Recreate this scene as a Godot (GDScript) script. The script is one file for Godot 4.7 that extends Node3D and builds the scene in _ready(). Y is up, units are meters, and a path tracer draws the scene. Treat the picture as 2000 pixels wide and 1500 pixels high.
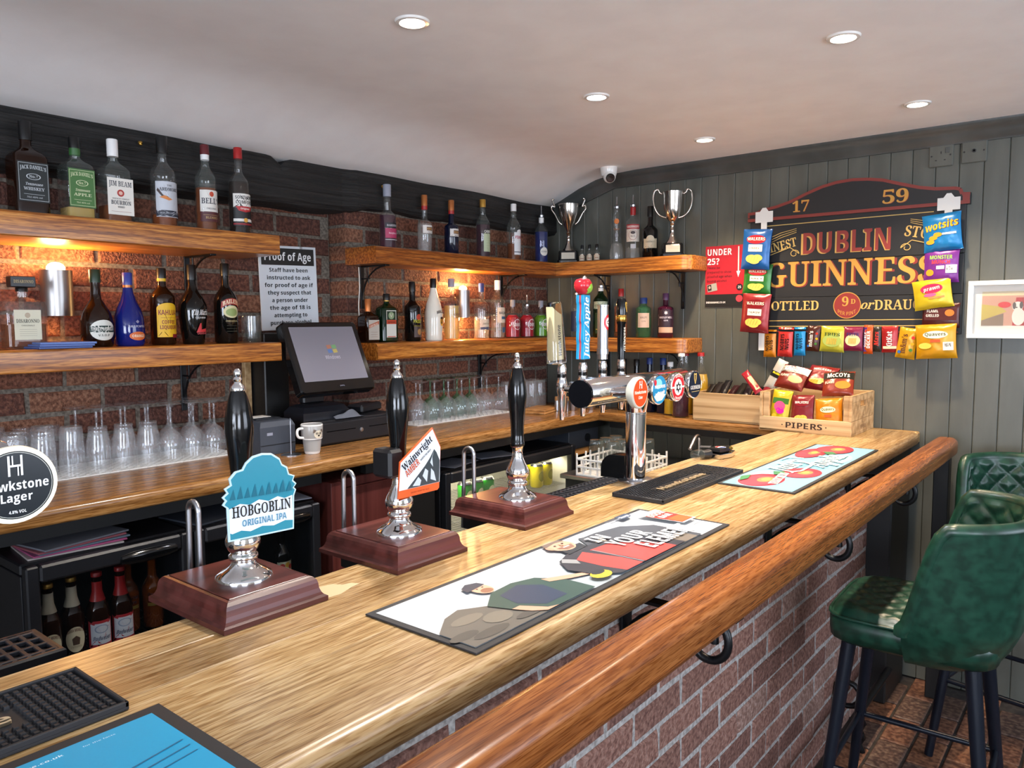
extends Node3D
# A pub bar: helpers first, then _ready() with camera, light, room, furniture, things.

var M := {}
var taken := {}
var glyph_cache := {}
var cap_cache := {}
var rng := RandomNumberGenerator.new()

# ---------------------------------------------------------------- geometry collector
class G:
	var v := PackedVector3Array()
	var n := PackedVector3Array()
	var c := PackedColorArray()
	var t := Transform3D()
	var k := Color(1, 1, 1)

	func tri(a, b, d, na, nb, nd):
		var A: Vector3 = t * a
		var B: Vector3 = t * b
		var D: Vector3 = t * d
		var NA: Vector3 = (t.basis * na).normalized()
		var NB: Vector3 = (t.basis * nb).normalized()
		var ND: Vector3 = (t.basis * nd).normalized()
		if (B - A).cross(D - A).dot(NA + NB + ND) > 0.0:
			v.append(A); v.append(D); v.append(B)
			n.append(NA); n.append(ND); n.append(NB)
		else:
			v.append(A); v.append(B); v.append(D)
			n.append(NA); n.append(NB); n.append(ND)
		c.append(k); c.append(k); c.append(k)

	func quad(a, b, d, e, out):
		var nn: Vector3 = (b - a).cross(e - a)
		if nn.length_squared() < 1e-16:
			nn = (d - b).cross(e - b)
		nn = nn.normalized()
		if nn.dot(out) < 0.0:
			nn = -nn
		tri(a, b, d, nn, nn, nn)
		tri(a, d, e, nn, nn, nn)

	func box(lo: Vector3, hi: Vector3, b := 0.0):
		var m := (lo + hi) / 2.0
		var h := (hi - lo) / 2.0
		b = minf(b, minf(h.x, minf(h.y, h.z)) * 0.98)
		var p = func(s: Vector3, ax: int) -> Vector3:
			var q := h - Vector3(b, b, b)
			q[ax] = h[ax]
			return m + q * s
		for ax in 3:
			var bx := (ax + 1) % 3
			var cx := (ax + 2) % 3
			for s in [-1.0, 1.0]:
				var ps := []
				for w in [[-1.0, -1.0], [1.0, -1.0], [1.0, 1.0], [-1.0, 1.0]]:
					var sg := Vector3()
					sg[ax] = s; sg[bx] = w[0]; sg[cx] = w[1]
					ps.append(p.call(sg, ax))
				var o := Vector3()
				o[ax] = s
				quad(ps[0], ps[1], ps[2], ps[3], o)
				if b > 0.0:
					for s2 in [-1.0, 1.0]:
						var s1 := Vector3()
						s1[ax] = s; s1[bx] = s2; s1[cx] = -1.0
						var s3 := s1
						s3[cx] = 1.0
						var o2 := Vector3()
						o2[ax] = s; o2[bx] = s2
						quad(p.call(s1, ax), p.call(s3, ax), p.call(s3, bx), p.call(s1, bx), o2)
		if b > 0.0:
			for sx in [-1.0, 1.0]:
				for sy in [-1.0, 1.0]:
					for sz in [-1.0, 1.0]:
						var s := Vector3(sx, sy, sz)
						tri(p.call(s, 0), p.call(s, 1), p.call(s, 2), s, s, s)

	func prof_normals(prof: Array, crease: float) -> Array:
		# per segment two normals (start, end), smoothed where the corner is gentle
		var seg := []
		for i in prof.size() - 1:
			var d := Vector2(prof[i + 1][0] - prof[i][0], prof[i + 1][1] - prof[i][1])
			seg.append(Vector2(d.y, -d.x).normalized() if d.length() > 1e-9 else Vector2.ZERO)
		var out := []
		for i in seg.size():
			var a: Vector2 = seg[i]
			var b: Vector2 = seg[i]
			if i > 0 and seg[i - 1].dot(seg[i]) > crease:
				a = (seg[i - 1] + seg[i]).normalized()
			if i < seg.size() - 1 and seg[i + 1].dot(seg[i]) > crease:
				b = (seg[i + 1] + seg[i]).normalized()
			out.append([a, b])
		return out

	# turned shape round y; rows are [radius, height] or [radius, height, exponent] (2 round, 8 nearly square)
	func lathe(prof: Array, segs := 24, sx := 1.0, sz := 1.0, crease := 0.75):
		var nn := prof_normals(prof, crease)
		var ring = func(row, j) -> Array:
			var a: float = TAU * j / segs
			var ca := cos(a)
			var sa := sin(a)
			var e: float = row[2] if row.size() > 2 else 2.0
			if e <= 2.01:
				return [Vector3(ca * sx * row[0], row[1], sa * sz * row[0]), Vector2(ca / sx, sa / sz).normalized()]
			var rho := pow(pow(absf(ca), e) + pow(absf(sa), e), -1.0 / e)
			var x := ca * rho
			var z := sa * rho
			return [Vector3(x * sx * row[0], row[1], z * sz * row[0]), Vector2(signf(x) * pow(absf(x), e - 1.0) / sx, signf(z) * pow(absf(z), e - 1.0) / sz).normalized()]
		for i in prof.size() - 1:
			var na: Vector2 = nn[i][0]
			var nb: Vector2 = nn[i][1]
			for j in segs:
				var p0 = ring.call(prof[i], j)
				var p1 = ring.call(prof[i], (j + 1) % segs)
				var q0 = ring.call(prof[i + 1], j)
				var q1 = ring.call(prof[i + 1], (j + 1) % segs)
				var m = func(pp, w): return Vector3(pp[1].x * w.x, w.y, pp[1].y * w.x)
				if prof[i][0] > 1e-6:
					tri(p0[0], p1[0], q1[0], m.call(p0, na), m.call(p1, na), m.call(q1, nb))
				if prof[i + 1][0] > 1e-6:
					tri(p0[0], q1[0], q0[0], m.call(p0, na), m.call(q1, nb), m.call(q0, nb))

	func tube(pts: Array, r, segs := 8, caps := true):
		var tang := []
		for i in pts.size():
			var a: Vector3 = pts[maxi(i - 1, 0)]
			var b: Vector3 = pts[mini(i + 1, pts.size() - 1)]
			tang.append((b - a).normalized())
		var up := Vector3.UP if absf(tang[0].y) < 0.9 else Vector3.RIGHT
		var side: Vector3 = tang[0].cross(up).normalized()
		var rings := []
		for i in pts.size():
			side = (side - tang[i] * side.dot(tang[i])).normalized()
			var o: Vector3 = tang[i].cross(side)
			var rr: float = r[i] if r is Array else r
			var ring := []
			for j in segs:
				var w := TAU * j / segs
				var d := side * cos(w) + o * sin(w)
				ring.append([pts[i] + d * rr, d])
			rings.append(ring)
		for i in pts.size() - 1:
			for j in segs:
				var a = rings[i][j]
				var b = rings[i][(j + 1) % segs]
				var d = rings[i + 1][(j + 1) % segs]
				var e = rings[i + 1][j]
				tri(a[0], b[0], d[0], a[1], b[1], d[1])
				tri(a[0], d[0], e[0], a[1], d[1], e[1])
		if caps:
			for w in [[0, -1.0], [pts.size() - 1, 1.0]]:
				var cn: Vector3 = tang[w[0]] * w[1]
				for j in segs:
					tri(pts[w[0]], rings[w[0]][j][0], rings[w[0]][(j + 1) % segs][0], cn, cn, cn)

	# polygon in the local xy plane, pushed from z0 to z1
	func prism(poly: PackedVector2Array, z0: float, z1: float, crease := 0.8, bevel := 0.0):
		var pp := poly
		if Geometry2D.is_polygon_clockwise(pp):
			pp = pp.duplicate()
			pp.reverse()
		var m := pp.size()
		var en := []
		for i in m:
			var d := pp[(i + 1) % m] - pp[i]
			en.append(Vector2(d.y, -d.x).normalized())
		var inner := pp
		if bevel > 0.0:
			inner = PackedVector2Array()
			for i in m:
				var b: Vector2 = (en[i] + en[(i + m - 1) % m])
				b = b / maxf(0.4, b.length_squared() / 2.0)
				inner.append(pp[i] - b * bevel)
		for i in m:
			var j := (i + 1) % m
			var a: Vector2 = en[i]
			var b: Vector2 = en[i]
			if en[(i + m - 1) % m].dot(en[i]) > crease:
				a = (en[(i + m - 1) % m] + en[i]).normalized()
			if en[j].dot(en[i]) > crease:
				b = (en[j] + en[i]).normalized()
			var na := Vector3(a.x, a.y, 0)
			var nb := Vector3(b.x, b.y, 0)
			var P := Vector3(pp[i].x, pp[i].y, z0 + bevel)
			var Q := Vector3(pp[j].x, pp[j].y, z0 + bevel)
			var R := Vector3(pp[j].x, pp[j].y, z1 - bevel)
			var S := Vector3(pp[i].x, pp[i].y, z1 - bevel)
			tri(P, Q, R, na, nb, nb)
			tri(P, R, S, na, nb, na)
			if bevel > 0.0:
				for w in [[z1 - bevel, z1, 1.0], [z0 + bevel, z0, -1.0]]:
					quad(Vector3(pp[i].x, pp[i].y, w[0]), Vector3(pp[j].x, pp[j].y, w[0]), Vector3(inner[j].x, inner[j].y, w[1]), Vector3(inner[i].x, inner[i].y, w[1]), na + Vector3(0, 0, w[2]))
		var ix := Geometry2D.triangulate_polygon(inner)
		for w in [[z1, Vector3.BACK], [z0, Vector3.FORWARD]]:
			for i in range(0, ix.size(), 3):
				var a := inner[ix[i]]
				var b := inner[ix[i + 1]]
				var d := inner[ix[i + 2]]
				tri(Vector3(a.x, a.y, w[0]), Vector3(b.x, b.y, w[0]), Vector3(d.x, d.y, w[0]), w[1], w[1], w[1])

	# smooth sheet f(u, v); flip turns its face
	func surf(nu: int, nv: int, f: Callable, flip := 1.0):
		var P := []
		for i in nu + 1:
			var row := []
			for j in nv + 1:
				row.append(f.call(float(i) / nu, float(j) / nv))
			P.append(row)
		var N := []
		for i in nu + 1:
			var row := []
			for j in nv + 1:
				var du: Vector3 = P[mini(i + 1, nu)][j] - P[maxi(i - 1, 0)][j]
				var dv: Vector3 = P[i][mini(j + 1, nv)] - P[i][maxi(j - 1, 0)]
				var w := du.cross(dv) * flip
				row.append(w.normalized() if w.length_squared() > 1e-18 else Vector3.UP)
			N.append(row)
		for i in nu:
			for j in nv:
				tri(P[i][j], P[i + 1][j], P[i + 1][j + 1], N[i][j], N[i + 1][j], N[i + 1][j + 1])
				tri(P[i][j], P[i + 1][j + 1], P[i][j + 1], N[i][j], N[i + 1][j + 1], N[i][j + 1])

	func ball(at: Vector3, r: float, segs := 16, sy := 1.0):
		var keep := t
		t = t * Transform3D(Basis(), at)
		var prof := []
		for i in segs / 2 + 1:
			var a := -PI / 2 + PI * i / (segs / 2)
			prof.append([maxf(0.0, cos(a) * r), sin(a) * r * sy])
		prof[0][0] = 0.0
		prof[-1][0] = 0.0
		lathe(prof, segs, 1.0, 1.0, 0.2)
		t = keep

	func mesh() -> ArrayMesh:
		var a := []
		a.resize(Mesh.ARRAY_MAX)
		a[Mesh.ARRAY_VERTEX] = v
		a[Mesh.ARRAY_NORMAL] = n
		a[Mesh.ARRAY_COLOR] = c
		var m := ArrayMesh.new()
		m.add_surface_from_arrays(Mesh.PRIMITIVE_TRIANGLES, a)
		return m

# ---------------------------------------------------------------- flat print laid on a surface (lettering, label colours)
class Pr:
	var g := G.new()
	var map: Callable
	var h := 0.0003
	var step := 0.00016
	var fine := 1e9
	var turn := 0.0
	var o := Vector2()

	func at(p: Vector2) -> Vector2:
		return o + p.rotated(turn)

	func put(a: Vector2, b: Vector2, d: Vector2, deep := 0):
		if deep < 5:
			var ab := absf(a.x - b.x)
			var bd := absf(b.x - d.x)
			var da := absf(d.x - a.x)
			var mx := maxf(ab, maxf(bd, da))
			if mx > fine:
				if ab == mx:
					put(a, (a + b) / 2, d, deep + 1); put((a + b) / 2, b, d, deep + 1)
				elif bd == mx:
					put(b, (b + d) / 2, a, deep + 1); put((b + d) / 2, d, a, deep + 1)
				else:
					put(d, (d + a) / 2, b, deep + 1); put((d + a) / 2, a, b, deep + 1)
				return
		var A: Vector3 = map.call(a, h)
		var B: Vector3 = map.call(b, h)
		var D: Vector3 = map.call(d, h)
		g.tri(A, B, D, map.call(a, h + 0.01) - A, map.call(b, h + 0.01) - B, map.call(d, h + 0.01) - D)

	func ink(col):
		g.k = (col if col is Color else Color(col)).srgb_to_linear()
		h += step

	func poly(pts, col):
		ink(col)
		var pp := PackedVector2Array(pts)
		var ix := Geometry2D.triangulate_polygon(pp)
		for i in range(0, ix.size(), 3):
			put(at(pp[ix[i]]), at(pp[ix[i + 1]]), at(pp[ix[i + 2]]))

	func rect(x0, y0, x1, y1, col):
		ink(col)
		put(at(Vector2(x0, y0)), at(Vector2(x1, y0)), at(Vector2(x1, y1)))
		put(at(Vector2(x0, y0)), at(Vector2(x1, y1)), at(Vector2(x0, y1)))

	func disc(cx, cy, rx, ry, col, m := 28, hole := 0.0):
		ink(col)
		var q := Vector2(cx, cy)
		for i in m:
			var a := Vector2(cos(TAU * i / m) * rx, sin(TAU * i / m) * ry)
			var b := Vector2(cos(TAU * (i + 1) / m) * rx, sin(TAU * (i + 1) / m) * ry)
			if hole > 0.0:
				put(at(q + a), at(q + b), at(q + b * hole))
				put(at(q + a), at(q + b * hole), at(q + a * hole))
			else:
				put(at(q), at(q + a), at(q + b))

	func line(a: Vector2, b: Vector2, w, col):
		var d: Vector2 = (b - a).normalized().orthogonal() * w * 0.5
		poly([a - d, b - d, b + d, a + d], col)

	func path(pts: Array, w, col):
		ink(col)
		for i in pts.size() - 1:
			var a: Vector2 = pts[i]
			var b: Vector2 = pts[i + 1]
			var d: Vector2 = (b - a).normalized().orthogonal() * w * 0.5
			put(at(a - d), at(b - d), at(b + d))
			put(at(a - d), at(b + d), at(a + d))

func flat_map() -> Callable:
	return func(p: Vector2, hh: float) -> Vector3: return Vector3(p.x, p.y, hh)

func round_map(r: float) -> Callable:
	return func(p: Vector2, hh: float) -> Vector3:
		var a := p.x / r
		return Vector3(sin(a) * (r + hh), p.y, cos(a) * (r + hh))

func printer(map: Callable, fine := 1e9) -> Pr:
	var p := Pr.new()
	p.map = map
	p.fine = fine
	return p

func font_of(key: String) -> SystemFont:
	var f := SystemFont.new()
	f.font_names = PackedStringArray(["Droid Serif" if key.begins_with("serif") else "Droid Sans Mono" if key == "mono" else "Droid Sans"])
	f.font_weight = 700 if key.ends_with("b") else 400
	return f

func glyphs(s: String, key: String) -> Array:
	var id := key + "|" + s
	if not glyph_cache.has(id):
		var tm := TextMesh.new()
		tm.font = font_of(key)
		tm.font_size = 40
		tm.pixel_size = 0.025
		tm.depth = 0.0
		tm.curve_step = 1.4
		tm.text = s
		tm.horizontal_alignment = HORIZONTAL_ALIGNMENT_LEFT
		tm.vertical_alignment = VERTICAL_ALIGNMENT_TOP
		var a := tm.get_mesh_arrays()
		var pts := PackedVector2Array()
		if a.size() and a[Mesh.ARRAY_VERTEX] != null:
			var vv: PackedVector3Array = a[Mesh.ARRAY_VERTEX]
			var ix = a[Mesh.ARRAY_INDEX]
			if ix == null or ix.size() == 0:
				ix = range(vv.size())
			for i in ix:
				pts.append(Vector2(vv[i].x, vv[i].y))
		glyph_cache[id] = pts
	if not cap_cache.has(key):
		cap_cache[key] = Vector2(0, 1)
		var hh = glyphs("H", key)[0]
		var lo := 1e9
		var hi := -1e9
		for p in hh:
			lo = minf(lo, p.y)
			hi = maxf(hi, p.y)
		cap_cache[key] = Vector2(lo, hi - lo)
	var pts: PackedVector2Array = glyph_cache[id]
	var x0 := 1e9
	var x1 := -1e9
	for p in pts:
		x0 = minf(x0, p.x)
		x1 = maxf(x1, p.x)
	return [pts, x0, x1, cap_cache[key]]

# lettering: x, y is the middle of the baseline; cap is the height of a capital; wide > 0 fits the width
func text(p: Pr, s: String, x: float, y: float, cap: float, col, key := "sansb", wide := 0.0, slant := 0.0, arch := 0.0, turn := 0.0, align := 0.5):
	var q := glyphs(s, key)
	var pts: PackedVector2Array = q[0]
	if pts.is_empty():
		return
	var sy: float = cap / q[3].y
	var w: float = (q[2] - q[1]) * sy
	var sx := sy
	if wide > 0.0:
		sx = sy * wide / w
		w = wide
	p.ink(col)
	var m := []
	for e in pts:
		var px: float = (e.x - q[1]) * sx - w * align
		var py: float = (e.y - q[3].x) * sy
		px += py * slant
		py += arch * (1.0 - pow(2.0 * px / maxf(w, 1e-6), 2.0))
		m.append(p.at(Vector2(x, y) + Vector2(px, py).rotated(turn)))
	for i in range(0, m.size() - 2, 3):
		p.put(m[i], m[i + 1], m[i + 2])

# ---------------------------------------------------------------- naming
func numbered(called: String) -> String:
	if not taken.has(called):
		taken[called] = 0
		return called
	taken[called] += 1
	return "%s_%03d" % [called, taken[called]]

func tag(o, label: String, category: String, group := ""):
	o.set_meta("label", label)
	o.set_meta("category", category)
	if group != "":
		o.set_meta("group", group)
	return o

func thing(called: String, label: String, category: String, at := Vector3.ZERO, turn := 0.0, group := "") -> Node3D:
	var o := Node3D.new()
	o.name = numbered(called)
	add_child(o)
	o.position = at
	o.rotation_degrees.y = turn
	tag(o, label, category, group)
	return o

func part(parent, called: String, g, m, at := Vector3.ZERO) -> MeshInstance3D:
	var o := MeshInstance3D.new()
	o.name = called
	o.mesh = g.mesh() if g is G else g
	o.material_override = m if m is Material else M[m]
	parent.add_child(o, true)
	o.position = at
	return o

func solo(called: String, label: String, category: String, g, m, at := Vector3.ZERO, turn := 0.0, group := "") -> MeshInstance3D:
	var o := MeshInstance3D.new()
	o.name = numbered(called)
	o.mesh = g.mesh() if g is G else g
	o.material_override = m if m is Material else M[m]
	add_child(o)
	o.position = at
	o.rotation_degrees.y = turn
	tag(o, label, category, group)
	return o

func struct(called: String, g, m) -> MeshInstance3D:
	var o := MeshInstance3D.new()
	o.name = numbered(called)
	o.mesh = g.mesh() if g is G else g
	o.material_override = m if m is Material else M[m]
	add_child(o)
	o.set_meta("kind", "structure")
	return o

func copy_of(o: Node3D, at: Vector3, turn: float, label: String) -> Node3D:
	var base: String = o.get_meta("base_name") if o.has_meta("base_name") else String(o.name)
	var c: Node3D = o.duplicate()
	c.name = numbered(base)
	add_child(c)
	c.position = at
	c.rotation_degrees.y = turn
	c.set_meta("label", label)
	return c

# ---------------------------------------------------------------- shapes
func rr(w: float, h: float, r: float, m := 4, cx := 0.0, cy := 0.0) -> PackedVector2Array:
	var out := PackedVector2Array()
	for q in [[1, 1, 0.0], [-1, 1, 90.0], [-1, -1, 180.0], [1, -1, 270.0]]:
		for i in m + 1:
			var a := deg_to_rad(q[2] + 90.0 * i / m)
			out.append(Vector2(cx + q[0] * (w / 2 - r) + cos(a) * r, cy + q[1] * (h / 2 - r) + sin(a) * r))
	return out

func bx(lo: Vector3, hi: Vector3, b := 0.0) -> G:
	var g := G.new()
	g.box(lo, hi, b)
	return g

func turned(prof: Array, segs := 24, sx := 1.0, sz := 1.0) -> G:
	var g := G.new()
	g.lathe(prof, segs, sx, sz)
	return g

func tubed(pts: Array, r, segs := 8) -> G:
	var g := G.new()
	g.tube(pts, r, segs)
	return g

func smooth_path(pts: Array, m := 6) -> Array:
	var cv := Curve3D.new()
	for i in pts.size():
		var a: Vector3 = pts[maxi(i - 1, 0)]
		var b: Vector3 = pts[mini(i + 1, pts.size() - 1)]
		var tg := (b - a) / 6.0
		cv.add_point(pts[i], -tg, tg)
	var out := []
	for i in pts.size() - 1:
		for j in m:
			out.append(cv.sample(i, float(j) / m))
	out.append(pts[-1])
	return out

# ---------------------------------------------------------------- materials
func noise_tex(seed_: int, freq: float, colors: Array, stops: Array, size := 512, octaves := 4, warp := 0.0) -> NoiseTexture2D:
	var nz := FastNoiseLite.new()
	nz.seed = seed_
	nz.noise_type = FastNoiseLite.TYPE_SIMPLEX_SMOOTH
	nz.frequency = freq
	nz.fractal_octaves = octaves
	if warp > 0.0:
		nz.domain_warp_enabled = true
		nz.domain_warp_amplitude = warp
		nz.domain_warp_frequency = freq * 1.5
	var tx := NoiseTexture2D.new()
	tx.width = size
	tx.height = size
	tx.seamless = true
	tx.noise = nz
	if colors.size():
		var gr := Gradient.new()
		var cs := PackedColorArray()
		for q in colors:
			cs.append(Color(q))
		gr.colors = cs
		gr.offsets = PackedFloat32Array(stops)
		tx.color_ramp = gr
	return tx

func plain(key: String, col, rough := 0.5, metal := 0.0, spec := 0.5) -> StandardMaterial3D:
	var m := StandardMaterial3D.new()
	m.resource_name = key
	m.albedo_color = Color(col)
	m.roughness = rough
	m.metallic = metal
	m.metallic_specular = spec
	M[key] = m
	return m

func pane(key: String, col, alpha: float, rough := 0.03) -> StandardMaterial3D:
	var m := plain(key, col, rough)
	m.albedo_color.a = alpha
	m.transparency = BaseMaterial3D.TRANSPARENCY_ALPHA
	return m

func textured(key: String, tex, scale: Vector3, rough: float, bump = null, bump_cm := 0.0, tint := "ffffff") -> StandardMaterial3D:
	var m := plain(key, tint, rough)
	m.albedo_texture = tex
	m.uv1_triplanar = true
	m.uv1_world_triplanar = true
	m.uv1_scale = scale
	m.uv1_triplanar_sharpness = 6.0
	if bump:
		m.heightmap_enabled = true
		m.heightmap_texture = bump
		m.heightmap_scale = bump_cm
	return m

func wood(key: String, tex, along: Vector3, rough: float, tint := "ffffff", pores = null, scale := 1.0) -> StandardMaterial3D:
	var s := Vector3(6.0, 6.0, 6.0) * scale
	s = s * (Vector3.ONE - along * 0.96)
	var m := textured(key, tex, s, rough, null, 0.0, tint)
	if pores:
		m.detail_enabled = true
		m.detail_albedo = pores
		m.detail_blend_mode = BaseMaterial3D.BLEND_MODE_MUL
		m.detail_uv_layer = BaseMaterial3D.DETAIL_UV_2
		m.uv2_triplanar = true
		m.uv2_world_triplanar = true
		m.uv2_scale = Vector3(30, 30, 30) * (Vector3.ONE - along * 0.95)
		m.uv2_triplanar_sharpness = 6.0
	return m

func glow(key: String, col, energy: float) -> StandardMaterial3D:
	var m := plain(key, col, 0.6)
	m.emission_enabled = true
	m.emission = Color(col)
	m.emission_energy_multiplier = energy
	return m

# ================================================================ the scene
func _ready():
	rng.seed = 7
	# camera
	var cam := Camera3D.new()
	cam.name = "camera"
	cam.fov = 53.12
	cam.near = 0.05
	cam.far = 60.0
	cam.transform = Transform3D(Basis(Vector3.UP, deg_to_rad(-51.069)) * Basis(Vector3.RIGHT, deg_to_rad(-4.716)) * Basis(Vector3.BACK, deg_to_rad(-0.277)), Vector3(-3.6, 1.555, 2.645))
	add_child(cam)
	cam.current = true
	# sky
	var sky_m := ProceduralSkyMaterial.new()
	sky_m.sky_top_color = Color("7fa6d8")
	sky_m.sky_horizon_color = Color("dfe8f2")
	sky_m.ground_bottom_color = Color("6f6a62")
	sky_m.ground_horizon_color = Color("cfd3d6")
	sky_m.sky_energy_multiplier = 1.5
	sky_m.ground_energy_multiplier = 0.8
	var sky := Sky.new()
	sky.sky_material = sky_m
	var env := Environment.new()
	env.background_mode = Environment.BG_SKY
	env.sky = sky
	env.tonemap_mode = Environment.TONE_MAPPER_LINEAR
	env.tonemap_exposure = 1.06
	env.sdfgi_enabled = true
	env.ssao_enabled = true
	env.ssil_enabled = true
	var we := WorldEnvironment.new()
	we.name = "environment"
	we.environment = env
	add_child(we)
	# daylight in the window openings as added area lamps, tilted up to brighten the ceiling
	day_light("window_fill_light", Vector3(-5.0, 1.55, 5.12), Vector3(-4.4, 2.9, 1.4), Vector2(1.5, 1.3), 10.0)
	day_light("window_fill_light", Vector3(-1.3, 1.55, 5.12), Vector3(-1.3, 2.9, 1.4), Vector2(2.2, 1.3), 6.0)
	day_light("window_fill_light", Vector3(-6.88, 1.5, 2.95), Vector3(-3.0, 3.2, 2.5), Vector2(1.8, 1.4), 14.0)
	build_materials()
	build_room()
	build_counters()
	build_shelves()
	build_sign()
	build_bar_things()
	build_bottles()
	build_glasses()
	build_under_counter()
	build_stools()
	build_small_things()

func day_light(called: String, at: Vector3, to: Vector3, size: Vector2, energy: float):
	var l := AreaLight3D.new()
	l.name = called
	l.area_size = size
	l.light_energy = energy
	l.light_color = Color("e4eeff")
	l.area_normalize_energy = true
	l.shadow_enabled = true
	l.set("area_range", 14.0)
	add_child(l, true)
	l.look_at_from_position(at, to)

func build_materials():
	var pores := noise_tex(11, 0.035, ["c9b79c", "ffffff", "ffffff"], [0.25, 0.5, 1.0], 256, 3)
	var oak := noise_tex(3, 0.012, ["96794f", "b29466", "c2a87c", "cdb690"], [0.15, 0.4, 0.62, 0.9], 512, 5, 30.0)
	var cntr := noise_tex(6, 0.012, ["6e4d2b", "8b663b", "9f794c", "ad895c"], [0.12, 0.4, 0.65, 0.92], 512, 5, 34.0)
	var pine := noise_tex(5, 0.012, ["7a4a1e", "a0682c", "ba823e", "ca964f"], [0.18, 0.42, 0.62, 0.9], 512, 5, 34.0)
	var mahog := noise_tex(9, 0.014, ["3e1b18", "4d2420", "592c28"], [0.2, 0.5, 0.85], 256, 4, 20.0)
	var railw := noise_tex(13, 0.012, ["6a3b1a", "804a22", "92592b", "a2693a"], [0.15, 0.4, 0.65, 0.95], 512, 5, 30.0)
	var X := Vector3(1, 0, 0)
	var Z := Vector3(0, 0, 1)
	for i in 3:
		var tint: String = ["f2f0ee", "dfd8d0", "f6f2ec"][i]
		var m := wood("oak_bar_%d" % i, oak, X, 0.3, tint, pores, 2.2)
		m.uv1_offset = Vector3(0.31 * i, 0.37 * i, 0.17 * i)
	var ce := wood("oak_end", oak, Z, 0.3, "f4ead8", pores)
	ce.roughness = 0.32
	wood("counter_x", cntr, X, 0.24, "f6ead8", pores, 1.8)
	wood("counter_z", cntr, Z, 0.24, "f6ead8", pores, 1.8)
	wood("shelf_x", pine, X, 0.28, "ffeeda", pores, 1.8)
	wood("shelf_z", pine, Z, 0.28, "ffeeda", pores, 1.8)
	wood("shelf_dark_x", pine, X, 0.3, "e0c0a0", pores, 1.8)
	wood("mahogany", mahog, X, 0.28)
	wood("mahogany_panel", mahog, Vector3(0, 1, 0), 0.35)
	wood("rail_wood", railw, X, 0.25, "ffffff", pores, 1.6)
	wood("crate_wood", noise_tex(21, 0.014, ["9b7a50", "b8966a", "c9aa7e"], [0.2, 0.5, 0.85], 256, 4, 16.0), Vector3(0, 0, 1), 0.6)
	wood("board_wood", noise_tex(22, 0.014, ["8a5f30", "a87843", "bd8d57"], [0.2, 0.5, 0.85], 256, 4, 16.0), Vector3(1, 0, 0), 0.5)
	var beam_b := noise_tex(31, 0.02, [], [], 256, 5, 25.0)
	var bm := wood("beam", noise_tex(32, 0.02, ["0d0c0b", "171513", "242120"], [0.2, 0.5, 0.9], 256, 5, 25.0), X, 0.75)
	bm.heightmap_enabled = true
	bm.heightmap_texture = beam_b
	bm.heightmap_scale = 1.6
	# brick and mortar
	var clay_bump := noise_tex(41, 0.05, [], [], 256, 5)
	var cols := [["54301f", "6d4130", "7f523d"], ["47271d", "5d372a", "704838"], ["5e3927", "774e39", "8a624b"], ["41241b", "533127", "644034"]]
	for i in 4:
		var q: Array = cols[i]
		textured("brick_%d" % i, noise_tex(42 + i, 0.03, q, [0.25, 0.5, 0.8], 256, 5), Vector3(7, 7, 7), 0.85, clay_bump, 0.4)
	textured("mortar", noise_tex(51, 0.04, ["4e473f", "655d53", "776e63"], [0.2, 0.5, 0.85], 256, 4), Vector3(6, 6, 6), 0.95)
	cols = [["6a463b", "805a4d", "937063"], ["5c3b32", "734f43", "866356"], ["725348", "87685b", "9a7e73"], ["56372e", "6a473c", "7d5b50"]]
	for i in 4:
		var q: Array = cols[i]
		textured("front_brick_%d" % i, noise_tex(62 + i, 0.03, q, [0.25, 0.5, 0.8], 256, 5), Vector3(7, 7, 7), 0.85, clay_bump, 0.4)
	textured("front_mortar", noise_tex(52, 0.04, ["7c7874", "989490", "aeaaa6"], [0.2, 0.5, 0.85], 256, 4), Vector3(6, 6, 6), 0.95)
	for i in 3:
		var q: Array = [["4d3024", "6b4634", "84604a"], ["5a3826", "7c5138", "94694c"], ["43302a", "5c453a", "75604f"]][i]
		textured("floor_tile_%d" % i, noise_tex(72 + i, 0.03, q, [0.25, 0.5, 0.8], 256, 5), Vector3(5, 5, 5), 0.6)
	textured("floor_grout", noise_tex(75, 0.04, ["2c2724", "3a3430"], [0.3, 0.7], 128, 3), Vector3(5, 5, 5), 0.9)
	# paint and plaster
	var gp := textured("grey_paint", noise_tex(82, 0.015, ["52544d", "575952", "5b5d56"], [0.2, 0.5, 0.85], 256, 4), Vector3(3, 0.6, 3), 0.32)
	gp.metallic_specular = 0.5
	textured("grey_trim", noise_tex(83, 0.015, ["3f4240", "464947", "4b4e4c"], [0.2, 0.5, 0.85], 128, 3), Vector3(3, 3, 3), 0.35)
	textured("plaster", noise_tex(84, 0.012, ["e8e5e3", "ebe8e6", "edebe9"], [0.2, 0.5, 0.85], 512, 5), Vector3(0.7, 0.7, 0.7), 0.9)
	textured("cream_wall", noise_tex(85, 0.012, ["c9c2b4", "d3ccbe"], [0.3, 0.7], 128, 3), Vector3(1, 1, 1), 0.9)
	# solids
	plain("black_paint", "141414", 0.45)
	plain("black_gloss", "08090b", 0.12)
	plain("black_plastic", "15161a", 0.4)
	plain("dark_plastic", "1b1e25", 0.45)
	plain("grey_plastic", "3a3f48", 0.5)
	plain("white_plastic", "dcdcd8", 0.45)
	plain("white_gloss", "e6e4df", 0.15)
	plain("rubber", "1d1e22", 0.6)
	plain("rubber_letter", "b3a184", 0.6)
	plain("chrome", "e8e8ea", 0.06, 1.0)
	plain("steel", "b9bbc0", 0.28, 1.0)
	plain("brushed", "a8a6a4", 0.36, 1.0)
	plain("brass", "c79a4a", 0.25, 1.0)
	plain("silver", "d6d0c8", 0.14, 1.0)
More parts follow.
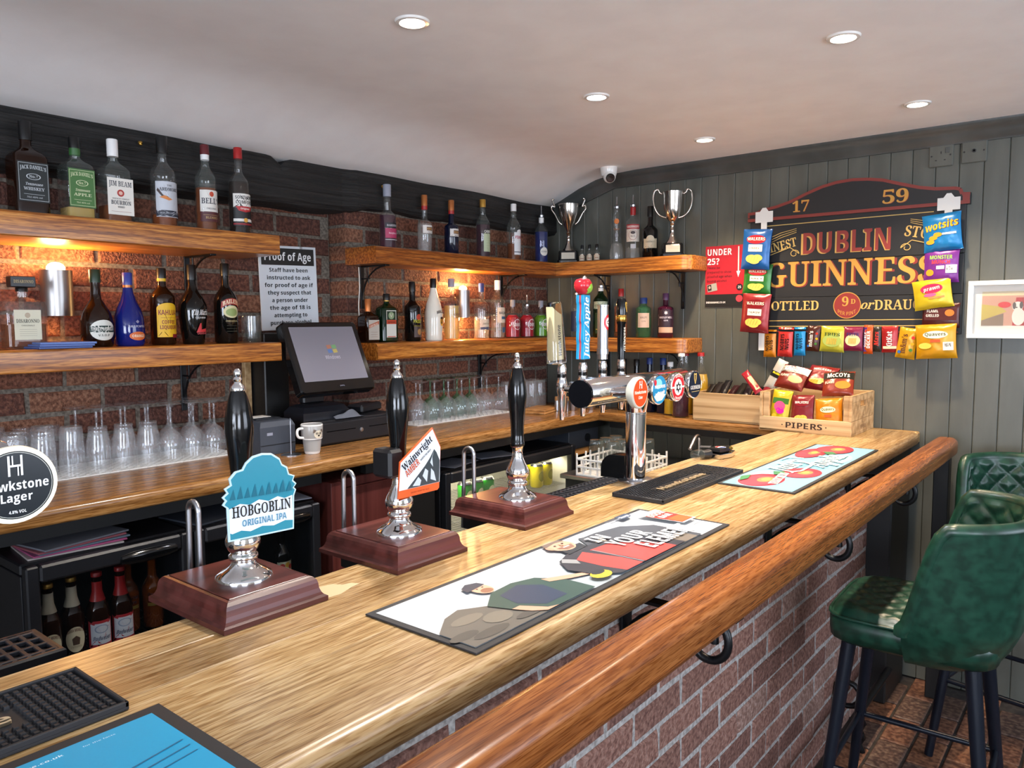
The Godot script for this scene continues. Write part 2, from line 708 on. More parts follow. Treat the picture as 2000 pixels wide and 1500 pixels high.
	plain("iron", "101114", 0.35, 0.4)
	plain("gold_foil", "b98a3a", 0.3, 0.9)
	plain("paper", "d9d7d0", 0.8)
	plain("cap_black", "0c0c0d", 0.35)
	plain("cap_white", "dedddb", 0.4)
	plain("cap_red", "9d1c1c", 0.35)
	plain("cap_blue", "1f3a7a", 0.35)
	plain("cap_copper", "b06c3c", 0.35, 0.6)
	plain("cap_gold", "b98e3e", 0.35, 0.6)
	plain("cap_grey", "8b8f9c", 0.4)
	plain("cap_green", "2f5a2c", 0.4)
	var ink := plain("ink", "ffffff", 0.5)
	ink.vertex_color_use_as_albedo = true
	var inkg := plain("ink_gloss", "ffffff", 0.22)
	inkg.vertex_color_use_as_albedo = true
	var foil := plain("ink_foil", "dcdcdc", 0.3, 0.15)
	foil.vertex_color_use_as_albedo = true
	# glass and what is in it
	pane("glass", "a4aeaa", 0.03)
	pane("glass_thick", "6f7c77", 0.1)
	pane("glass_green_tint", "2f6b45", 0.45)
	var acr := plain("acrylic", "f4f6f6", 0.02)
	acr.albedo_color.a = 0.0
	acr.refraction_enabled = true
	acr.refraction_scale = 0.05
	pane("ware", "ccd3da", 0.085)
	pane("window_glass", "ffffff", 0.02)
	pane("fridge_glass", "10161a", 0.12)
	plain("dark_glass", "0b0a09", 0.06)
	plain("brown_glass", "1e0d05", 0.06)
	plain("green_glass", "0c2312", 0.06)
	plain("blue_glass", "0d1a66", 0.08)
	plain("navy_glass", "0b1126", 0.08)
	pane("amber_liquid", "7a3a08", 0.82)
	pane("dark_amber", "1c0a03", 0.95)
	pane("gold_liquid", "d9b860", 0.55)
	pane("milky_liquid", "ece6d6", 0.93)
	pane("red_liquid", "a8102c", 0.85)
	pane("green_liquid", "5c9a12", 0.85)
	pane("purple_liquid", "3a0d24", 0.92)
	pane("clear_liquid", "e8ece8", 0.08)
	pane("blue_liquid", "10205e", 0.9)
	pane("yellow_liquid", "d6a81c", 0.75)
	pane("violet_liquid", "57185c", 0.85)
	# green leather
	textured("leather", noise_tex(92, 0.03, ["0d2b20", "123629", "183f30"], [0.2, 0.5, 0.85], 128, 3), Vector3(6, 6, 6), 0.33)
	plain("stool_leg", "0d1420", 0.35, 0.3)
	glow("lamp_glow", "fff1dc", 16.0)
	glow("lamp_glow_cool", "eef4ff", 16.0)
	glow("wall_lamp_glow", "ffd9a0", 9.0)
	glow("fridge_light_glow", "fff6d8", 3.0)

# ---------------------------------------------------------------- the room
func brick_mesh(w: float, h: float, d: float, seed_: int) -> ArrayMesh:
	var r := RandomNumberGenerator.new()
	r.seed = seed_
	var g := G.new()
	var j = func(): return r.randf_range(-0.0022, 0.0022)
	# a worn block: 8 jittered corners with chamfered front edges (front is +z)
	var f := []
	var m := []
	var b := []
	for s in [[-1, -1], [1, -1], [1, 1], [-1, 1]]:
		var x: float = s[0] * w / 2 + j.call()
		var y: float = s[1] * h / 2 + j.call()
		f.append(Vector3(x - s[0] * 0.005, y - s[1] * 0.005, j.call()))
		m.append(Vector3(x, y, -0.005))
		b.append(Vector3(x, y, -d))
	var cc := Vector3(j.call() * 4, j.call() * 2, 0.0012)
	for i in 4:
		var k := (i + 1) % 4
		var nn: Vector3 = (f[i] - cc).cross(f[k] - cc).normalized()
		if nn.z < 0:
			nn = -nn
		g.tri(cc, f[i], f[k], nn, nn, nn)
		var o: Vector3 = (m[i] + m[k]) / 2
		o.z = 0
		g.quad(f[i], f[k], m[k], m[i], o.normalized() + Vector3(0, 0, 1))
		g.quad(m[i], m[k], b[k], b[i], o)
	return g.mesh()

func brick_run(parent, meshes: Array, mats: String, x0: float, x1: float, y0: float, y1: float, z: float, pitch: float, course: float, phase_x: float, phase_y: float, joint: float, skip = null):
	var k0 := int(floor((y0 - phase_y) / course))
	var k1 := int(ceil((y1 - phase_y) / course))
	for k in range(k0, k1):
		var yb := phase_y + k * course
		var yc := yb + course / 2
		if yb + course > y1 + 0.01:
			continue
		var ph := phase_x + (pitch / 2 if posmod(k, 2) == 1 else 0.0)
		var i := int(floor((x0 - ph) / pitch))
		while ph + i * pitch < x1:
			var a := ph + i * pitch + joint / 2
			var b := ph + (i + 1) * pitch - joint / 2
			i += 1
			var ca := maxf(a, x0)
			var cb := minf(b, x1)
			if cb - ca < 0.03:
				continue
			if skip and skip.call((ca + cb) / 2, yc):
				continue
			var o := MeshInstance3D.new()
			o.name = "brick"
			o.mesh = meshes[rng.randi() % meshes.size()]
			o.material_override = M["%s_%d" % [mats, rng.randi() % 4]]
			parent.add_child(o, true)
			o.position = Vector3((ca + cb) / 2, yc, z + rng.randf_range(-0.003, 0.002))
			o.scale = Vector3((cb - ca) / (pitch - joint), 1, 1)

func build_room():
	# floor: quarry tiles where they show, a plain screed beyond
	var fl := struct("floor", bx(Vector3(-7.1, -0.2, -0.5), Vector3(0.15, -0.008, 5.4)), "floor_grout")
	var tile := bx(Vector3(-0.1, -0.012, -0.05), Vector3(0.1, 0.0, 0.05), 0.004).mesh()
	var row := 0
	var z := 1.87
	while z < 3.1:
		var x := -1.75 + (0.1 if row % 2 else 0.0)
		while x < -0.1:
			var o := MeshInstance3D.new()
			o.name = "tile"
			o.mesh = tile
			o.material_override = M["floor_tile_%d" % (rng.randi() % 3)]
			fl.add_child(o, true)
			o.position = Vector3(x + 0.1, rng.randf_range(-0.003, 0.0), z + 0.05)
			x += 0.209
		row += 1
		z += 0.109
	# ceiling: flat, then sloping down to the beam over the back bar
	var cg := G.new()
	cg.t = Transform3D(Basis(Vector3(0, 0, 1), Vector3(0, 1, 0), Vector3(-1, 0, 0)), Vector3.ZERO)
	var cp := PackedVector2Array([Vector2(-0.5, 2.19), Vector2(0.05, 2.19), Vector2(0.12, 2.215), Vector2(0.25, 2.27), Vector2(0.36, 2.305), Vector2(0.47, 2.324), Vector2(0.6, 2.33), Vector2(5.4, 2.33), Vector2(5.4, 2.5), Vector2(-0.5, 2.5)])
	cg.prism(cp, -0.15, 7.1, 0.9)
	struct("ceiling", cg, "plaster")
	# brick back wall, its left bay set back
	var wl := struct("wall_back", bx(Vector3(-7.1, 0.0, -0.5), Vector3(-1.46, 2.4, -0.1095)), "mortar")
	var wr := struct("wall_back_pier", bx(Vector3(-1.452, 0.0, -0.5), Vector3(0.15, 2.4, -0.0045)), "mortar")
	var ms := []
	var mr := []
	for i in 5:
		ms.append(brick_mesh(0.223, 0.0705, 0.03, 100 + i))
		mr.append(brick_mesh(0.214, 0.064, 0.115, 120 + i))
	brick_run(wl, ms, "brick", -3.0, -1.462, 1.09, 2.1, -0.105, 0.235, 0.0825, -2.671, 1.751, 0.012)
	brick_run(wr, mr, "brick", -1.456, 0.0, 1.09, 2.1, 0.0, 0.226, 0.0755, -1.349, 1.736, 0.012)
	# painted boards of the far wall
	var wg := struct("wall_right", bx(Vector3(0.014, 0.0, -0.5), Vector3(0.16, 2.5, 5.4)), "grey_trim")
	var pl := bx(Vector3(-0.016, 0.0, -0.0425), Vector3(0.014, 2.3, 0.0425), 0.003).mesh()
	var zz := 2.152 - 0.086 * 25
	while zz < 3.1:
		var o := MeshInstance3D.new()
		o.name = "plank"
		o.mesh = pl
		o.material_override = M["grey_paint"]
		wg.add_child(o, true)
		o.position = Vector3(0.016, 0.0, zz + 0.043)
		zz += 0.086
	# cornice
	var co := G.new()
	var prof := PackedVector2Array([Vector2(0, 2.255), Vector2(-0.012, 2.255), Vector2(-0.014, 2.264), Vector2(-0.02, 2.268), Vector2(-0.024, 2.29), Vector2(-0.034, 2.306), Vector2(-0.046, 2.313), Vector2(-0.048, 2.33), Vector2(0, 2.33)])
	co.prism(prof, 0.44, 5.2, 0.5)
	struct("trim_1", co, "grey_trim")
	var c2 := G.new()
	var ang := atan2(0.105, 0.34)
	c2.t = Transform3D(Basis(Vector3.RIGHT, -ang), Vector3(0, 2.33, 0.44)) * Transform3D(Basis(), Vector3(0, -2.33, 0))
	c2.prism(prof, -0.4, 0.0, 0.5)
	struct("trim_2", c2, "grey_trim")
	# walls behind and beside the camera, with windows
	wall_with_windows("wall_front", 0, [[-5.75, -4.25, 0.9, 2.2], [-2.4, -0.2, 0.9, 2.2]])
	wall_with_windows("wall_left", 1, [[2.05, 3.85, 0.8, 2.2]])
	# beam over the back bar
	var be := G.new()
	var n := 46
	var nz := FastNoiseLite.new()
	nz.seed = 5
	nz.frequency = 1.6
	var ring = func(i) -> Array:
		var x := -3.3 + 3.3 * float(i) / n
		var lo := 2.015 + 0.02 * nz.get_noise_2d(x * 1.0, 0.0) + (0.018 if x > -1.4 else 0.0)
		var hi := 2.21 + 0.012 * nz.get_noise_2d(x, 9.0)
		if x > -2.22 and x < -1.95:
			hi -= 0.02
		if x > -1.86 and x < -1.76:
			hi -= 0.045
		var fz := 0.055 + 0.014 * nz.get_noise_2d(x, 20.0) + (0.012 if x > -1.45 else 0.0)
		var bz := -0.104 if x < -1.46 else 0.001
		return [Vector3(x, lo, bz), Vector3(x, lo + 0.004, fz - 0.018), Vector3(x, lo + 0.022, fz), Vector3(x, (lo + hi) / 2, fz + 0.01 * nz.get_noise_2d(x * 3.0, 40.0)), Vector3(x, hi - 0.03, fz - 0.004), Vector3(x, hi, fz - 0.02), Vector3(x, hi, bz)]
	for i in n:
		var a = ring.call(i)
		var b = ring.call(i + 1)
		var outs := [Vector3(0, -1, 0.2), Vector3(0, -1, 1), Vector3(0, 0, 1), Vector3(0, 0, 1), Vector3(0, 1, 1), Vector3(0, 1, 0)]
		for j in 6:
			be.quad(a[j], a[j + 1], b[j + 1], b[j], outs[j])
	struct("beam", be, "beam")
	# downlights
	for q in [[-2.154, 1.15, 0], [-1.281, 1.155, 1], [-0.441, 1.167, 0], [-1.321, 1.984, 0], [-0.46, 1.998, 0], [-2.2, 1.99, 0]]:
		var lbl: String = ["recessed ceiling downlight above the bar, leftmost of the front row in view", "cool white recessed downlight in the middle of the ceiling", "recessed downlight above the shelf corner near the dome camera", "recessed downlight at upper right of the ceiling, larger one", "recessed downlight close to the cornice at right", "recessed downlight beyond the top of the picture"][[[-2.154, 1.15, 0], [-1.281, 1.155, 1], [-0.441, 1.167, 0], [-1.321, 1.984, 0], [-0.46, 1.998, 0], [-2.2, 1.99, 0]].find(q)]
		var d := thing("downlight", lbl, "downlight", Vector3(q[0], 2.33, q[1]), 0.0, "recessed ceiling downlights")
		part(d, "bezel", turned([[0.032, -0.001], [0.034, -0.006], [0.043, -0.005], [0.046, 0.0]], 32), "white_gloss")
		part(d, "lamp", turned([[0.0, -0.002], [0.031, -0.0015]], 28), "lamp_glow" if q[2] == 0 else "lamp_glow_cool")
		var s := SpotLight3D.new()
		s.name = "downlight_beam"
		s.spot_angle = 56.0
		s.spot_angle_attenuation = 0.7
		s.light_energy = 2.0
		s.light_size = 0.03
		s.spot_range = 8.0
		s.spot_attenuation = 2.0
		s.light_color = (Color("fff4e8") if q[0] < -2.0 else Color("ffe2bf")) if q[2] == 0 else Color("f2f4ff")
		s.shadow_enabled = true
		d.add_child(s)
		s.position = Vector3(0, -0.012, 0)
		s.rotation_degrees = Vector3(-90, 0, 0)

func wall_with_windows(called: String, side: int, holes: Array):
	# side 0: wall at z 5.2 running along x; side 1: wall at x -7 running along z
	var lo := -7.0 if side == 0 else -0.5
	var hi := 0.15 if side == 0 else 5.4
	var g := G.new()
	var add = func(a0, a1, y0, y1):
		if side == 0:
			g.box(Vector3(a0, y0, 5.2), Vector3(a1, y1, 5.4))
		else:
			g.box(Vector3(-7.2, y0, a0), Vector3(-7.0, y1, a1))
	var at := lo
	for w in holes:
		add.call(at, w[0], 0.0, 2.45)
		add.call(w[0], w[1], 0.0, w[2])
		add.call(w[0], w[1], w[3], 2.45)
		at = w[1]
	add.call(at, hi, 0.0, 2.45)
	struct(called, g, "cream_wall")
	for w in holes:
		var f := G.new()
		var bar = func(a0, a1, y0, y1):
			if side == 0:
				f.box(Vector3(a0, y0, 5.26), Vector3(a1, y1, 5.32), 0.004)
			else:
				f.box(Vector3(-7.12, y0, a0), Vector3(-7.06, y1, a1), 0.004)
		bar.call(w[0], w[1], w[2], w[2] + 0.06)
		bar.call(w[0], w[1], w[3] - 0.06, w[3])
		var cuts := int(round((w[1] - w[0]) / 0.72))
		for i in cuts + 1:
			var a: float = w[0] + (w[1] - w[0]) * i / cuts
			bar.call(a - 0.035, a + 0.035, w[2], w[3])
		var ws := struct("window_%d" % (1 + taken.get("window_count", 0)), f, "white_plastic")
		taken["window_count"] = taken.get("window_count", 0) + 1
		var gl := G.new()
		if side == 0:
			gl.box(Vector3(w[0], w[2], 5.286), Vector3(w[1], w[3], 5.292))
		else:
			gl.box(Vector3(-7.092, w[2], w[0]), Vector3(-7.086, w[3], w[1]))
		part(ws, "pane", gl, "window_glass")

# ---------------------------------------------------------------- bar, counters, rail
func along_x(poly: PackedVector2Array, x0: float, x1: float, crease := 0.8) -> G:
	var g := G.new()
	g.t = Transform3D(Basis(Vector3(0, 0, 1), Vector3(0, 1, 0), Vector3(-1, 0, 0)), Vector3.ZERO)
	g.prism(poly, -x1, -x0, crease)
	return g

func nosed(z0: float, z1: float, y0: float, y1: float, r: float, front := 1.0) -> PackedVector2Array:
	# slab section with its front top and bottom edge rounded
	var p := PackedVector2Array([Vector2(z0, y0)])
	for i in 7:
		var a := deg_to_rad(-90.0 + 90.0 * i / 6)
		p.append(Vector2(z1 - r * 0.5 + cos(a) * r * 0.5, y0 + r * 0.5 + sin(a) * r * 0.5))
	for i in 9:
		var a := deg_to_rad(90.0 * i / 8)
		p.append(Vector2(z1 - r + cos(a) * r, y1 - r + sin(a) * r))
	p.append(Vector2(z0, y1))
	return p

func build_counters():
	# back counter and its return along the boarded wall
	var bc := thing("back_counter", "long oak back counter under the brick wall", "counter")
	part(bc, "worktop", along_x(nosed(0.004, 0.505, 1.035, 1.08, 0.016), -3.6, -0.002), "counter_x")
	part(bc, "worktop_recess", bx(Vector3(-3.6, 1.035, -0.1), Vector3(-1.466, 1.08, 0.004)), "counter_x")
	for i in 2:
		part(bc, "bearer", bx(Vector3(-3.6 + i * 1.85, 0.99, 0.42), Vector3(-1.95 + i * 1.85, 1.035, 0.45)), "black_paint")
	var rc := thing("return_counter", "short oak counter along the grey boarded wall", "counter")
	var rg := G.new()
	rg.t = Transform3D(Basis(Vector3(-1, 0, 0), Vector3(0, 1, 0), Vector3(0, 0, -1)), Vector3.ZERO)
	rg.prism(nosed(0.0, 0.235, 1.035, 1.08, 0.016), -1.478, -0.506)
	part(rc, "worktop", rg, "counter_z")
	part(rc, "bearer", bx(Vector3(-0.2, 1.0, 0.55), Vector3(-0.17, 1.034, 1.47)), "black_paint")
	# the bar
	var bar := thing("bar_counter", "long pale oak bar counter with rounded front edge", "bar counter")
	var w := (1.966 - 1.48) / 5.0
	for i in 5:
		var z0 := 1.48 + i * w
		var pl: G
		if i == 4:
			pl = along_x(nosed(z0 + 0.0005, z0 + w, 1.027, 1.08, 0.024), -4.8, -0.052)
		else:
			pl = bx(Vector3(-4.8, 1.027, z0 + 0.0007), Vector3(-0.052, 1.08, z0 + w - 0.0007), 0.0014)
		part(bar, "plank", pl, "oak_bar_%d" % (i % 3))
	part(bar, "end_strip", bx(Vector3(-0.05, 1.03, 1.482), Vector3(-0.002, 1.0795, 1.962), 0.006), "oak_end")
	var wp := printer(func(p: Vector2, hh: float) -> Vector3: return Vector3(p.x, 1.0797 + hh, -p.y))
	wp.poly([Vector2(-2.81, -1.585), Vector2(-2.77, -1.588), Vector2(-2.735, -1.575), Vector2(-2.715, -1.572), Vector2(-2.722, -1.558), Vector2(-2.74, -1.552), Vector2(-2.748, -1.535), Vector2(-2.81, -1.52)], "c4b08a")
	part(bar, "worn_patch", wp.g, "ink")
	# brick front of the bar
	var bf := struct("wall_bar_front", bx(Vector3(-4.8, 0.0, 1.56), Vector3(-0.34, 1.024, 1.8455)), "front_mortar")
	part(bf, "back_panel", bx(Vector3(-4.8, 0.0, 1.52), Vector3(-0.05, 1.024, 1.55)), "black_paint")
	var ms := []
	for i in 5:
		ms.append(brick_mesh(0.213, 0.0635, 0.03, 140 + i))
	brick_run(bf, ms, "front_brick", -3.2, -0.34, 0.0, 1.026, 1.85, 0.225, 0.0755, -1.3, 0.03, 0.012)
	solo("bar_end_post", "black painted post closing the far end of the brick bar front", "post", bx(Vector3(-0.335, 0.0, 1.56), Vector3(-0.03, 1.025, 1.935), 0.006), "black_paint")
	# arm rail on scrolled brackets
	var rail := thing("arm_rail", "rounded reddish wooden arm rail running along the bar front", "rail")
	part(rail, "handrail", along_x(rr(0.084, 0.078, 0.026, 6, 2.076, 1.038), -4.8, -0.1), "rail_wood")
	for x in [-3.05, -2.25, -1.45, -0.65]:
		var p := []
		p.append(Vector3(x, 0.86, 1.853))
		p.append(Vector3(x, 0.93, 1.872))
		p.append(Vector3(x, 0.975, 1.94))
		p.append(Vector3(x, 0.985, 2.0))
		for i in 11:
			var a := deg_to_rad(60.0 - 42.0 * i)
			var r := 0.047 - 0.0032 * i
			p.append(Vector3(x, 0.938 + sin(a) * r, 2.035 + cos(a) * r))
		var b := part(rail, "bracket", tubed(smooth_path(p, 3), 0.0085, 8), "iron")
		part(b, "strap", bx(Vector3(x - 0.018, 0.993, 1.975), Vector3(x + 0.018, 0.999, 2.1), 0.001), "iron")
		part(b, "wall_plate", bx(Vector3(x - 0.02, 0.82, 1.851), Vector3(x + 0.02, 1.0, 1.858), 0.001), "iron")
		part(b, "tie", bx(Vector3(x - 0.014, 0.985, 1.858), Vector3(x + 0.014, 0.993, 2.05), 0.001), "iron")
	part(rail, "end_post", bx(Vector3(-0.16, 0.0, 2.045), Vector3(-0.105, 1.0, 2.1), 0.003), "black_paint")
	# foot rail low on the bar front
	var fr := thing("foot_rail", "black foot rail on twisted iron stands along the bar base", "rail")
	part(fr, "rod", tubed([Vector3(-4.6, 0.16, 1.95), Vector3(-0.36, 0.16, 1.95)], 0.014, 10), "iron")
	for x in [-2.6, -1.6, -0.75]:
		var p := []
		for i in 13:
			p.append(Vector3(x + 0.006 * sin(i * 1.6), 0.16 * (1.0 - i / 12.0), 1.95 + 0.006 * cos(i * 1.6)))
		part(fr, "stand", tubed(p, 0.013, 6), "iron")
		var c := []
		for i in 13:
			c.append(Vector3(x, 0.2 + 0.045 * sin(TAU * i / 12.0), 1.9 + 0.045 * cos(TAU * i / 12.0)))
		part(fr, "scroll", tubed(c, 0.011, 6), "iron")

# ---------------------------------------------------------------- shelves with their brackets and wall lamps
func shelf_bracket(parent, x: float, y: float, wall_z: float, reach: float, turn := 0.0, at := Vector3.ZERO):
	var g := G.new()
	g.t = Transform3D(Basis(Vector3.UP, turn), at)
	g.box(Vector3(x - 0.011, y - 0.185, wall_z), Vector3(x + 0.011, y, wall_z + 0.006), 0.001)
	g.box(Vector3(x - 0.011, y - 0.006, wall_z + 0.006), Vector3(x + 0.011, y, wall_z + reach), 0.001)
	var p := []
	for i in 9:
		var a := deg_to_rad(90.0 * i / 8)
		p.append(Vector3(x, y - 0.004 - (reach - 0.02) * (1.0 - sin(a)) * 0.95, wall_z + 0.006 + (reach - 0.02) * (1.0 - cos(a))))
	g.tube(p, 0.004, 6)
	g.tube([Vector3(x, y - 0.006, wall_z + 0.045), Vector3(x, y - 0.075, wall_z + 0.045)], 0.0035, 6)
	g.tube([Vector3(x, y - 0.055, wall_z + 0.004), Vector3(x, y - 0.055, wall_z + 0.055)], 0.0035, 6)
	part(parent, "bracket", g, "iron")

func slab_shelf(called, label, x0, x1, z0, z1, y0, y1, m):
	var t := thing(called, label, "shelf", Vector3.ZERO, 0.0, "chunky wooden wall shelves")
	part(t, "board", along_x(nosed(z0, z1, y0, y1, 0.008), x0, x1), m)
	return t

func build_shelves():
	var a = slab_shelf("wall_shelf", "upper wooden shelf at left carrying the whiskey bottles", -3.6, -1.93, -0.1, 0.213, 1.797, 1.868, "shelf_x")
	shelf_bracket(a, -2.12, 1.797, -0.101, 0.19)
	shelf_bracket(a, -3.2, 1.797, -0.101, 0.19)
	var b = slab_shelf("wall_shelf", "lower wooden shelf at left above the upturned glasses", -3.6, -1.93, -0.1, 0.205, 1.412, 1.479, "shelf_x")
	shelf_bracket(b, -2.15, 1.412, -0.101, 0.19)
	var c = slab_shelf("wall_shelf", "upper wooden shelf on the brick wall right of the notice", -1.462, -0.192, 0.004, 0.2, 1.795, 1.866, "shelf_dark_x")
	shelf_bracket(c, -1.375, 1.795, 0.004, 0.17)
	shelf_bracket(c, -0.42, 1.795, 0.004, 0.17)
	var d = thing("wall_shelf", "lower wooden shelf above the till carrying liqueur bottles", "shelf", Vector3.ZERO, 0.0, "chunky wooden wall shelves")
	part(d, "board", along_x(nosed(0.004, 0.2, 1.392, 1.464, 0.02), -1.462, -0.202), "shelf_x")
	shelf_bracket(d, -0.6, 1.392, 0.004, 0.17)
	# the two that turn the corner along the boarded wall
	for q in [[1.795, 1.866, 0.985, "upper wooden shelf on the grey boarded wall carrying two trophies"], [1.392, 1.464, 0.965, "lower wooden shelf on the grey boarded wall behind the taps"]]:
		var t := thing("wall_shelf", q[3], "shelf", Vector3.ZERO, 0.0, "chunky wooden wall shelves")
		var pl := PackedVector2Array([Vector2(-0.19, -0.004), Vector2(-0.002, -0.004)])
		pl.append(Vector2(-0.002, -q[2]))
		for i in 7:
			var an := deg_to_rad(90.0 + 90.0 * i / 6)
			pl.append(Vector2(-0.13 + cos(an) * 0.06, -q[2] + 0.06 - sin(an) * 0.06))
		var g := G.new()
		g.t = Transform3D(Basis(Vector3(1, 0, 0), Vector3(0, 0, -1), Vector3(0, 1, 0)), Vector3.ZERO)
		g.prism(pl, q[0], q[1], 0.85, 0.004)
		part(t, "board", g, "shelf_z")
		shelf_bracket(t, 0.0, q[0], 0.0, 0.17, -PI / 2, Vector3(-0.002, 0, 0.86))
		shelf_bracket(t, 0.0, q[0], 0.0, 0.17, -PI / 2, Vector3(-0.002, 0, 0.42))
	# brushed steel up-and-down lamps on the brick
	for q in [[-2.588, 1.577, 1.722, -0.045, 0.046, 0.34, "brushed steel cylinder wall lamp glowing behind the brandy bottles"], [-0.771, 1.571, 1.708, 0.05, 0.034, 0.34, "brushed steel cylinder wall lamp glowing behind the clear tequila bottles"]]:
		var t := thing("wall_lamp", q[6], "wall lamp", Vector3(q[0], q[1], q[3]), 0.0, "steel cylinder wall lamps")
		var hh: float = q[2] - q[1]
		var r: float = q[4]
		part(t, "cylinder", turned([[r - 0.002, 0.001], [r, 0.0], [r, hh], [r - 0.0025, hh], [r - 0.0025, 0.004]], 36), "brushed")
		part(t, "arm", tubed([Vector3(0, hh * 0.45, -r), Vector3(0, hh * 0.45, -0.058 if q[3] < 0 else -0.047)], 0.011, 10), "black_plastic")
		var bulb := G.new()
		bulb.ball(Vector3(0, hh + 0.006, 0), r * 0.6, 14, 0.75)
		part(t, "bulb", bulb, "wall_lamp_glow")
		var l := OmniLight3D.new()
		l.name = "wall_lamp_light"
		l.light_color = Color("ffc57c")
		l.light_energy = q[5]
		l.light_size = 0.025
		l.omni_range = 6.0
		l.omni_attenuation = 2.0
		l.shadow_enabled = true
		t.add_child(l)
		l.position = Vector3(0, hh + 0.006, 0)
		if q[0] > -1.0:
			var lower := G.new()
			lower.ball(Vector3(0, 0.012, 0), r * 0.55, 14, 0.7)
			part(t, "bulb", lower, "wall_lamp_glow")
			var l2 := l.duplicate()
			t.add_child(l2, true)
			l2.light_energy = 0.16
			l2.position = Vector3(0, 0.01, 0)

# ---------------------------------------------------------------- far wall: painted sign, snack packets, notices, picture
func pack(called: String, label: String, at: Vector3, turn: float, w: float, h: float, deep: float, col: String, draw = null, group := "", tip := Vector3.ZERO, dark := "") -> Node3D:
	var t := thing(called, label, "snack packet", at, turn, group)
	t.rotation_degrees += tip
	var nz := FastNoiseLite.new()
	nz.seed = int(at.y * 997.0) + int(at.z * 9973.0)
	nz.frequency = 10.0
	var bulge = func(p: Vector2) -> float:
		var a := clampf(1.0 - pow(absf(2.0 * p.x / w), 2.4), 0.0, 1.0)
		var b := clampf(1.0 - pow(absf(2.0 * p.y / h), 5.0), 0.0, 1.0)
		var c := pow(a, 0.6) * pow(b, 0.8)
		var edge := smoothstep(0.72, 1.0, absf(2.0 * p.y / h))
		return deep * c * (0.5 + 0.06 * nz.get_noise_2d(p.x * 3.0, p.y * 3.0)) + 0.0035 * edge * nz.get_noise_2d(p.x * 9.0, p.y * 1.5) + 0.0005 * c * nz.get_noise_2d(p.x * 9.0 + 50.0, p.y * 9.0)
	var g := G.new()
	g.k = Color(col).srgb_to_linear()
	var pinch = func(u, v) -> Vector2:
		var y: float = (v - 0.5) * h
		var x: float = (u - 0.5) * w * (1.0 - 0.06 * (1.0 - pow(absf(2.0 * y / h), 3.0)))
		return Vector2(x, y)
	g.surf(14, 20, func(u, v):
		var p: Vector2 = pinch.call(u, v)
		return Vector3(p.x, p.y, bulge.call(p) + 0.0006), 1.0)
	if dark != "":
		g.k = Color(dark).srgb_to_linear()
	g.surf(10, 14, func(u, v):
		var p: Vector2 = pinch.call(u, v)
		return Vector3(p.x, p.y, -bulge.call(p) * 0.9 - 0.0006), -1.0)
	part(t, "film", g, "ink_foil")
	if draw:
		var pr := printer(func(p: Vector2, hh: float) -> Vector3: return Vector3(p.x, p.y, bulge.call(p) + 0.0011 + hh), 0.007)
		pr.step = 0.0003
		draw.call(pr, w, h)
		part(t, "print", pr.g, "ink_gloss")
	return t

func crisp_art(brand: String, brand_col: String, banner: String, panel: String, crisp: String, sub := "", key := "sansb") -> Callable:
	return func(p: Pr, w: float, h: float):
		p.disc(0, h * 0.24, w * 0.33, h * 0.11, banner, 20)
		text(p, brand, 0, h * 0.215, h * 0.075, brand_col, key, w * 0.6)
		if panel != "":
			p.rect(-w * 0.24, -h * 0.06, w * 0.24, h * 0.11, panel)
			if sub != "":
				text(p, sub, 0, 0.0, h * 0.045, "5a4030", "sansb", w * 0.4)
		for q in [[-0.1, -0.24, 0.2, 0.1], [0.1, -0.22, 0.17, 0.085], [0.0, -0.3, 0.18, 0.07]]:
			p.disc(w * q[0], h * q[1], w * q[2], h * q[3], crisp, 16)
		for i in 4:
			p.line(Vector2(-w * 0.22 + w * 0.1 * i, -h * 0.3), Vector2(-w * 0.16 + w * 0.1 * i, -h * 0.17), w * 0.012, Color(crisp).darkened(0.25))

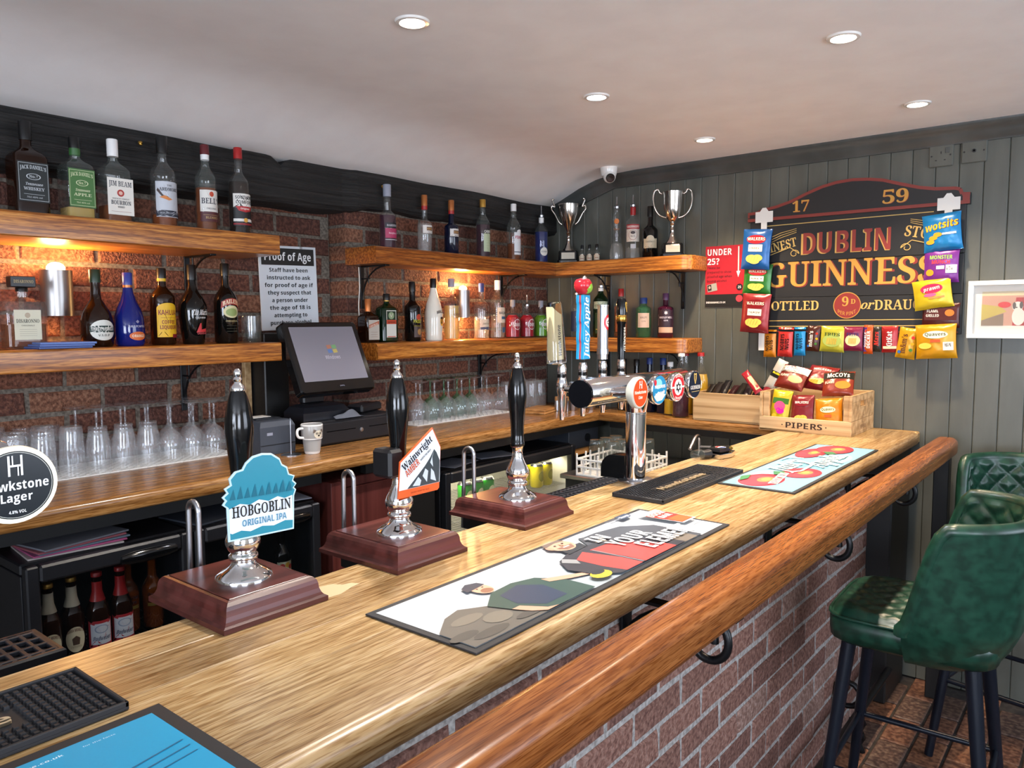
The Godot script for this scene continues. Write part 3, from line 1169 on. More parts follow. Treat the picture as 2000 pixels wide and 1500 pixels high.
func build_sign():
	var O := Vector2(1.66, 1.49)
	var s := thing("pub_sign", "large black painted wooden stout sign with arched red crest on the far wall", "sign", Vector3(0.0, 1.49, 1.66), -90.0)
	var seams := [1.49, 1.655, 1.818, 2.025]
	for i in 3:
		part(s, "board", bx(Vector3(1.212 - O.x, seams[i] - O.y + 0.0006, 0.002), Vector3(2.1 - O.x, seams[i + 1] - O.y - 0.0006, 0.026), 0.0015), plain("sign_black", "17181a", 0.5))
	var crest := [[1.203, 2.012], [1.203, 2.055], [1.245, 2.057], [1.265, 2.066], [1.34, 2.078], [1.41, 2.097], [1.47, 2.122], [1.54, 2.146], [1.6, 2.158], [1.665, 2.162], [1.73, 2.157], [1.79, 2.146], [1.86, 2.122], [1.93, 2.1], [1.99, 2.088], [2.06, 2.083], [2.078, 2.078], [2.085, 2.058], [2.114, 2.056], [2.114, 2.012]]
	var cp := PackedVector2Array()
	for q in crest:
		cp.append(Vector2(q[0], q[1]) - O)
	var cg := G.new()
	cg.prism(cp, 0.002, 0.036, 0.5, 0.003)
	var cr := part(s, "crest", cg, "sign_black")
	var pr := printer(func(p: Vector2, hh: float) -> Vector3: return Vector3(p.x - O.x, p.y - O.y, 0.036 + hh))
	var edge := []
	for q in crest.slice(1, 19):
		edge.append(Vector2(q[0], q[1] - 0.006))
	pr.path(edge, 0.013, "7c2f28")
	pr.rect(1.203, 2.012, 2.114, 2.026, "7c2f28")
	pr.rect(1.203, 2.03, 1.212, 2.052, "7c2f28")
	pr.rect(2.088, 2.02, 2.113, 2.052, "7c2f28")
	for w in [["17", 1.448, 0.05, 0.074], ["59", 1.84, 0.058, 0.1]]:
		text(pr, w[0], w[1] + 0.002, 2.038, w[2], "7c2f28", "serifb", w[3])
		text(pr, w[0], w[1], 2.04, w[2], "c48f3c", "serifb", w[3])
	part(cr, "crest_lettering", pr.g, "ink")
	pr = printer(func(p: Vector2, hh: float) -> Vector3: return Vector3(p.x - O.x, p.y - O.y, 0.026 + hh))
	var gold := "c4923f"
	var pale := "c9a860"
	var red := "7e2a24"
	for y in [1.988, 1.548, 1.522]:
		pr.line(Vector2(1.29, y), Vector2(1.985, y + 0.004), 0.0035, pale)
	pr.rect(1.225, 1.497, 2.09, 1.502, red)
	text(pr, "DUBLIN", 1.637, 1.846, 0.094, "caa054", "sansb", 0.372)
	text(pr, "DUBLIN", 1.643, 1.849, 0.094, "8c332b", "sansb", 0.366)
	text(pr, "GUINNESS", 1.656, 1.7, 0.113, red, "serifb", 0.72)
	text(pr, "GUINNESS", 1.648, 1.704, 0.113, gold, "serifb", 0.712)
	text(pr, "FINEST", 1.36, 1.874, 0.04, pale, "serifb", 0.15, 0.0, 0.0, 0.2)
	text(pr, "STOUT", 1.957, 1.885, 0.045, pale, "serifb", 0.165, 0.0, 0.0, -0.2)
	text(pr, "BOTTLED", 1.411, 1.596, 0.042, pale, "serifb", 0.25)
	text(pr, "or", 1.737, 1.598, 0.036, pale, "serifb", 0.05, 0.35)
	text(pr, "DRAUGHT", 1.9, 1.594, 0.042, pale, "serifb", 0.26)
	pr.disc(1.658, 1.615, 0.058, 0.058, gold, 36)
	pr.disc(1.658, 1.615, 0.055, 0.055, "842a25", 36)
	text(pr, "9", 1.65, 1.612, 0.042, gold, "serifb")
	text(pr, "D", 1.683, 1.622, 0.02, gold, "serifb")
	text(pr, "PER PINT", 1.658, 1.583, 0.015, gold, "sans", 0.075, 0.0, -0.012)
	for i in 3:
		pr.path([Vector2(1.3, 1.905 + 0.012 * i), Vector2(1.36, 1.93 + 0.011 * i), Vector2(1.43, 1.95 + 0.008 * i)], 0.0022, pale)
		pr.path([Vector2(1.9, 1.955 + 0.007 * i), Vector2(1.96, 1.936 + 0.01 * i), Vector2(2.01, 1.915 + 0.012 * i)], 0.0022, pale)
	for w in [[1.422, 1.853, 1.0], [1.888, 1.852, -1.0]]:
		var sp := []
		for i in 18:
			var a := i * 0.42
			sp.append(Vector2(w[0] + w[2] * cos(a) * (0.022 - 0.0009 * i), w[1] + sin(a) * (0.02 - 0.0009 * i)))
		pr.path(sp, 0.003, pale)
		pr.path([Vector2(w[0] + w[2] * 0.022, w[1]), Vector2(w[0] - w[2] * 0.02, w[1] + 0.03), Vector2(w[0] - w[2] * 0.11, w[1] + (0.0 if w[2] > 0 else 0.005))], 0.003, pale)
	part(s, "lettering", pr.g, "ink")
	# hanger strips
	for q in [[1.282, 1.97, 2.072, "white plastic hanger strip at the left end of the painted sign"], [2.04, 1.957, 2.072, "white plastic hanger strip at the right end of the painted sign"]]:
		var hs := thing("hanger_strip", q[3], "hanger strip", Vector3(0.0, q[1], q[0]), -90.0, "snack hanger strips")
		var hg := G.new()
		hg.prism(PackedVector2Array([Vector2(-0.041, 0.035), Vector2(0.041, 0.035), Vector2(0.041, 0.085), Vector2(0.02, 0.085), Vector2(0.008, 0.102), Vector2(-0.008, 0.102), Vector2(-0.02, 0.085), Vector2(-0.041, 0.085)]), 0.038, 0.04)
		part(hs, "header", hg, "white_plastic")
		part(hs, "strip", bx(Vector3(-0.014, -0.56, 0.0378), Vector3(0.014, 0.04, 0.039)), "white_plastic")
	# packets on the strips: [z, y, w, h, colour ...]
	var gl := "packets hanging on the left strip"
	var wx := -0.062
	pack("crisp_packet", "blue crisp packet hanging at the top left of the painted sign", Vector3(wx - 0.012, 1.88, 1.263), -90.0, 0.138, 0.185, 0.036, "1f5fa8", crisp_art("WALKERS", "f4ead0", "b8252b", "efe7cf", "e6c25a", "CHEESE"), gl, Vector3(0, 0, -4))
	pack("crisp_packet", "green crisp packet hanging below the blue one", Vector3(wx + 0.01, 1.742, 1.262), -90.0, 0.138, 0.142, 0.024, "2c7a2e", crisp_art("WALKERS", "f4ead0", "b8252b", "efe7cf", "e6c25a", "SALT"), gl, Vector3(0, 0, -4))
	pack("crisp_packet", "red crisp packet hanging lowest on the left strip", Vector3(wx - 0.004, 1.584, 1.262), -90.0, 0.138, 0.182, 0.036, "9d2a2c", crisp_art("WALKERS", "f4ead0", "7a1a1e", "efe0cf", "e6c25a", "READY"), gl, Vector3(0, 0, -4))
	var grp := "packets hanging on the right strip"
	pack("crisp_packet", "bright blue corn puff packet at the top of the right strip", Vector3(-0.064, 1.902, 2.026), -90.0, 0.142, 0.15, 0.04, "1b7cc0", func(p, w, h):
		text(p, "wotsits", 0, h * 0.08, h * 0.2, "5b2a10", "sansb", w * 0.86, 0.2, 0.0, 0.12)
		text(p, "wotsits", -0.001, h * 0.09, h * 0.2, "f2a51c", "sansb", w * 0.83, 0.2, 0.0, 0.12)
		for q in [[-0.22, -0.14], [-0.1, -0.06], [-0.3, -0.24]]:
			p.disc(w * q[0], h * q[1], w * 0.11, h * 0.06, "e88a1e", 14)
		p.rect(w * 0.02, -h * 0.08, w * 0.36, -h * 0.03, "e9e6de"), grp, Vector3(0, 0, 5))
	pack("crisp_packet", "purple snack packet below the bright blue one", Vector3(-0.056, 1.768, 2.026), -90.0, 0.13, 0.135, 0.034, "7b2f94", func(p, w, h):
		text(p, "MONSTER", 0, h * 0.2, h * 0.11, "8fd04a", "sansb", w * 0.62)
		text(p, "MUNCH", 0, h * 0.06, h * 0.11, "e8433a", "sansb", w * 0.5)
		p.rect(-w * 0.12, -h * 0.1, w * 0.1, 0.0, "e8e4dc")
		p.disc(-w * 0.3, -h * 0.2, w * 0.11, h * 0.1, "e88a1e", 14)
		p.rect(w * 0.14, -h * 0.22, w * 0.44, h * 0.02, "d9d9d4")
		text(p, "WIN", w * 0.24, -h * 0.13, h * 0.1, "222222", "sansb", w * 0.16), grp)
	pack("crisp_packet", "yellow and pink snack packet in the middle of the right strip", Vector3(-0.064, 1.655, 2.0), -90.0, 0.145, 0.12, 0.034, "d8c22a", func(p, w, h):
		p.disc(0, h * 0.18, w * 0.28, h * 0.16, "c42a50", 20)
		text(p, "prawn", 0, h * 0.13, h * 0.12, "f3e8d2", "sansb", w * 0.4, 0.2, 0.0, 0.1)
		p.disc(-w * 0.05, -h * 0.03, w * 0.16, h * 0.06, "e05a8c", 14)
		p.rect(-w * 0.1, -h * 0.16, w * 0.3, -h * 0.1, "d98a50"), grp, Vector3(0, 0, 8))
	pack("crisp_packet", "dark brown ridged crisp packet above the cheese curls", Vector3(-0.054, 1.568, 2.03), -90.0, 0.14, 0.1, 0.026, "4a1c18", func(p, w, h):
		p.rect(-w * 0.42, -h * 0.2, w * 0.42, h * 0.3, "4f2019")
		text(p, "FLAME", -w * 0.2, h * 0.12, h * 0.11, "d8d4ca", "sansb", w * 0.3)
		text(p, "GRILLED", -w * 0.2, -h * 0.06, h * 0.11, "d8d4ca", "sansb", w * 0.34)
		p.disc(w * 0.24, h * 0.1, w * 0.12, h * 0.14, "c9742e", 14), grp)
	pack("crisp_packet", "yellow cheese curls packet lowest on the right strip", Vector3(-0.068, 1.462, 2.02), -90.0, 0.152, 0.14, 0.04, "e3a51a", func(p, w, h):
		p.disc(0, h * 0.2, w * 0.3, h * 0.11, "f2e9d0", 20)
		text(p, "Quavers", 0, h * 0.165, h * 0.1, "3a4a1c", "sansb", w * 0.5)
		p.rect(-w * 0.12, -h * 0.02, w * 0.12, h * 0.06, "d0562e")
		p.disc(-w * 0.25, -h * 0.12, w * 0.16, h * 0.09, "efc04a", 14)
		p.rect(w * 0.18, -h * 0.26, w * 0.42, -h * 0.02, "d9d9d4")
		text(p, "WIN", w * 0.29, -h * 0.16, h * 0.1, "222222", "sansb", w * 0.15), grp, Vector3(0, 0, 3))
	# small packets pinned under the sign
	var gs := "small packets under the sign"
	var nuts = func(c1: String) -> Callable:
		return func(p: Pr, w: float, h: float):
			text(p, "NOBBYS", -w * 0.04, 0, w * 0.26, c1, "sansb", h * 0.55, 0.0, 0.0, PI / 2)
			text(p, "NUTS", w * 0.28, -h * 0.06, w * 0.26, c1, "sansb", h * 0.36, 0.0, 0.0, PI / 2)
			p.rect(-w * 0.5, h * 0.36, w * 0.5, h * 0.43, "17181a")
	pack("nut_packet", "orange nut packet leftmost under the sign", Vector3(-0.032, 1.443, 1.321), -90.0, 0.06, 0.128, 0.022, "d9861c", nuts.call("1a1a1a"), gs)
	pack("nut_packet", "red nut packet second under the sign", Vector3(-0.034, 1.45, 1.394), -90.0, 0.07, 0.136, 0.024, "d93a34", nuts.call("1a1a1a"), gs, Vector3(0, 0, -2))
	pack("nut_packet", "bright blue nut packet third under the sign", Vector3(-0.032, 1.454, 1.459), -90.0, 0.052, 0.13, 0.022, "1890cf", nuts.call("14202a"), gs)
	var mm = func(c1: String) -> Callable:
		return func(p: Pr, w: float, h: float):
			text(p, "m&m's", 0, -h * 0.02, w * 0.3, c1, "serifb", h * 0.62, 0.0, 0.0, PI / 2)
			for q in [[0.28, 0.2, "c8342a"], [0.3, 0.0, "e0a21c"], [0.26, -0.2, "3f7a34"], [-0.3, -0.3, "2a5fa8"]]:
				p.disc(w * q[0], h * q[1], w * 0.09, w * 0.09, q[2], 12)
	pack("chocolate_packet", "brown chocolate drops packet under the sign", Vector3(-0.032, 1.468, 1.519), -90.0, 0.058, 0.115, 0.024, "4f2418", mm.call("efe6da"), gs, Vector3(0, 0, -4))
	var fries = func(c1: String, c2: String) -> Callable:
		return func(p: Pr, w: float, h: float):
			p.disc(0, -h * 0.06, w * 0.38, h * 0.24, c2, 20)
			text(p, "FRIES", 0, h * 0.12, h * 0.13, c1, "serifb", w * 0.62)
			for i in 6:
				p.line(Vector2(-w * 0.2 + w * 0.07 * i, -h * 0.2), Vector2(-w * 0.16 + w * 0.07 * i, h * 0.04), w * 0.035, "d8a040")
	pack("crisp_packet", "lime yellow fries packet under the middle of the sign", Vector3(-0.034, 1.466, 1.603), -90.0, 0.106, 0.114, 0.026, "c3c23c", fries.call("2c4a2c", "9fb05a"), gs, Vector3(0, 0, -3))
	pack("crisp_packet", "magenta and cream fries packet under the sign", Vector3(-0.034, 1.468, 1.69), -90.0, 0.082, 0.106, 0.026, "8a1f48", fries.call("2c3a6a", "d8cf9c"), gs)
	pack("chocolate_bar", "orange and purple chocolate bar under the sign", Vector3(-0.03, 1.466, 1.7515), -90.0, 0.038, 0.125, 0.018, "d8581c", func(p, w, h):
		p.rect(-w * 0.5, -h * 0.42, -w * 0.12, h * 0.42, "4a2a6a")
		text(p, "DOUBLE", -w * 0.2, 0, w * 0.2, "f2ece0", "sansb", h * 0.5, 0.0, 0.0, PI / 2)
		text(p, "DECKER", w * 0.22, 0, w * 0.34, "f2ece0", "sansb", h * 0.6, 0.0, 0.0, PI / 2), gs)
	pack("chocolate_bar", "black chocolate bar with red script under the sign", Vector3(-0.03, 1.468, 1.787), -90.0, 0.035, 0.108, 0.018, "2c2723", func(p, w, h):
		text(p, "Mars", w * 0.2, 0, w * 0.5, "d8352c", "serifb", h * 0.55, 0.3, 0.0, PI / 2), gs)
	pack("chocolate_bar", "red wafer bar packet under the sign", Vector3(-0.032, 1.468, 1.838), -90.0, 0.066, 0.112, 0.02, "b0222a", func(p, w, h):
		text(p, "KitKat", w * 0.16, 0, w * 0.34, "f0e8e0", "sansb", h * 0.6, 0.0, 0.0, PI / 2)
		p.rect(-w * 0.4, -h * 0.36, w * 0.4, -h * 0.26, "e2c8a8"), gs, Vector3(0, 0, 2))
	pack("chocolate_packet", "yellow chocolate peanuts packet rightmost under the sign", Vector3(-0.034, 1.452, 1.906), -90.0, 0.076, 0.13, 0.028, "e0a81a", mm.call("5a2a14"), gs, Vector3(0, 0, -8))
	# age notices
	var u := thing("age_notice", "red under twenty-five age notice beside the painted sign", "notice", Vector3(-0.0015, 1.617, 1.0835), -90.0)
	part(u, "card", bx(Vector3(-0.105, 0, 0.0), Vector3(0.105, 0.297, 0.003)), plain("notice_red", "b01f2e", 0.4))
	pr = printer(func(p: Vector2, hh: float) -> Vector3: return Vector3(p.x, p.y, 0.003 + hh))
	pr.rect(-0.105, 0.0, 0.105, 0.062, "17161a")
	text(pr, "UNDER", -0.095, 0.252, 0.031, "efece6", "sansb", 0.125, 0.0, 0.0, 0.0, 0.0)
	text(pr, "25?", -0.095, 0.207, 0.031, "efece6", "sansb", 0.062, 0.0, 0.0, 0.0, 0.0)
	var ty := 0.186
	for l in ["Please be", "prepared to show", "proof of age when", "buying alcohol"]:
		text(pr, l, -0.095, ty, 0.0115, "1a1216", "sans", 0.0, 0.0, 0.0, 0.0, 0.0)
		ty -= 0.0215
	text(pr, "DRINKAWARE.CO.UK", -0.098, 0.018, 0.009, "efece6", "sansb", 0.1, 0.0, 0.0, 0.0, 0.0)
	pr.rect(0.062, 0.17, 0.068, 0.29, "efece6")
	pr.poly([Vector2(0.055, 0.172), Vector2(0.065, 0.142), Vector2(0.075, 0.172)], "efece6")
	pr.disc(0.072, 0.095, 0.016, 0.016, "15141a", 20)
	text(pr, "25", 0.072, 0.089, 0.012, "efece6", "sansb")
	pr.disc(0.072, 0.04, 0.017, 0.017, "c23a48", 20)
	pr.poly([Vector2(-0.09, 0.072), Vector2(-0.04, 0.082), Vector2(-0.046, 0.118), Vector2(-0.096, 0.108)], "9a9a90")
	pr.poly([Vector2(-0.089, 0.078), Vector2(-0.07, 0.082), Vector2(-0.073, 0.11), Vector2(-0.093, 0.106)], "2a1a1c")
	pr.disc(-0.081, 0.096, 0.006, 0.007, "c8a898", 12)
	part(u, "print", pr.g, "ink")
	var pa := thing("proof_of_age_notice", "white proof of age notice with black heading on the brick wall", "notice", Vector3(-1.672, 1.522, -0.1), 0.0)
	pa.rotation_degrees.z = 1.5
	part(pa, "plate", bx(Vector3(-0.14, 0.0, 0.0), Vector3(0.14, 0.345, 0.004), 0.001), plain("notice_white", "cfd6dc", 0.35))
	pr = printer(func(p: Vector2, hh: float) -> Vector3: return Vector3(p.x, p.y, 0.004 + hh))
	pr.rect(-0.128, 0.266, 0.128, 0.335, "101114")
	text(pr, "Proof of Age", 0, 0.285, 0.033, "e4e6e8", "sansb", 0.226)
	ty = 0.238
	for l in ["Staff have been", "instructed to ask", "for proof of age if", "they suspect that", "a person under", "the age of 18 is", "attempting to", "purchase alcohol"]:
		text(pr, l, 0, ty, 0.0165, "15171a", "sansb", 0.0135 * l.length() * 0.92)
		ty -= 0.0308
	part(pa, "print", pr.g, "ink")
	part(pa, "screw", turned([[0.0, 0.0], [0.006, 0.0], [0.005, 0.003], [0.0, 0.0035]], 12), "steel", Vector3(0.066, 0.34, 0.004)).rotation_degrees.x = 90
	# painted-over socket plates
	for q in [[2.0, 2.218, "painted-over socket outlet under the cornice, left of the pair"], [2.117, 2.22, "painted-over aerial outlet under the cornice, right of the pair"]]:
		var so := thing("wall_socket", q[2], "socket", Vector3(0.0, q[1] - 0.045, q[0]), -90.0, "grey painted sockets")
		part(so, "plate", bx(Vector3(-0.044, 0.0, 0.001), Vector3(0.044, 0.088, 0.011), 0.003), "grey_paint")
		if q[0] < 2.05:
			for w in [[0.0, 0.056, 0.004, 0.01], [-0.018, 0.026, 0.007, 0.004], [0.014, 0.026, 0.007, 0.004]]:
				part(so, "slot", bx(Vector3(w[0] - w[2] / 2, w[1] - w[3] / 2, 0.0108), Vector3(w[0] + w[2] / 2, w[1] + w[3] / 2, 0.0114)), "black_paint")
			part(so, "switch", bx(Vector3(0.016, 0.052, 0.011), Vector3(0.03, 0.074, 0.015), 0.001), "grey_trim")
		else:
			part(so, "jack", turned([[0.0, 0.0], [0.004, 0.0], [0.004, 0.005], [0.007, 0.005], [0.007, 0.0]], 14), "black_paint", Vector3(0, 0.046, 0.011)).rotation_degrees.x = 90
		for sx in [-0.034, 0.034]:
			part(so, "screw", turned([[0.0, 0.0015], [0.0035, 0.001], [0.0035, 0.0]], 10), "black_paint", Vector3(sx, 0.044, 0.011)).rotation_degrees.x = 90
	# framed picture
	var fr := thing("framed_picture", "white framed picture of a dog at a pub table, right of the sign", "picture", Vector3(-0.001, 1.476, 2.262), -90.0)
	var fw := 0.142
	var fh := 0.228
	for q in [[-fw, 0.0, fw, 0.018], [-fw, fh - 0.018, fw, fh], [-fw, 0.018, -fw + 0.018, fh - 0.018], [fw - 0.018, 0.018, fw, fh - 0.018]]:
		part(fr, "frame_bar", bx(Vector3(q[0], q[1], 0.0), Vector3(q[2], q[3], 0.03), 0.001), "white_gloss")
	part(fr, "mount", bx(Vector3(-fw + 0.018, 0.018, 0.002), Vector3(fw - 0.018, fh - 0.018, 0.006)), "paper")
	pr = printer(func(p: Vector2, hh: float) -> Vector3: return Vector3(p.x, p.y, 0.006 + hh))
	var ax := -0.095
	var ay := 0.05
	pr.rect(ax, ay, 0.095, ay + 0.135, "b98f7c")
	pr.rect(ax, ay + 0.118, 0.095, ay + 0.135, "cfc09a")
	pr.poly([Vector2(0.01, ay), Vector2(0.095, ay), Vector2(0.095, ay + 0.11), Vector2(0.02, ay + 0.11)], "a8282c")
	for i in 5:
		pr.line(Vector2(0.025 + 0.016 * i, ay + 0.02), Vector2(0.025 + 0.016 * i, ay + 0.108), 0.0015, "7c1a20")
	pr.poly([Vector2(ax, ay + 0.02), Vector2(-0.01, ay + 0.055), Vector2(-0.03, ay + 0.075), Vector2(ax, ay + 0.085)], "b0a04a")
	pr.poly([Vector2(ax, ay), Vector2(-0.02, ay), Vector2(-0.02, ay + 0.048), Vector2(ax, ay + 0.02)], "7a6a58")
	pr.disc(-0.018, ay + 0.082, 0.022, 0.012, "c02a30", 16)
	pr.disc(0.03, ay + 0.035, 0.022, 0.034, "d8d4cc", 18)
	pr.disc(0.026, ay + 0.075, 0.018, 0.019, "d8d4cc", 18)
	pr.disc(0.015, ay + 0.078, 0.006, 0.014, "4a4644", 12)
	pr.disc(0.038, ay + 0.08, 0.006, 0.014, "4a4644", 12)
	pr.disc(0.023, ay + 0.071, 0.003, 0.0025, "222222", 10)
	part(fr, "artwork", pr.g, "ink")
	part(fr, "glazing", bx(Vector3(-fw + 0.017, 0.017, 0.022), Vector3(fw - 0.017, fh - 0.017, 0.0235)), "window_glass")
	build_crates()

func build_crates():
	# open-fronted crate on the bar end
	var c := thing("snack_crate", "open fronted wooden snack crate lettered on its low front, on the bar end", "crate", Vector3(-0.19, 1.081, 1.592), -90.0)
	# local x runs along world z, local z towards the camera side (-x)
	var W := 0.189
	var D := 0.17
	part(c, "base", bx(Vector3(-W, 0.0, -D), Vector3(W, 0.008, D)), "crate_wood")
	var lf := part(c, "front_panel", bx(Vector3(-W, 0.0, D - 0.011), Vector3(W, 0.06, D), 0.0015), "crate_wood")
	var pr := printer(func(p: Vector2, hh: float) -> Vector3: return Vector3(p.x, p.y, D + hh))
	text(pr, "PIPERS", 0.0, 0.017, 0.024, "2b1a12", "sansb", 0.15)
	pr.disc(-0.09, 0.029, 0.0028, 0.0028, "2b1a12", 12)
	pr.disc(0.09, 0.029, 0.0028, 0.0028, "2b1a12", 12)
	part(lf, "stamp", pr.g, "ink")
	part(c, "back_panel", bx(Vector3(-W, 0.008, -D), Vector3(W, 0.163, -D + 0.011), 0.0015), "crate_wood")
	for s in [-1.0, 1.0]:
		var e := G.new()
		var x0: float = s * W - (0.011 if s > 0 else 0.0)
		var x1: float = x0 + 0.011
		e.box(Vector3(x0, 0.06 if s < 0 else 0.061, -D + 0.012), Vector3(x1, 0.112, D), 0.001)
		e.box(Vector3(x0, 0.008, -D + 0.012), Vector3(x1, 0.06, D - 0.012), 0.001)
		e.box(Vector3(x0, 0.112, -D + 0.012), Vector3(x1, 0.136, -0.045), 0.001)
		e.box(Vector3(x0, 0.112, 0.045), Vector3(x1, 0.136, D), 0.001)
		e.box(Vector3(x0, 0.136, -D + 0.012), Vector3(x1, 0.165, D), 0.001)
		var ep := part(c, "end_panel", e, "crate_wood")
		part(c, "corner_post", bx(Vector3(s * (W - 0.024) - 0.012, 0.009, D - 0.03), Vector3(s * (W - 0.024) + 0.012, 0.163, D - 0.0115), 0.001), "crate_wood")
		if s > 0:
			var q := printer(func(p: Vector2, hh: float) -> Vector3: return Vector3(W + hh, p.y, -p.x))
			text(q, "PIPERS", 0.0, 0.018, 0.018, "8a6848", "sansb", 0.09)
			q.disc(0.0, 0.06, 0.015, 0.018, "9a7854", 18, 0.8)
			q.path([Vector2(-0.02, 0.045), Vector2(-0.005, 0.07), Vector2(0.0, 0.098), Vector2(0.008, 0.07), Vector2(0.03, 0.078)], 0.0022, "8a6848")
			part(ep, "emblem", q.g, "ink")
	var gc := "packets in the open crate"
	var ready := crisp_art("WALKERS", "f0e0d0", "7a1a20", "", "e0b04a")
	pack("crate_packet", "yellow and pink crisp packet at the left in the open crate", Vector3(-0.305, 1.176, 1.476), -90.0, 0.085, 0.15, 0.04, "d0b81e", func(p, w, h):
		p.rect(-w * 0.4, h * 0.1, w * 0.4, h * 0.26, "3a6a2a")
		p.disc(0, h * 0.02, w * 0.28, h * 0.15, "d84a78", 18)
		p.disc(w * 0.06, -h * 0.1, w * 0.2, h * 0.1, "e01c8c", 16)
		p.disc(-w * 0.2, -h * 0.26, w * 0.12, h * 0.06, "e8a82a", 12), gc, Vector3(-12, 0, -4))
	pack("crate_packet", "dark red crisp packet in the middle of the open crate", Vector3(-0.31, 1.166, 1.57), -90.0, 0.095, 0.14, 0.042, "7d1d22", ready, gc, Vector3(-14, 0, 3))
	pack("crate_packet", "orange cheese curls packet at the right in the open crate", Vector3(-0.305, 1.162, 1.677), -90.0, 0.11, 0.13, 0.042, "e08a1c", func(p, w, h):
		p.disc(0, h * 0.12, w * 0.28, h * 0.1, "e8d8b0", 18)
		text(p, "Quavers", 0, h * 0.09, h * 0.09, "3a4a1c", "sansb", w * 0.46)
		p.rect(-w * 0.12, -h * 0.12, w * 0.14, -h * 0.04, "d0562e"), gc, Vector3(-12, 0, 6))
	pack("crate_packet", "blue and white packet in the right corner of the open crate", Vector3(-0.245, 1.15, 1.735), -90.0, 0.05, 0.11, 0.03, "5878a8", func(p, w, h):
		p.disc(0, 0.0, w * 0.3, h * 0.16, "e0a030", 14), gc, Vector3(-8, 0, -10))
	var mc = func(p, w, h):
		p.rect(-w * 0.48, h * 0.12, w * 0.48, h * 0.42, "1c1614")
		text(p, "McCOYs", 0.0, h * 0.18, h * 0.17, "e8e2d4", "sansb", w * 0.7)
		p.disc(w * 0.16, -h * 0.14, w * 0.24, h * 0.16, "c8762e", 16)
		text(p, "FLAME", -w * 0.25, -h * 0.08, h * 0.1, "e0c8b0", "sansb", w * 0.3)
	pack("crate_packet", "dark red ridged crisp packet on top of the open crate, left", Vector3(-0.25, 1.302, 1.507), -92.0, 0.13, 0.12, 0.042, "7a2418", mc, gc, Vector3(-38, 0, -10))
	pack("crate_packet", "plain dark red crisp packet on top of the open crate, middle", Vector3(-0.175, 1.3, 1.6), -88.0, 0.125, 0.13, 0.042, "8a2024", ready, gc, Vector3(-42, 0, -8))
	pack("crate_packet", "black topped ridged crisp packet on top of the open crate, right", Vector3(-0.245, 1.284, 1.694), -86.0, 0.125, 0.12, 0.04, "8c3018", mc, gc, Vector3(-36, 0, 4))
	# plain tray beside it with dark bars
	var t := thing("plain_crate", "plain bamboo box of dark snack bars beside the snack crate", "crate", Vector3(-0.12, 1.081, 1.212), -90.0)
	var w2 := 0.182
	var d2 := 0.105
	part(t, "base", bx(Vector3(-w2, 0, -d2), Vector3(w2, 0.008, d2)), "crate_wood")
	for s in [-1.0, 1.0]:
		part(t, "long_side", bx(Vector3(-w2, 0.008, s * d2 - 0.005), Vector3(w2, 0.132, s * d2 + 0.005), 0.001), "crate_wood")
		part(t, "end", bx(Vector3(s * (w2 - 0.005) - 0.005, 0.008, -d2 + 0.0055), Vector3(s * (w2 - 0.005) + 0.005, 0.132, d2 - 0.0055), 0.001), "crate_wood")
	var cols := ["1d1a1c", "26201f", "1a1c20", "3a1c1e", "221d1a", "30262a", "1d1a1c", "8a1f2e"]
	for i in 8:
		pack("snack_bar", "%s in the plain bamboo box, %s" % ["dark wrapped bar" if i < 7 else "crimson wrapped bar", ["leftmost", "second from the left", "third from the left", "fourth from the left", "fifth from the left", "sixth from the left", "rightmost low one", "pushed in at the right"][i]], Vector3(-0.125, 1.21 + 0.006 * (i % 3), 1.066 + 0.0385 * i), -90.0 + rng.randf_range(-4, 4), 0.036, 0.13, 0.02, cols[i], null, "bars in the bamboo box", Vector3(-62 + 6 * (i % 3), 0, rng.randf_range(-3, 3)))
	pack("snack_bar", "red and yellow bar sticking up from the bamboo box", Vector3(-0.17, 1.268, 1.29), -90.0, 0.036, 0.13, 0.018, "b8283a", func(p, w, h): p.rect(-w * 0.1, -h * 0.4, w * 0.42, h * 0.2, "d8cf9a"), "bars in the bamboo box", Vector3(-25, 0, 42))
	pack("snack_bar", "white pointed packet sticking up beside the snack crate", Vector3(-0.085, 1.3, 1.372), -90.0, 0.05, 0.15, 0.026, "d9d6cc", func(p, w, h):
		p.rect(-w * 0.45, -h * 0.08, w * 0.45, h * 0.1, "1c1a1c")
		p.rect(-w * 0.3, h * 0.02, w * 0.4, h * 0.08, "d8c22a"), "bars in the bamboo box", Vector3(-10, 0, -24))

# ---------------------------------------------------------------- on the bar: hand pumps, beer fonts, mats
func moulded(w: float, d: float, rows: Array) -> G:
	# rectangular block with a moulded edge; rows are [inset, height]
	var g := G.new()
	var ring = func(q):
		var a: float = w / 2 - q[0]
		var b: float = d / 2 - q[0]
		return [Vector3(-a, q[1], -b), Vector3(a, q[1], -b), Vector3(a, q[1], b), Vector3(-a, q[1], b)]
	var outs := [Vector3(0, 0.1, -1), Vector3(1, 0.1, 0), Vector3(0, 0.1, 1), Vector3(-1, 0.1, 0)]
	for i in rows.size() - 1:
		var a = ring.call(rows[i])
		var b = ring.call(rows[i + 1])
		for j in 4:
			g.quad(a[j], a[(j + 1) % 4], b[(j + 1) % 4], b[j], outs[j])
	var t = ring.call(rows[-1])
	g.quad(t[0], t[1], t[2], t[3], Vector3.UP)
	var u = ring.call(rows[0])
	g.quad(u[0], u[1], u[2], u[3], Vector3.DOWN)
	return g

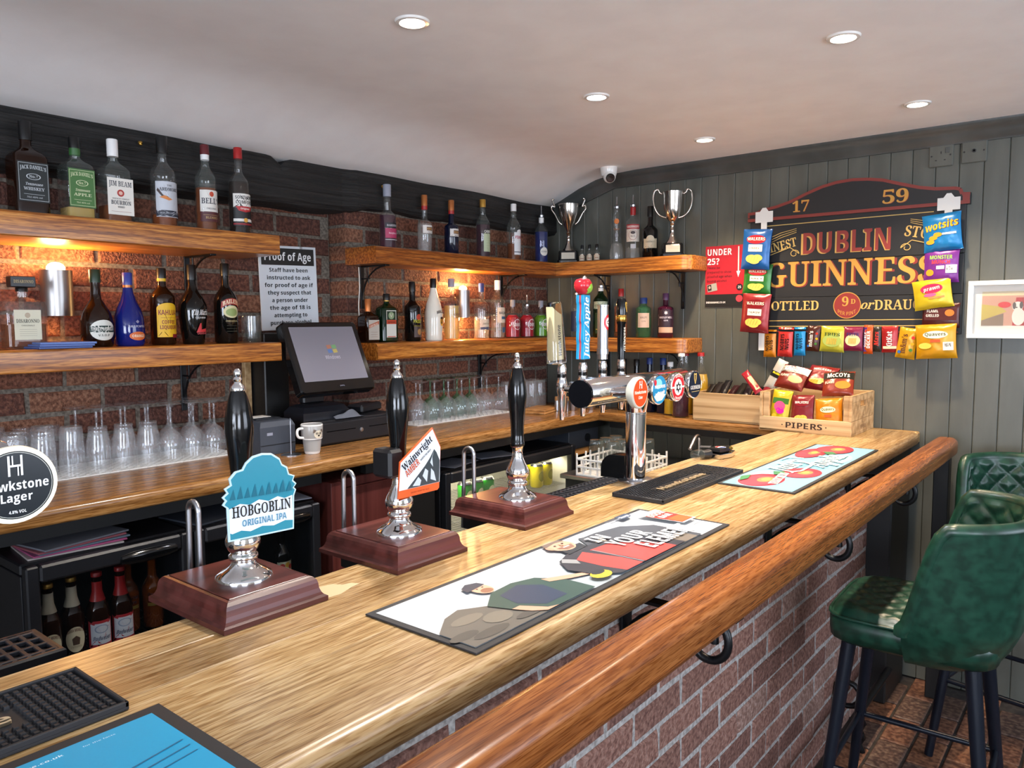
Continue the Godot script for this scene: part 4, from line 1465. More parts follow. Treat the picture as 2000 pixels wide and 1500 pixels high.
func hand_pump(label: String, x: float) -> Node3D:
	var t := thing("hand_pump", label, "beer pump", Vector3(x, 1.0805, 1.476), 0.0, "wooden based beer hand pumps")
	var b := part(t, "base", moulded(0.194, 0.238, [[0.0, 0.0], [0.0, 0.008], [0.005, 0.011], [0.008, 0.015], [0.0105, 0.022], [0.0115, 0.031], [0.0135, 0.037], [0.018, 0.042], [0.0225, 0.0435], [0.0235, 0.0425]]), "mahogany")
	part(b, "base_top", bx(Vector3(-0.0725, 0.0425, -0.0945), Vector3(0.0725, 0.0445, 0.0945), 0.0008), "mahogany")
	part(t, "column", turned([[0.0, 0.0445], [0.047, 0.0445], [0.047, 0.048], [0.045, 0.052], [0.036, 0.058], [0.027, 0.063], [0.021, 0.069], [0.0195, 0.075], [0.0235, 0.078], [0.0245, 0.082], [0.0235, 0.086], [0.02, 0.089], [0.0255, 0.096], [0.0285, 0.104], [0.0285, 0.111], [0.025, 0.121], [0.0185, 0.133], [0.0138, 0.145], [0.0125, 0.158], [0.0135, 0.168], [0.0165, 0.172], [0.0, 0.172]], 36), "chrome", Vector3(0, 0, 0.02))
	part(t, "handle", turned([[0.0, 0.172], [0.016, 0.172], [0.0175, 0.175], [0.0175, 0.181], [0.0162, 0.184], [0.0158, 0.2], [0.0162, 0.222], [0.0185, 0.248], [0.0218, 0.276], [0.0232, 0.298], [0.0226, 0.314], [0.0195, 0.333], [0.0155, 0.35], [0.0118, 0.361], [0.0, 0.361]], 32), "black_gloss", Vector3(0, 0, 0.02))
	part(t, "finial", turned([[0.0, 0.361], [0.0122, 0.361], [0.0128, 0.364], [0.0105, 0.369], [0.0065, 0.373], [0.0055, 0.376], [0.0078, 0.38], [0.0055, 0.384], [0.0065, 0.388], [0.0066, 0.393], [0.0035, 0.397], [0.0, 0.398]], 24), "chrome", Vector3(0, 0, 0.02))
	var p := [Vector3(0.0, 0.01, -0.122)]
	for i in 13:
		var a := deg_to_rad(180.0 * i / 12)
		p.append(Vector3(0.0, 0.134 + sin(a) * 0.017, -0.139 + cos(a) * 0.017))
	p.append(Vector3(0.0, 0.04, -0.158))
	p.append(Vector3(0.0, -0.06, -0.162))
	part(t, "swan_neck", tubed(p, 0.0052, 10), "steel")
	part(t, "clamp", bx(Vector3(-0.035, -0.05, -0.13), Vector3(0.035, -0.002, -0.015), 0.003), "black_plastic")
	return t

func build_bar_things():
	var p1 := hand_pump("beer hand pump with a teal and white shaped badge, nearest", -2.9)
	var teal := "2a7f95"
	var b := G.new()
	var top := [[0.056, 0.0], [0.058, 0.056], [0.062, 0.066], [0.058, 0.07], [0.063, 0.076], [0.057, 0.082], [0.06, 0.09], [0.05, 0.094], [0.047, 0.106], [0.038, 0.112], [0.034, 0.122], [0.02, 0.132], [0.004, 0.134], [-0.012, 0.131], [-0.024, 0.122], [-0.03, 0.112], [-0.042, 0.11], [-0.052, 0.1], [-0.05, 0.09], [-0.06, 0.085], [-0.056, 0.078], [-0.064, 0.072], [-0.059, 0.066], [-0.064, 0.06], [-0.057, 0.054], [-0.056, 0.0]]
	var pl := PackedVector2Array()
	for q in top:
		pl.append(Vector2(q[0], q[1]))
	b.prism(pl, -0.002, 0.002, 0.7, 0.0006)
	var bd := part(p1, "badge", b, plain("badge_rim", "b7d3dc", 0.3), Vector3(-0.006, 0.13, 0.086))
	bd.rotation_degrees.y = -7.0
	var pr := printer(func(p: Vector2, hh: float) -> Vector3: return Vector3(p.x, p.y, 0.002 + hh))
	var inner := []
	for q in top:
		inner.append(Vector2(q[0] * 0.95, 0.003 + q[1] * 0.955))
	pr.poly(inner, teal)
	pr.poly([Vector2(-0.05, 0.012), Vector2(-0.035, 0.015), Vector2(-0.02, 0.011), Vector2(0.0, 0.016), Vector2(0.02, 0.013), Vector2(0.04, 0.018), Vector2(0.054, 0.016), Vector2(0.054, 0.058), Vector2(0.04, 0.055), Vector2(0.028, 0.06), Vector2(0.012, 0.055), Vector2(-0.004, 0.06), Vector2(-0.02, 0.054), Vector2(-0.036, 0.058), Vector2(-0.054, 0.052), Vector2(-0.054, 0.014)], "d6dfe6")
	for i in 9:
		var xx := -0.048 + 0.012 * i
		pr.poly([Vector2(xx - 0.005, 0.066), Vector2(xx + 0.005, 0.066), Vector2(xx + 0.002, 0.083 + 0.004 * (i % 2))], "1c5f74")
	text(pr, "HOBGOBLIN", 0.0, 0.037, 0.0175, "16181c", "serifb", 0.1, 0.0, 0.0, 0.0)
	text(pr, "ORIGINAL IPA", 0.004, 0.021, 0.0105, "4a7f9c", "sansb", 0.076)
	part(bd, "badge_print", pr.g, "ink_gloss")
	var p2 := hand_pump("beer hand pump with a slanted white badge edged orange", -2.546)
	part(p2, "badge_clamp", bx(Vector3(-0.05, 0.165, -0.005), Vector3(-0.012, 0.222, 0.05), 0.006), "black_plastic")
	var wp := PackedVector2Array([Vector2(-0.053, 0.0), Vector2(0.055, 0.0), Vector2(0.06, 0.004), Vector2(0.066, 0.088), Vector2(0.043, 0.13), Vector2(-0.047, 0.072)])
	b = G.new()
	b.prism(wp, -0.002, 0.002, 0.7, 0.0005)
	bd = part(p2, "badge", b, plain("badge_orange", "c9531f", 0.35), Vector3(0, 0.13, 0.074))
	pr = printer(func(p: Vector2, hh: float) -> Vector3: return Vector3(p.x, p.y, 0.002 + hh))
	pr.poly([Vector2(-0.0515, 0.016), Vector2(0.0605, 0.016), Vector2(0.064, 0.087), Vector2(0.042, 0.1265), Vector2(-0.046, 0.0705)], "cdd6de")
	pr.poly([Vector2(-0.03, 0.0165), Vector2(0.059, 0.0165), Vector2(0.062, 0.06), Vector2(0.053, 0.078), Vector2(0.046, 0.086), Vector2(0.034, 0.07), Vector2(0.02, 0.056), Vector2(0.004, 0.043)], "3a4046")
	for q in [[[0.046, 0.084], [0.04, 0.07], [0.042, 0.05], [0.034, 0.06]], [[0.02, 0.05], [0.012, 0.036], [0.024, 0.022], [0.028, 0.044]], [[0.036, 0.048], [0.034, 0.026], [0.05, 0.02], [0.044, 0.04]], [[0.0, 0.036], [-0.016, 0.02], [0.004, 0.018], [0.008, 0.028]]]:
		var pp := []
		for e in q:
			pp.append(Vector2(e[0], e[1]))
		pr.poly(pp, "b4c0ca")
	var an := atan2(0.058, 0.09)
	text(pr, "Wainwright", 0.002, 0.078, 0.0145, "181b20", "serifb", 0.094, 0.0, 0.0, an)
	text(pr, "AMBER", -0.012, 0.051, 0.014, "b04a28", "sansb", 0.042, 0.0, 0.0, an)
	text(pr, "NORTH THE WALK", 0.022, 0.076, 0.0042, "2a2e34", "sansb", 0.034, 0.0, 0.0, an)
	text(pr, "BREWED FROM THE HILLS", 0.004, 0.006, 0.003, "5a2410", "sans", 0.05)
	part(bd, "badge_print", pr.g, "ink_gloss")
	hand_pump("beer hand pump without a badge, farthest of the three", -2.158)
	beer_font()
	lager_font()
	build_mats()
	# drip trays on the staff side
	for q in [[-1.885, -1.45, 1.315, 1.474, "black drip tray behind the chrome beer font"], [-3.62, -3.13, 1.235, 1.36, "black drip tray at the left edge, behind the bar"]]:
		var t := thing("drip_tray", q[4], "drip tray", Vector3((q[0] + q[1]) / 2, 0.992, (q[2] + q[3]) / 2), 0.0, "drip trays")
		var w: float = q[1] - q[0]
		var d: float = q[3] - q[2]
		part(t, "tray", moulded(w, d, [[0.006, 0.0], [0.0, 0.012], [0.0, 0.05], [0.003, 0.053], [0.008, 0.053], [0.009, 0.046]]), "black_plastic")
		var g := G.new()
		var n := int(w / 0.019)
		for i in n:
			var x := -w / 2 + w * (i + 0.5) / n
			g.box(Vector3(x - 0.0035, 0.046, -d / 2 + 0.009), Vector3(x + 0.0035, 0.053, d / 2 - 0.009), 0.001)
		for i in 4:
			var z := -d / 2 + d * (i + 0.5) / 4.0
			g.box(Vector3(-w / 2 + 0.009, 0.046, z - 0.003), Vector3(w / 2 - 0.009, 0.0535, z + 0.003), 0.001)
		part(t, "grille", g, "dark_plastic").set_meta("kind", "stuff")
		part(t, "hanger", bx(Vector3(-0.03, 0.0, d / 2), Vector3(0.03, 0.03, 1.515 - (q[2] + q[3]) / 2), 0.002), "black_plastic")

func lens(parent, at: Vector3, r: float, rim, draw: Callable, deep := 0.026) -> MeshInstance3D:
	var o := part(parent, "lens_badge", turned([[0.0, -deep], [r * 0.7, -deep], [r * 0.95, -deep * 0.6], [r, -0.003], [r * 0.985, 0.0], [r * 0.93, 0.0015], [0.0, 0.0016]], 40), rim, at)
	o.rotation_degrees.x = 90.0
	var pr := printer(func(p: Vector2, hh: float) -> Vector3: return Vector3(p.x, 0.0016 + hh, -p.y))
	draw.call(pr, r)
	part(o, "lens_print", pr.g, "ink_gloss")
	return o

func tap(parent, x: float) -> MeshInstance3D:
	var g := G.new()
	g.lathe([[0.0, 0.19], [0.0065, 0.19], [0.0085, 0.205], [0.0115, 0.24], [0.0125, 0.262], [0.015, 0.272], [0.0165, 0.285], [0.015, 0.3], [0.0125, 0.306], [0.0125, 0.312], [0.0, 0.312]], 20)
	var o := part(parent, "tap", g, "chrome", Vector3(x, 0, -0.135))
	part(o, "shank", tubed([Vector3(0, 0.28, 0.006), Vector3(0, 0.28, 0.03), Vector3(0, 0.28, 0.06), Vector3(0, 0.28, 0.1)], [0.008, 0.011, 0.009, 0.014], 14), "chrome")
	part(o, "collar", turned([[0.0, 0.312], [0.0135, 0.312], [0.0135, 0.322], [0.0, 0.322]], 20), "black_gloss")
	part(o, "ferrule", turned([[0.0, 0.322], [0.0125, 0.322], [0.0135, 0.335], [0.0105, 0.35], [0.0, 0.35]], 20), "chrome")
	return o

func beer_font():
	var t := thing("beer_font", "chrome T-shaped beer font with four taps and round badges", "beer font", Vector3(-1.62, 1.0805, 1.515))
	part(t, "base_plate", turned([[0.0, 0.0], [0.052, 0.0], [0.052, 0.004], [0.046, 0.007], [0.0, 0.007]], 36), "steel")
	part(t, "column", turned([[0.0, 0.007], [0.03, 0.007], [0.03, 0.2], [0.0318, 0.201], [0.0318, 0.205], [0.0305, 0.206], [0.0345, 0.232], [0.037, 0.25], [0.0, 0.25]], 40), "chrome")
	part(t, "shroud", _shroud(), "black_gloss")
	var cross := G.new()
	cross.t = Transform3D(Basis(Vector3.BACK, PI / 2), Vector3(0, 0.28, 0))
	cross.lathe([[0.0, -0.29], [0.036, -0.29], [0.0385, -0.286], [0.0385, 0.28], [0.034, 0.286], [0.0, 0.288]], 40)
	part(t, "cross_tube", cross, "chrome")
	var cap := G.new()
	cap.t = Transform3D(Basis(Vector3.BACK, PI / 2), Vector3(0, 0.28, 0))
	cap.lathe([[0.0, 0.296], [0.037, 0.296], [0.037, 0.288], [0.0, 0.287]], 36)
	part(t, "end_cap", cap, plain("cap_mirror", "2a2d36", 0.05, 0.9))
	var xs := [-0.187, -0.08, 0.03, 0.14]
	for x in xs:
		part(t, "badge_stem", tubed([Vector3(x, 0.28, 0.035), Vector3(x, 0.282, 0.092)], [0.012, 0.016], 14), "chrome")
	lens(t, Vector3(xs[0], 0.282, 0.118), 0.043, plain("lens_grey", "a9aba2", 0.35), func(p, r):
		p.disc(0, 0, r * 0.9, r * 0.9, "d8d4c8", 36)
		p.disc(0, 0, r * 0.86, r * 0.86, "d9461f", 36)
		text(p, "Hawkstone", 0, -r * 0.06, r * 0.2, "f3e2d4", "sansb", r * 1.4)
		text(p, "Cider", 0, -r * 0.38, r * 0.18, "f3e2d4", "sansb", r * 0.5)
		hmark(p, 0.0, r * 0.5, r * 0.24, "f6ece0"))
	lens(t, Vector3(xs[1], 0.282, 0.118), 0.042, "chrome", func(p, r):
		p.disc(0, 0, r * 0.93, r * 0.93, "2a7fae", 36)
		p.disc(-r * 0.2, r * 0.4, r * 0.5, r * 0.34, "7cc4cf", 20)
		p.poly([Vector2(-r * 0.8, -r * 0.4), Vector2(-r * 0.2, -r * 0.1), Vector2(r * 0.8, -r * 0.35), Vector2(r * 0.3, -r * 0.7), Vector2(-r * 0.4, -r * 0.75)], "b8dfe8")
		text(p, "THATCHERS", 0, r * 0.12, r * 0.2, "f0f4f4", "sansb", r * 1.45)
		text(p, "Juicy Apple", 0, -r * 0.34, r * 0.22, "f6f2ea", "serifb", r * 1.3, 0.3, 0.0, 0.15)
		p.disc(-r * 0.62, r * 0.5, r * 0.16, r * 0.2, "b8323a", 14))
	lens(t, Vector3(xs[2], 0.282, 0.118), 0.042, "chrome", func(p, r):
		p.disc(0, 0, r * 0.93, r * 0.93, "d8d8d4", 36)
		p.disc(0, 0, r * 0.9, r * 0.9, "b5252d", 36)
		p.disc(0, 0, r * 0.56, r * 0.56, "dcdcd8", 30)
		p.rect(-r * 0.9, -r * 0.06, -r * 0.56, r * 0.06, "dcdcd8")
		p.rect(r * 0.56, -r * 0.06, r * 0.9, r * 0.06, "dcdcd8")
		text(p, "TETLEY'S", 0, r * 0.6, r * 0.2, "efe6e0", "sansb", r * 0.9, 0.0, r * 0.1)
		text(p, "SMOOTHFLOW", 0, -r * 0.74, r * 0.15, "efe6e0", "sansb", r * 0.9, 0.0, -r * 0.1)
		star(p, 0, 0, r * 0.42, "2a2a30"))
	lens(t, Vector3(xs[3], 0.282, 0.118), 0.042, "chrome", func(p, r):
		p.disc(0, 0, r * 0.93, r * 0.93, "10182c", 36)
		harp(p, 0.0, r * 0.42, r * 0.36, "d8b868")
		text(p, "GUINNESS", 0, -r * 0.32, r * 0.26, "eceae4", "serifb", r * 1.5)
		p.rect(-r * 0.6, -r * 0.5, r * 0.6, -r * 0.47, "c8b070"))
	# handles
	var tp := tap(t, xs[0])
	var hg := G.new()
	hg.prism(PackedVector2Array([Vector2(-0.015, 0.365), Vector2(0.0145, 0.365), Vector2(0.0175, 0.49), Vector2(0.012, 0.493), Vector2(-0.016, 0.515)]), -0.012, 0.012, 0.7, 0.001)
	var hd := part(tp, "handle_core", hg, plain("cream_core", "cfc39c", 0.5))
	hd.rotation_degrees.z = 5.0
	var hp := printer(func(p: Vector2, hh: float) -> Vector3: return Vector3(p.x, p.y, 0.012 + hh))
	text(hp, "Hawkstone", 0.009, 0.42, 0.011, "2e2a24", "sansb", 0.085, 0.0, 0.0, PI / 2)
	part(tp, "handle_print", hp.g, "ink").rotation_degrees.z = 5.0
	hg = turned([[0.0, 0.352], [0.016, 0.352], [0.031, 0.356], [0.031, 0.362], [0.0225, 0.522], [0.019, 0.527], [0.0, 0.528]], 28, 1.0, 0.85)
	part(tp, "handle_shell", hg, "acrylic").rotation_degrees.z = 4.0
	tp = tap(t, xs[1])
	var out := []
	for i in 7:
		var y := 0.36 + 0.028 * i
		var w := 0.0185 if i % 2 == 0 else 0.0165
		out.append([w, y])
		out.append([w * 0.95, y + 0.02])
	var pl := PackedVector2Array()
	for q in out:
		pl.append(Vector2(q[0], q[1]))
	out.reverse()
	for q in out:
		pl.append(Vector2(-q[0] * 0.9, q[1]))
	for q in [[-0.014, -0.003, plain("handle_blue", "1f86b8", 0.3)], [-0.003, 0.003, plain("handle_red", "a82a38", 0.3)], [0.003, 0.014, "handle_blue"]]:
		hg = G.new()
		hg.prism(pl, q[0], q[1], 0.7, 0.0015)
		part(tp, "handle", hg, q[2])
	hp = printer(func(p: Vector2, hh: float) -> Vector3: return Vector3(p.x, p.y, 0.0145 + hh))
	text(hp, "Juicy Apple", 0.0085, 0.452, 0.022, "efeee8", "serifb", 0.175, 0.25, 0.0, PI / 2)
	part(tp, "handle_print", hp.g, "ink_gloss")
	var ap := part(tp, "apple_knob", turned([[0.0, 0.553], [0.012, 0.551], [0.021, 0.558], [0.0265, 0.572], [0.026, 0.585], [0.02, 0.594], [0.009, 0.597], [0.0, 0.593]], 26), plain("apple_red", "b4232f", 0.2))
	var gb := G.new()
	gb.ball(Vector3(0.004, 0.571, 0.0085), 0.02, 16)
	part(ap, "apple_cheek", gb, plain("apple_green", "7da83a", 0.2))
	gb = G.new()
	gb.ball(Vector3(0.002, 0.596, 0.004), 0.008, 12)
	part(ap, "stud", gb, "chrome")
	tp = tap(t, xs[2])
	part(tp, "handle", turned([[0.0, 0.355], [0.0155, 0.355], [0.0155, 0.37], [0.0185, 0.371], [0.0185, 0.387], [0.0165, 0.388], [0.0165, 0.515], [0.0175, 0.516], [0.0175, 0.521], [0.0, 0.522]], 32), "steel")
	hp = printer(round_map(0.0166), 0.003)
	hp.o = Vector2(0.004, 0.468)
	hp.disc(0, 0, 0.0175, 0.0235, "b5252d", 26)
	hp.disc(0, 0, 0.011, 0.0145, "dcdcd8", 22)
	star(hp, 0, 0, 0.009, "2a2a30")
	part(tp, "handle_badge", hp.g, "ink_gloss")
	tp = tap(t, xs[3])
	part(tp, "handle", turned([[0.0, 0.35], [0.0115, 0.35], [0.0125, 0.38], [0.013, 0.46], [0.0155, 0.465], [0.0165, 0.5], [0.0165, 0.53], [0.0125, 0.542], [0.0, 0.545]], 28), "black_gloss")
	part(tp, "band", turned([[0.0165, 0.47], [0.0172, 0.471], [0.0172, 0.489], [0.0165, 0.49]], 28), "brass")
	hp = printer(round_map(0.0132), 0.003)
	text(hp, "GUINNESS", 0.005, 0.415, 0.0105, "e8e2d2", "serifb", 0.075, 0.0, 0.0, PI / 2)
	part(tp, "handle_print", hp.g, "ink_gloss")
	hp = printer(round_map(0.0167), 0.003)
	harp(hp, 0.004, 0.515, 0.015, "d0aa50")
	part(tp, "harp_emblem", hp.g, "ink_gloss")

func _shroud() -> G:
	var g := G.new()
	var p := PackedVector2Array([Vector2(-0.105, 0.004), Vector2(-0.02, 0.004), Vector2(-0.02, 0.075)])
	for i in 7:
		var a := deg_to_rad(90.0 + 90.0 * i / 6)
		p.append(Vector2(-0.06 + cos(a) * 0.045, 0.03 + sin(a) * 0.045))
	# runs back from the column on the staff side
	g.t = Transform3D(Basis(Vector3(0, 0, 1), Vector3(0, 1, 0), Vector3(-1, 0, 0)), Vector3.ZERO)
	g.prism(p, -0.02, 0.028, 0.8, 0.002)
	return g

func hmark(p: Pr, x, y, s, col):
	for w in [-1.0, 1.0]:
		p.rect(x + w * s * 0.55 - s * 0.1, y - s, x + w * s * 0.55 + s * 0.1, y + s, col)
		p.rect(x + w * s * 0.22 - s * 0.06, y - s * (0.1 if w < 0 else 1.0), x + w * s * 0.22 + s * 0.06, y + s * (1.0 if w < 0 else 0.1), col)
	p.rect(x - s * 0.55, y - s * 0.1, x + s * 0.55, y + s * 0.1, col)

func star(p: Pr, x, y, r, col):
	var pts := []
	for i in 12:
		var a := TAU * i / 12.0 + PI / 2
		pts.append(Vector2(x + cos(a) * r * (1.0 if i % 2 == 0 else 0.52), y + sin(a) * r * (1.0 if i % 2 == 0 else 0.52)))
	p.poly(pts, col)
	p.disc(x, y, r * 0.34, r * 0.34, "d8d8d4", 14)

func harp(p: Pr, x, y, s, col):
	p.path([Vector2(x - s * 0.5, y + s), Vector2(x + s * 0.1, y + s * 0.85), Vector2(x + s * 0.5, y + s)], s * 0.2, col)
	p.path([Vector2(x - s * 0.5, y + s), Vector2(x - s * 0.4, y), Vector2(x, y - s)], s * 0.18, col)
	p.path([Vector2(x + s * 0.5, y + s), Vector2(x + s * 0.45, y), Vector2(x, y - s)], s * 0.16, col)
	for i in 3:
		p.line(Vector2(x - s * 0.2 + s * 0.2 * i, y + s * 0.8), Vector2(x - s * 0.12 + s * 0.13 * i, y - s * 0.5), s * 0.05, col)

func lager_font():
	var t := thing("beer_font", "beer font with a glowing round black lager badge at the left edge", "beer font", Vector3(-3.72, 1.0805, 1.53))
	part(t, "base_plate", turned([[0.0, 0.0], [0.052, 0.0], [0.052, 0.004], [0.0, 0.007]], 30), "steel")
	part(t, "column", turned([[0.0, 0.007], [0.03, 0.007], [0.03, 0.25], [0.0, 0.25]], 30), "chrome")
	var cross := G.new()
	cross.t = Transform3D(Basis(Vector3.BACK, PI / 2), Vector3(0, 0.288, 0))
	cross.lathe([[0.0, -0.468], [0.036, -0.468], [0.0385, -0.462], [0.0385, 0.28], [0.0, 0.288]], 36)
	part(t, "cross_tube", cross, "chrome")
	part(t, "badge_stem", tubed([Vector3(0.44, 0.288, 0.03), Vector3(0.44, 0.288, 0.1)], [0.012, 0.018], 14), "chrome")
	var glowing := plain("lens_glow", "e8e4d4", 0.3)
	glowing.emission_enabled = true
	glowing.emission = Color("fff2cc")
	glowing.emission_energy_multiplier = 0.35
	lens(t, Vector3(0.44, 0.288, 0.118), 0.0455, glowing, func(p, r):
		p.disc(0, 0, r * 0.87, r * 0.87, "15171d", 44)
		p.disc(0, 0, r * 0.84, r * 0.84, "c8c6ba", 44, 0.985)
		text(p, "Hawkstone", 0, -r * 0.12, r * 0.24, "f2f0ee", "sansb", r * 1.5)
		text(p, "Lager", 0, -r * 0.42, r * 0.22, "f2f0ee", "sansb", r * 0.72)
		text(p, "4.8% VOL", 0, -r * 0.72, r * 0.08, "e8e6e0", "sansb", r * 0.4)
		hmark(p, 0.0, r * 0.5, r * 0.26, "f2f0ee"))

func mat_studs(w: float, d: float, pitch: float, keep: Callable) -> G:
	var g := G.new()
	var nx := int(w / pitch)
	var nz := int(d / pitch)
	for i in nx:
		for j in nz:
			var x := -w / 2 + w * (i + 0.5) / nx
			var z := -d / 2 + d * (j + 0.5) / nz
			if keep.call(x, z):
				var r := pitch * 0.33
				var a := [Vector3(x - r, 0.005, z - r), Vector3(x + r, 0.005, z - r), Vector3(x + r, 0.005, z + r), Vector3(x - r, 0.005, z + r)]
				var b := []
				for q in a:
					b.append(Vector3(x + (q.x - x) * 0.75, 0.0095, z + (q.z - z) * 0.75))
				g.quad(b[0], b[1], b[2], b[3], Vector3.UP)
				for k in 4:
					g.quad(a[k], a[(k + 1) % 4], b[(k + 1) % 4], b[k], (a[k] + a[(k + 1) % 4]) / 2 - Vector3(x, 0, z))
	return g

func rubber_mat(label: String, at: Vector3, w: float, d: float, letters: String) -> Node3D:
	var t := thing("rubber_bar_mat", label, "bar mat", at, 0.0, "black rubber drip mats")
	part(t, "base", bx(Vector3(-w / 2, 0, -d / 2), Vector3(w / 2, 0.005, d / 2), 0.001), "rubber")
	var rim := G.new()
	for q in [[-w / 2, -d / 2, w / 2, -d / 2 + 0.005], [-w / 2, d / 2 - 0.005, w / 2, d / 2], [-w / 2, -d / 2, -w / 2 + 0.005, d / 2], [w / 2 - 0.005, -d / 2, w / 2, d / 2]]:
		rim.box(Vector3(q[0], 0.004, q[1]), Vector3(q[2], 0.011, q[3]), 0.001)
	part(t, "rim", rim, "rubber")
	var lw := w * 0.56
	var lh := d * 0.3
	part(t, "studs", mat_studs(w - 0.016, d - 0.016, 0.0105, func(x, z): return absf(x) > lw / 2 or absf(z) > lh / 2), "rubber").set_meta("kind", "stuff")
	var pr := printer(func(p: Vector2, hh: float) -> Vector3: return Vector3(p.x, 0.0052 + hh, -p.y))
	for k in 5:
		pr.h = 0.0009 * k
		text(pr, letters, 0, -0.012, 0.024, "b3a184" if k == 4 else "8a7c66", "sansb", lw * 0.94)
	part(t, "raised_lettering", pr.g, "ink")
	return t

func runner(label: String, at: Vector3, w: float, d: float, draw: Callable) -> Node3D:
	var t := thing("bar_runner", label, "bar runner", at, 0.0, "printed bar runners")
	part(t, "backing", bx(Vector3(-w / 2, 0, -d / 2), Vector3(w / 2, 0.003, d / 2), 0.0008), "rubber")
	var pr := printer(func(p: Vector2, hh: float) -> Vector3: return Vector3(p.x - w / 2, 0.003 + hh, d / 2 - p.y))
	draw.call(pr, w, d)
	part(t, "print", pr.g, "ink")
	return t

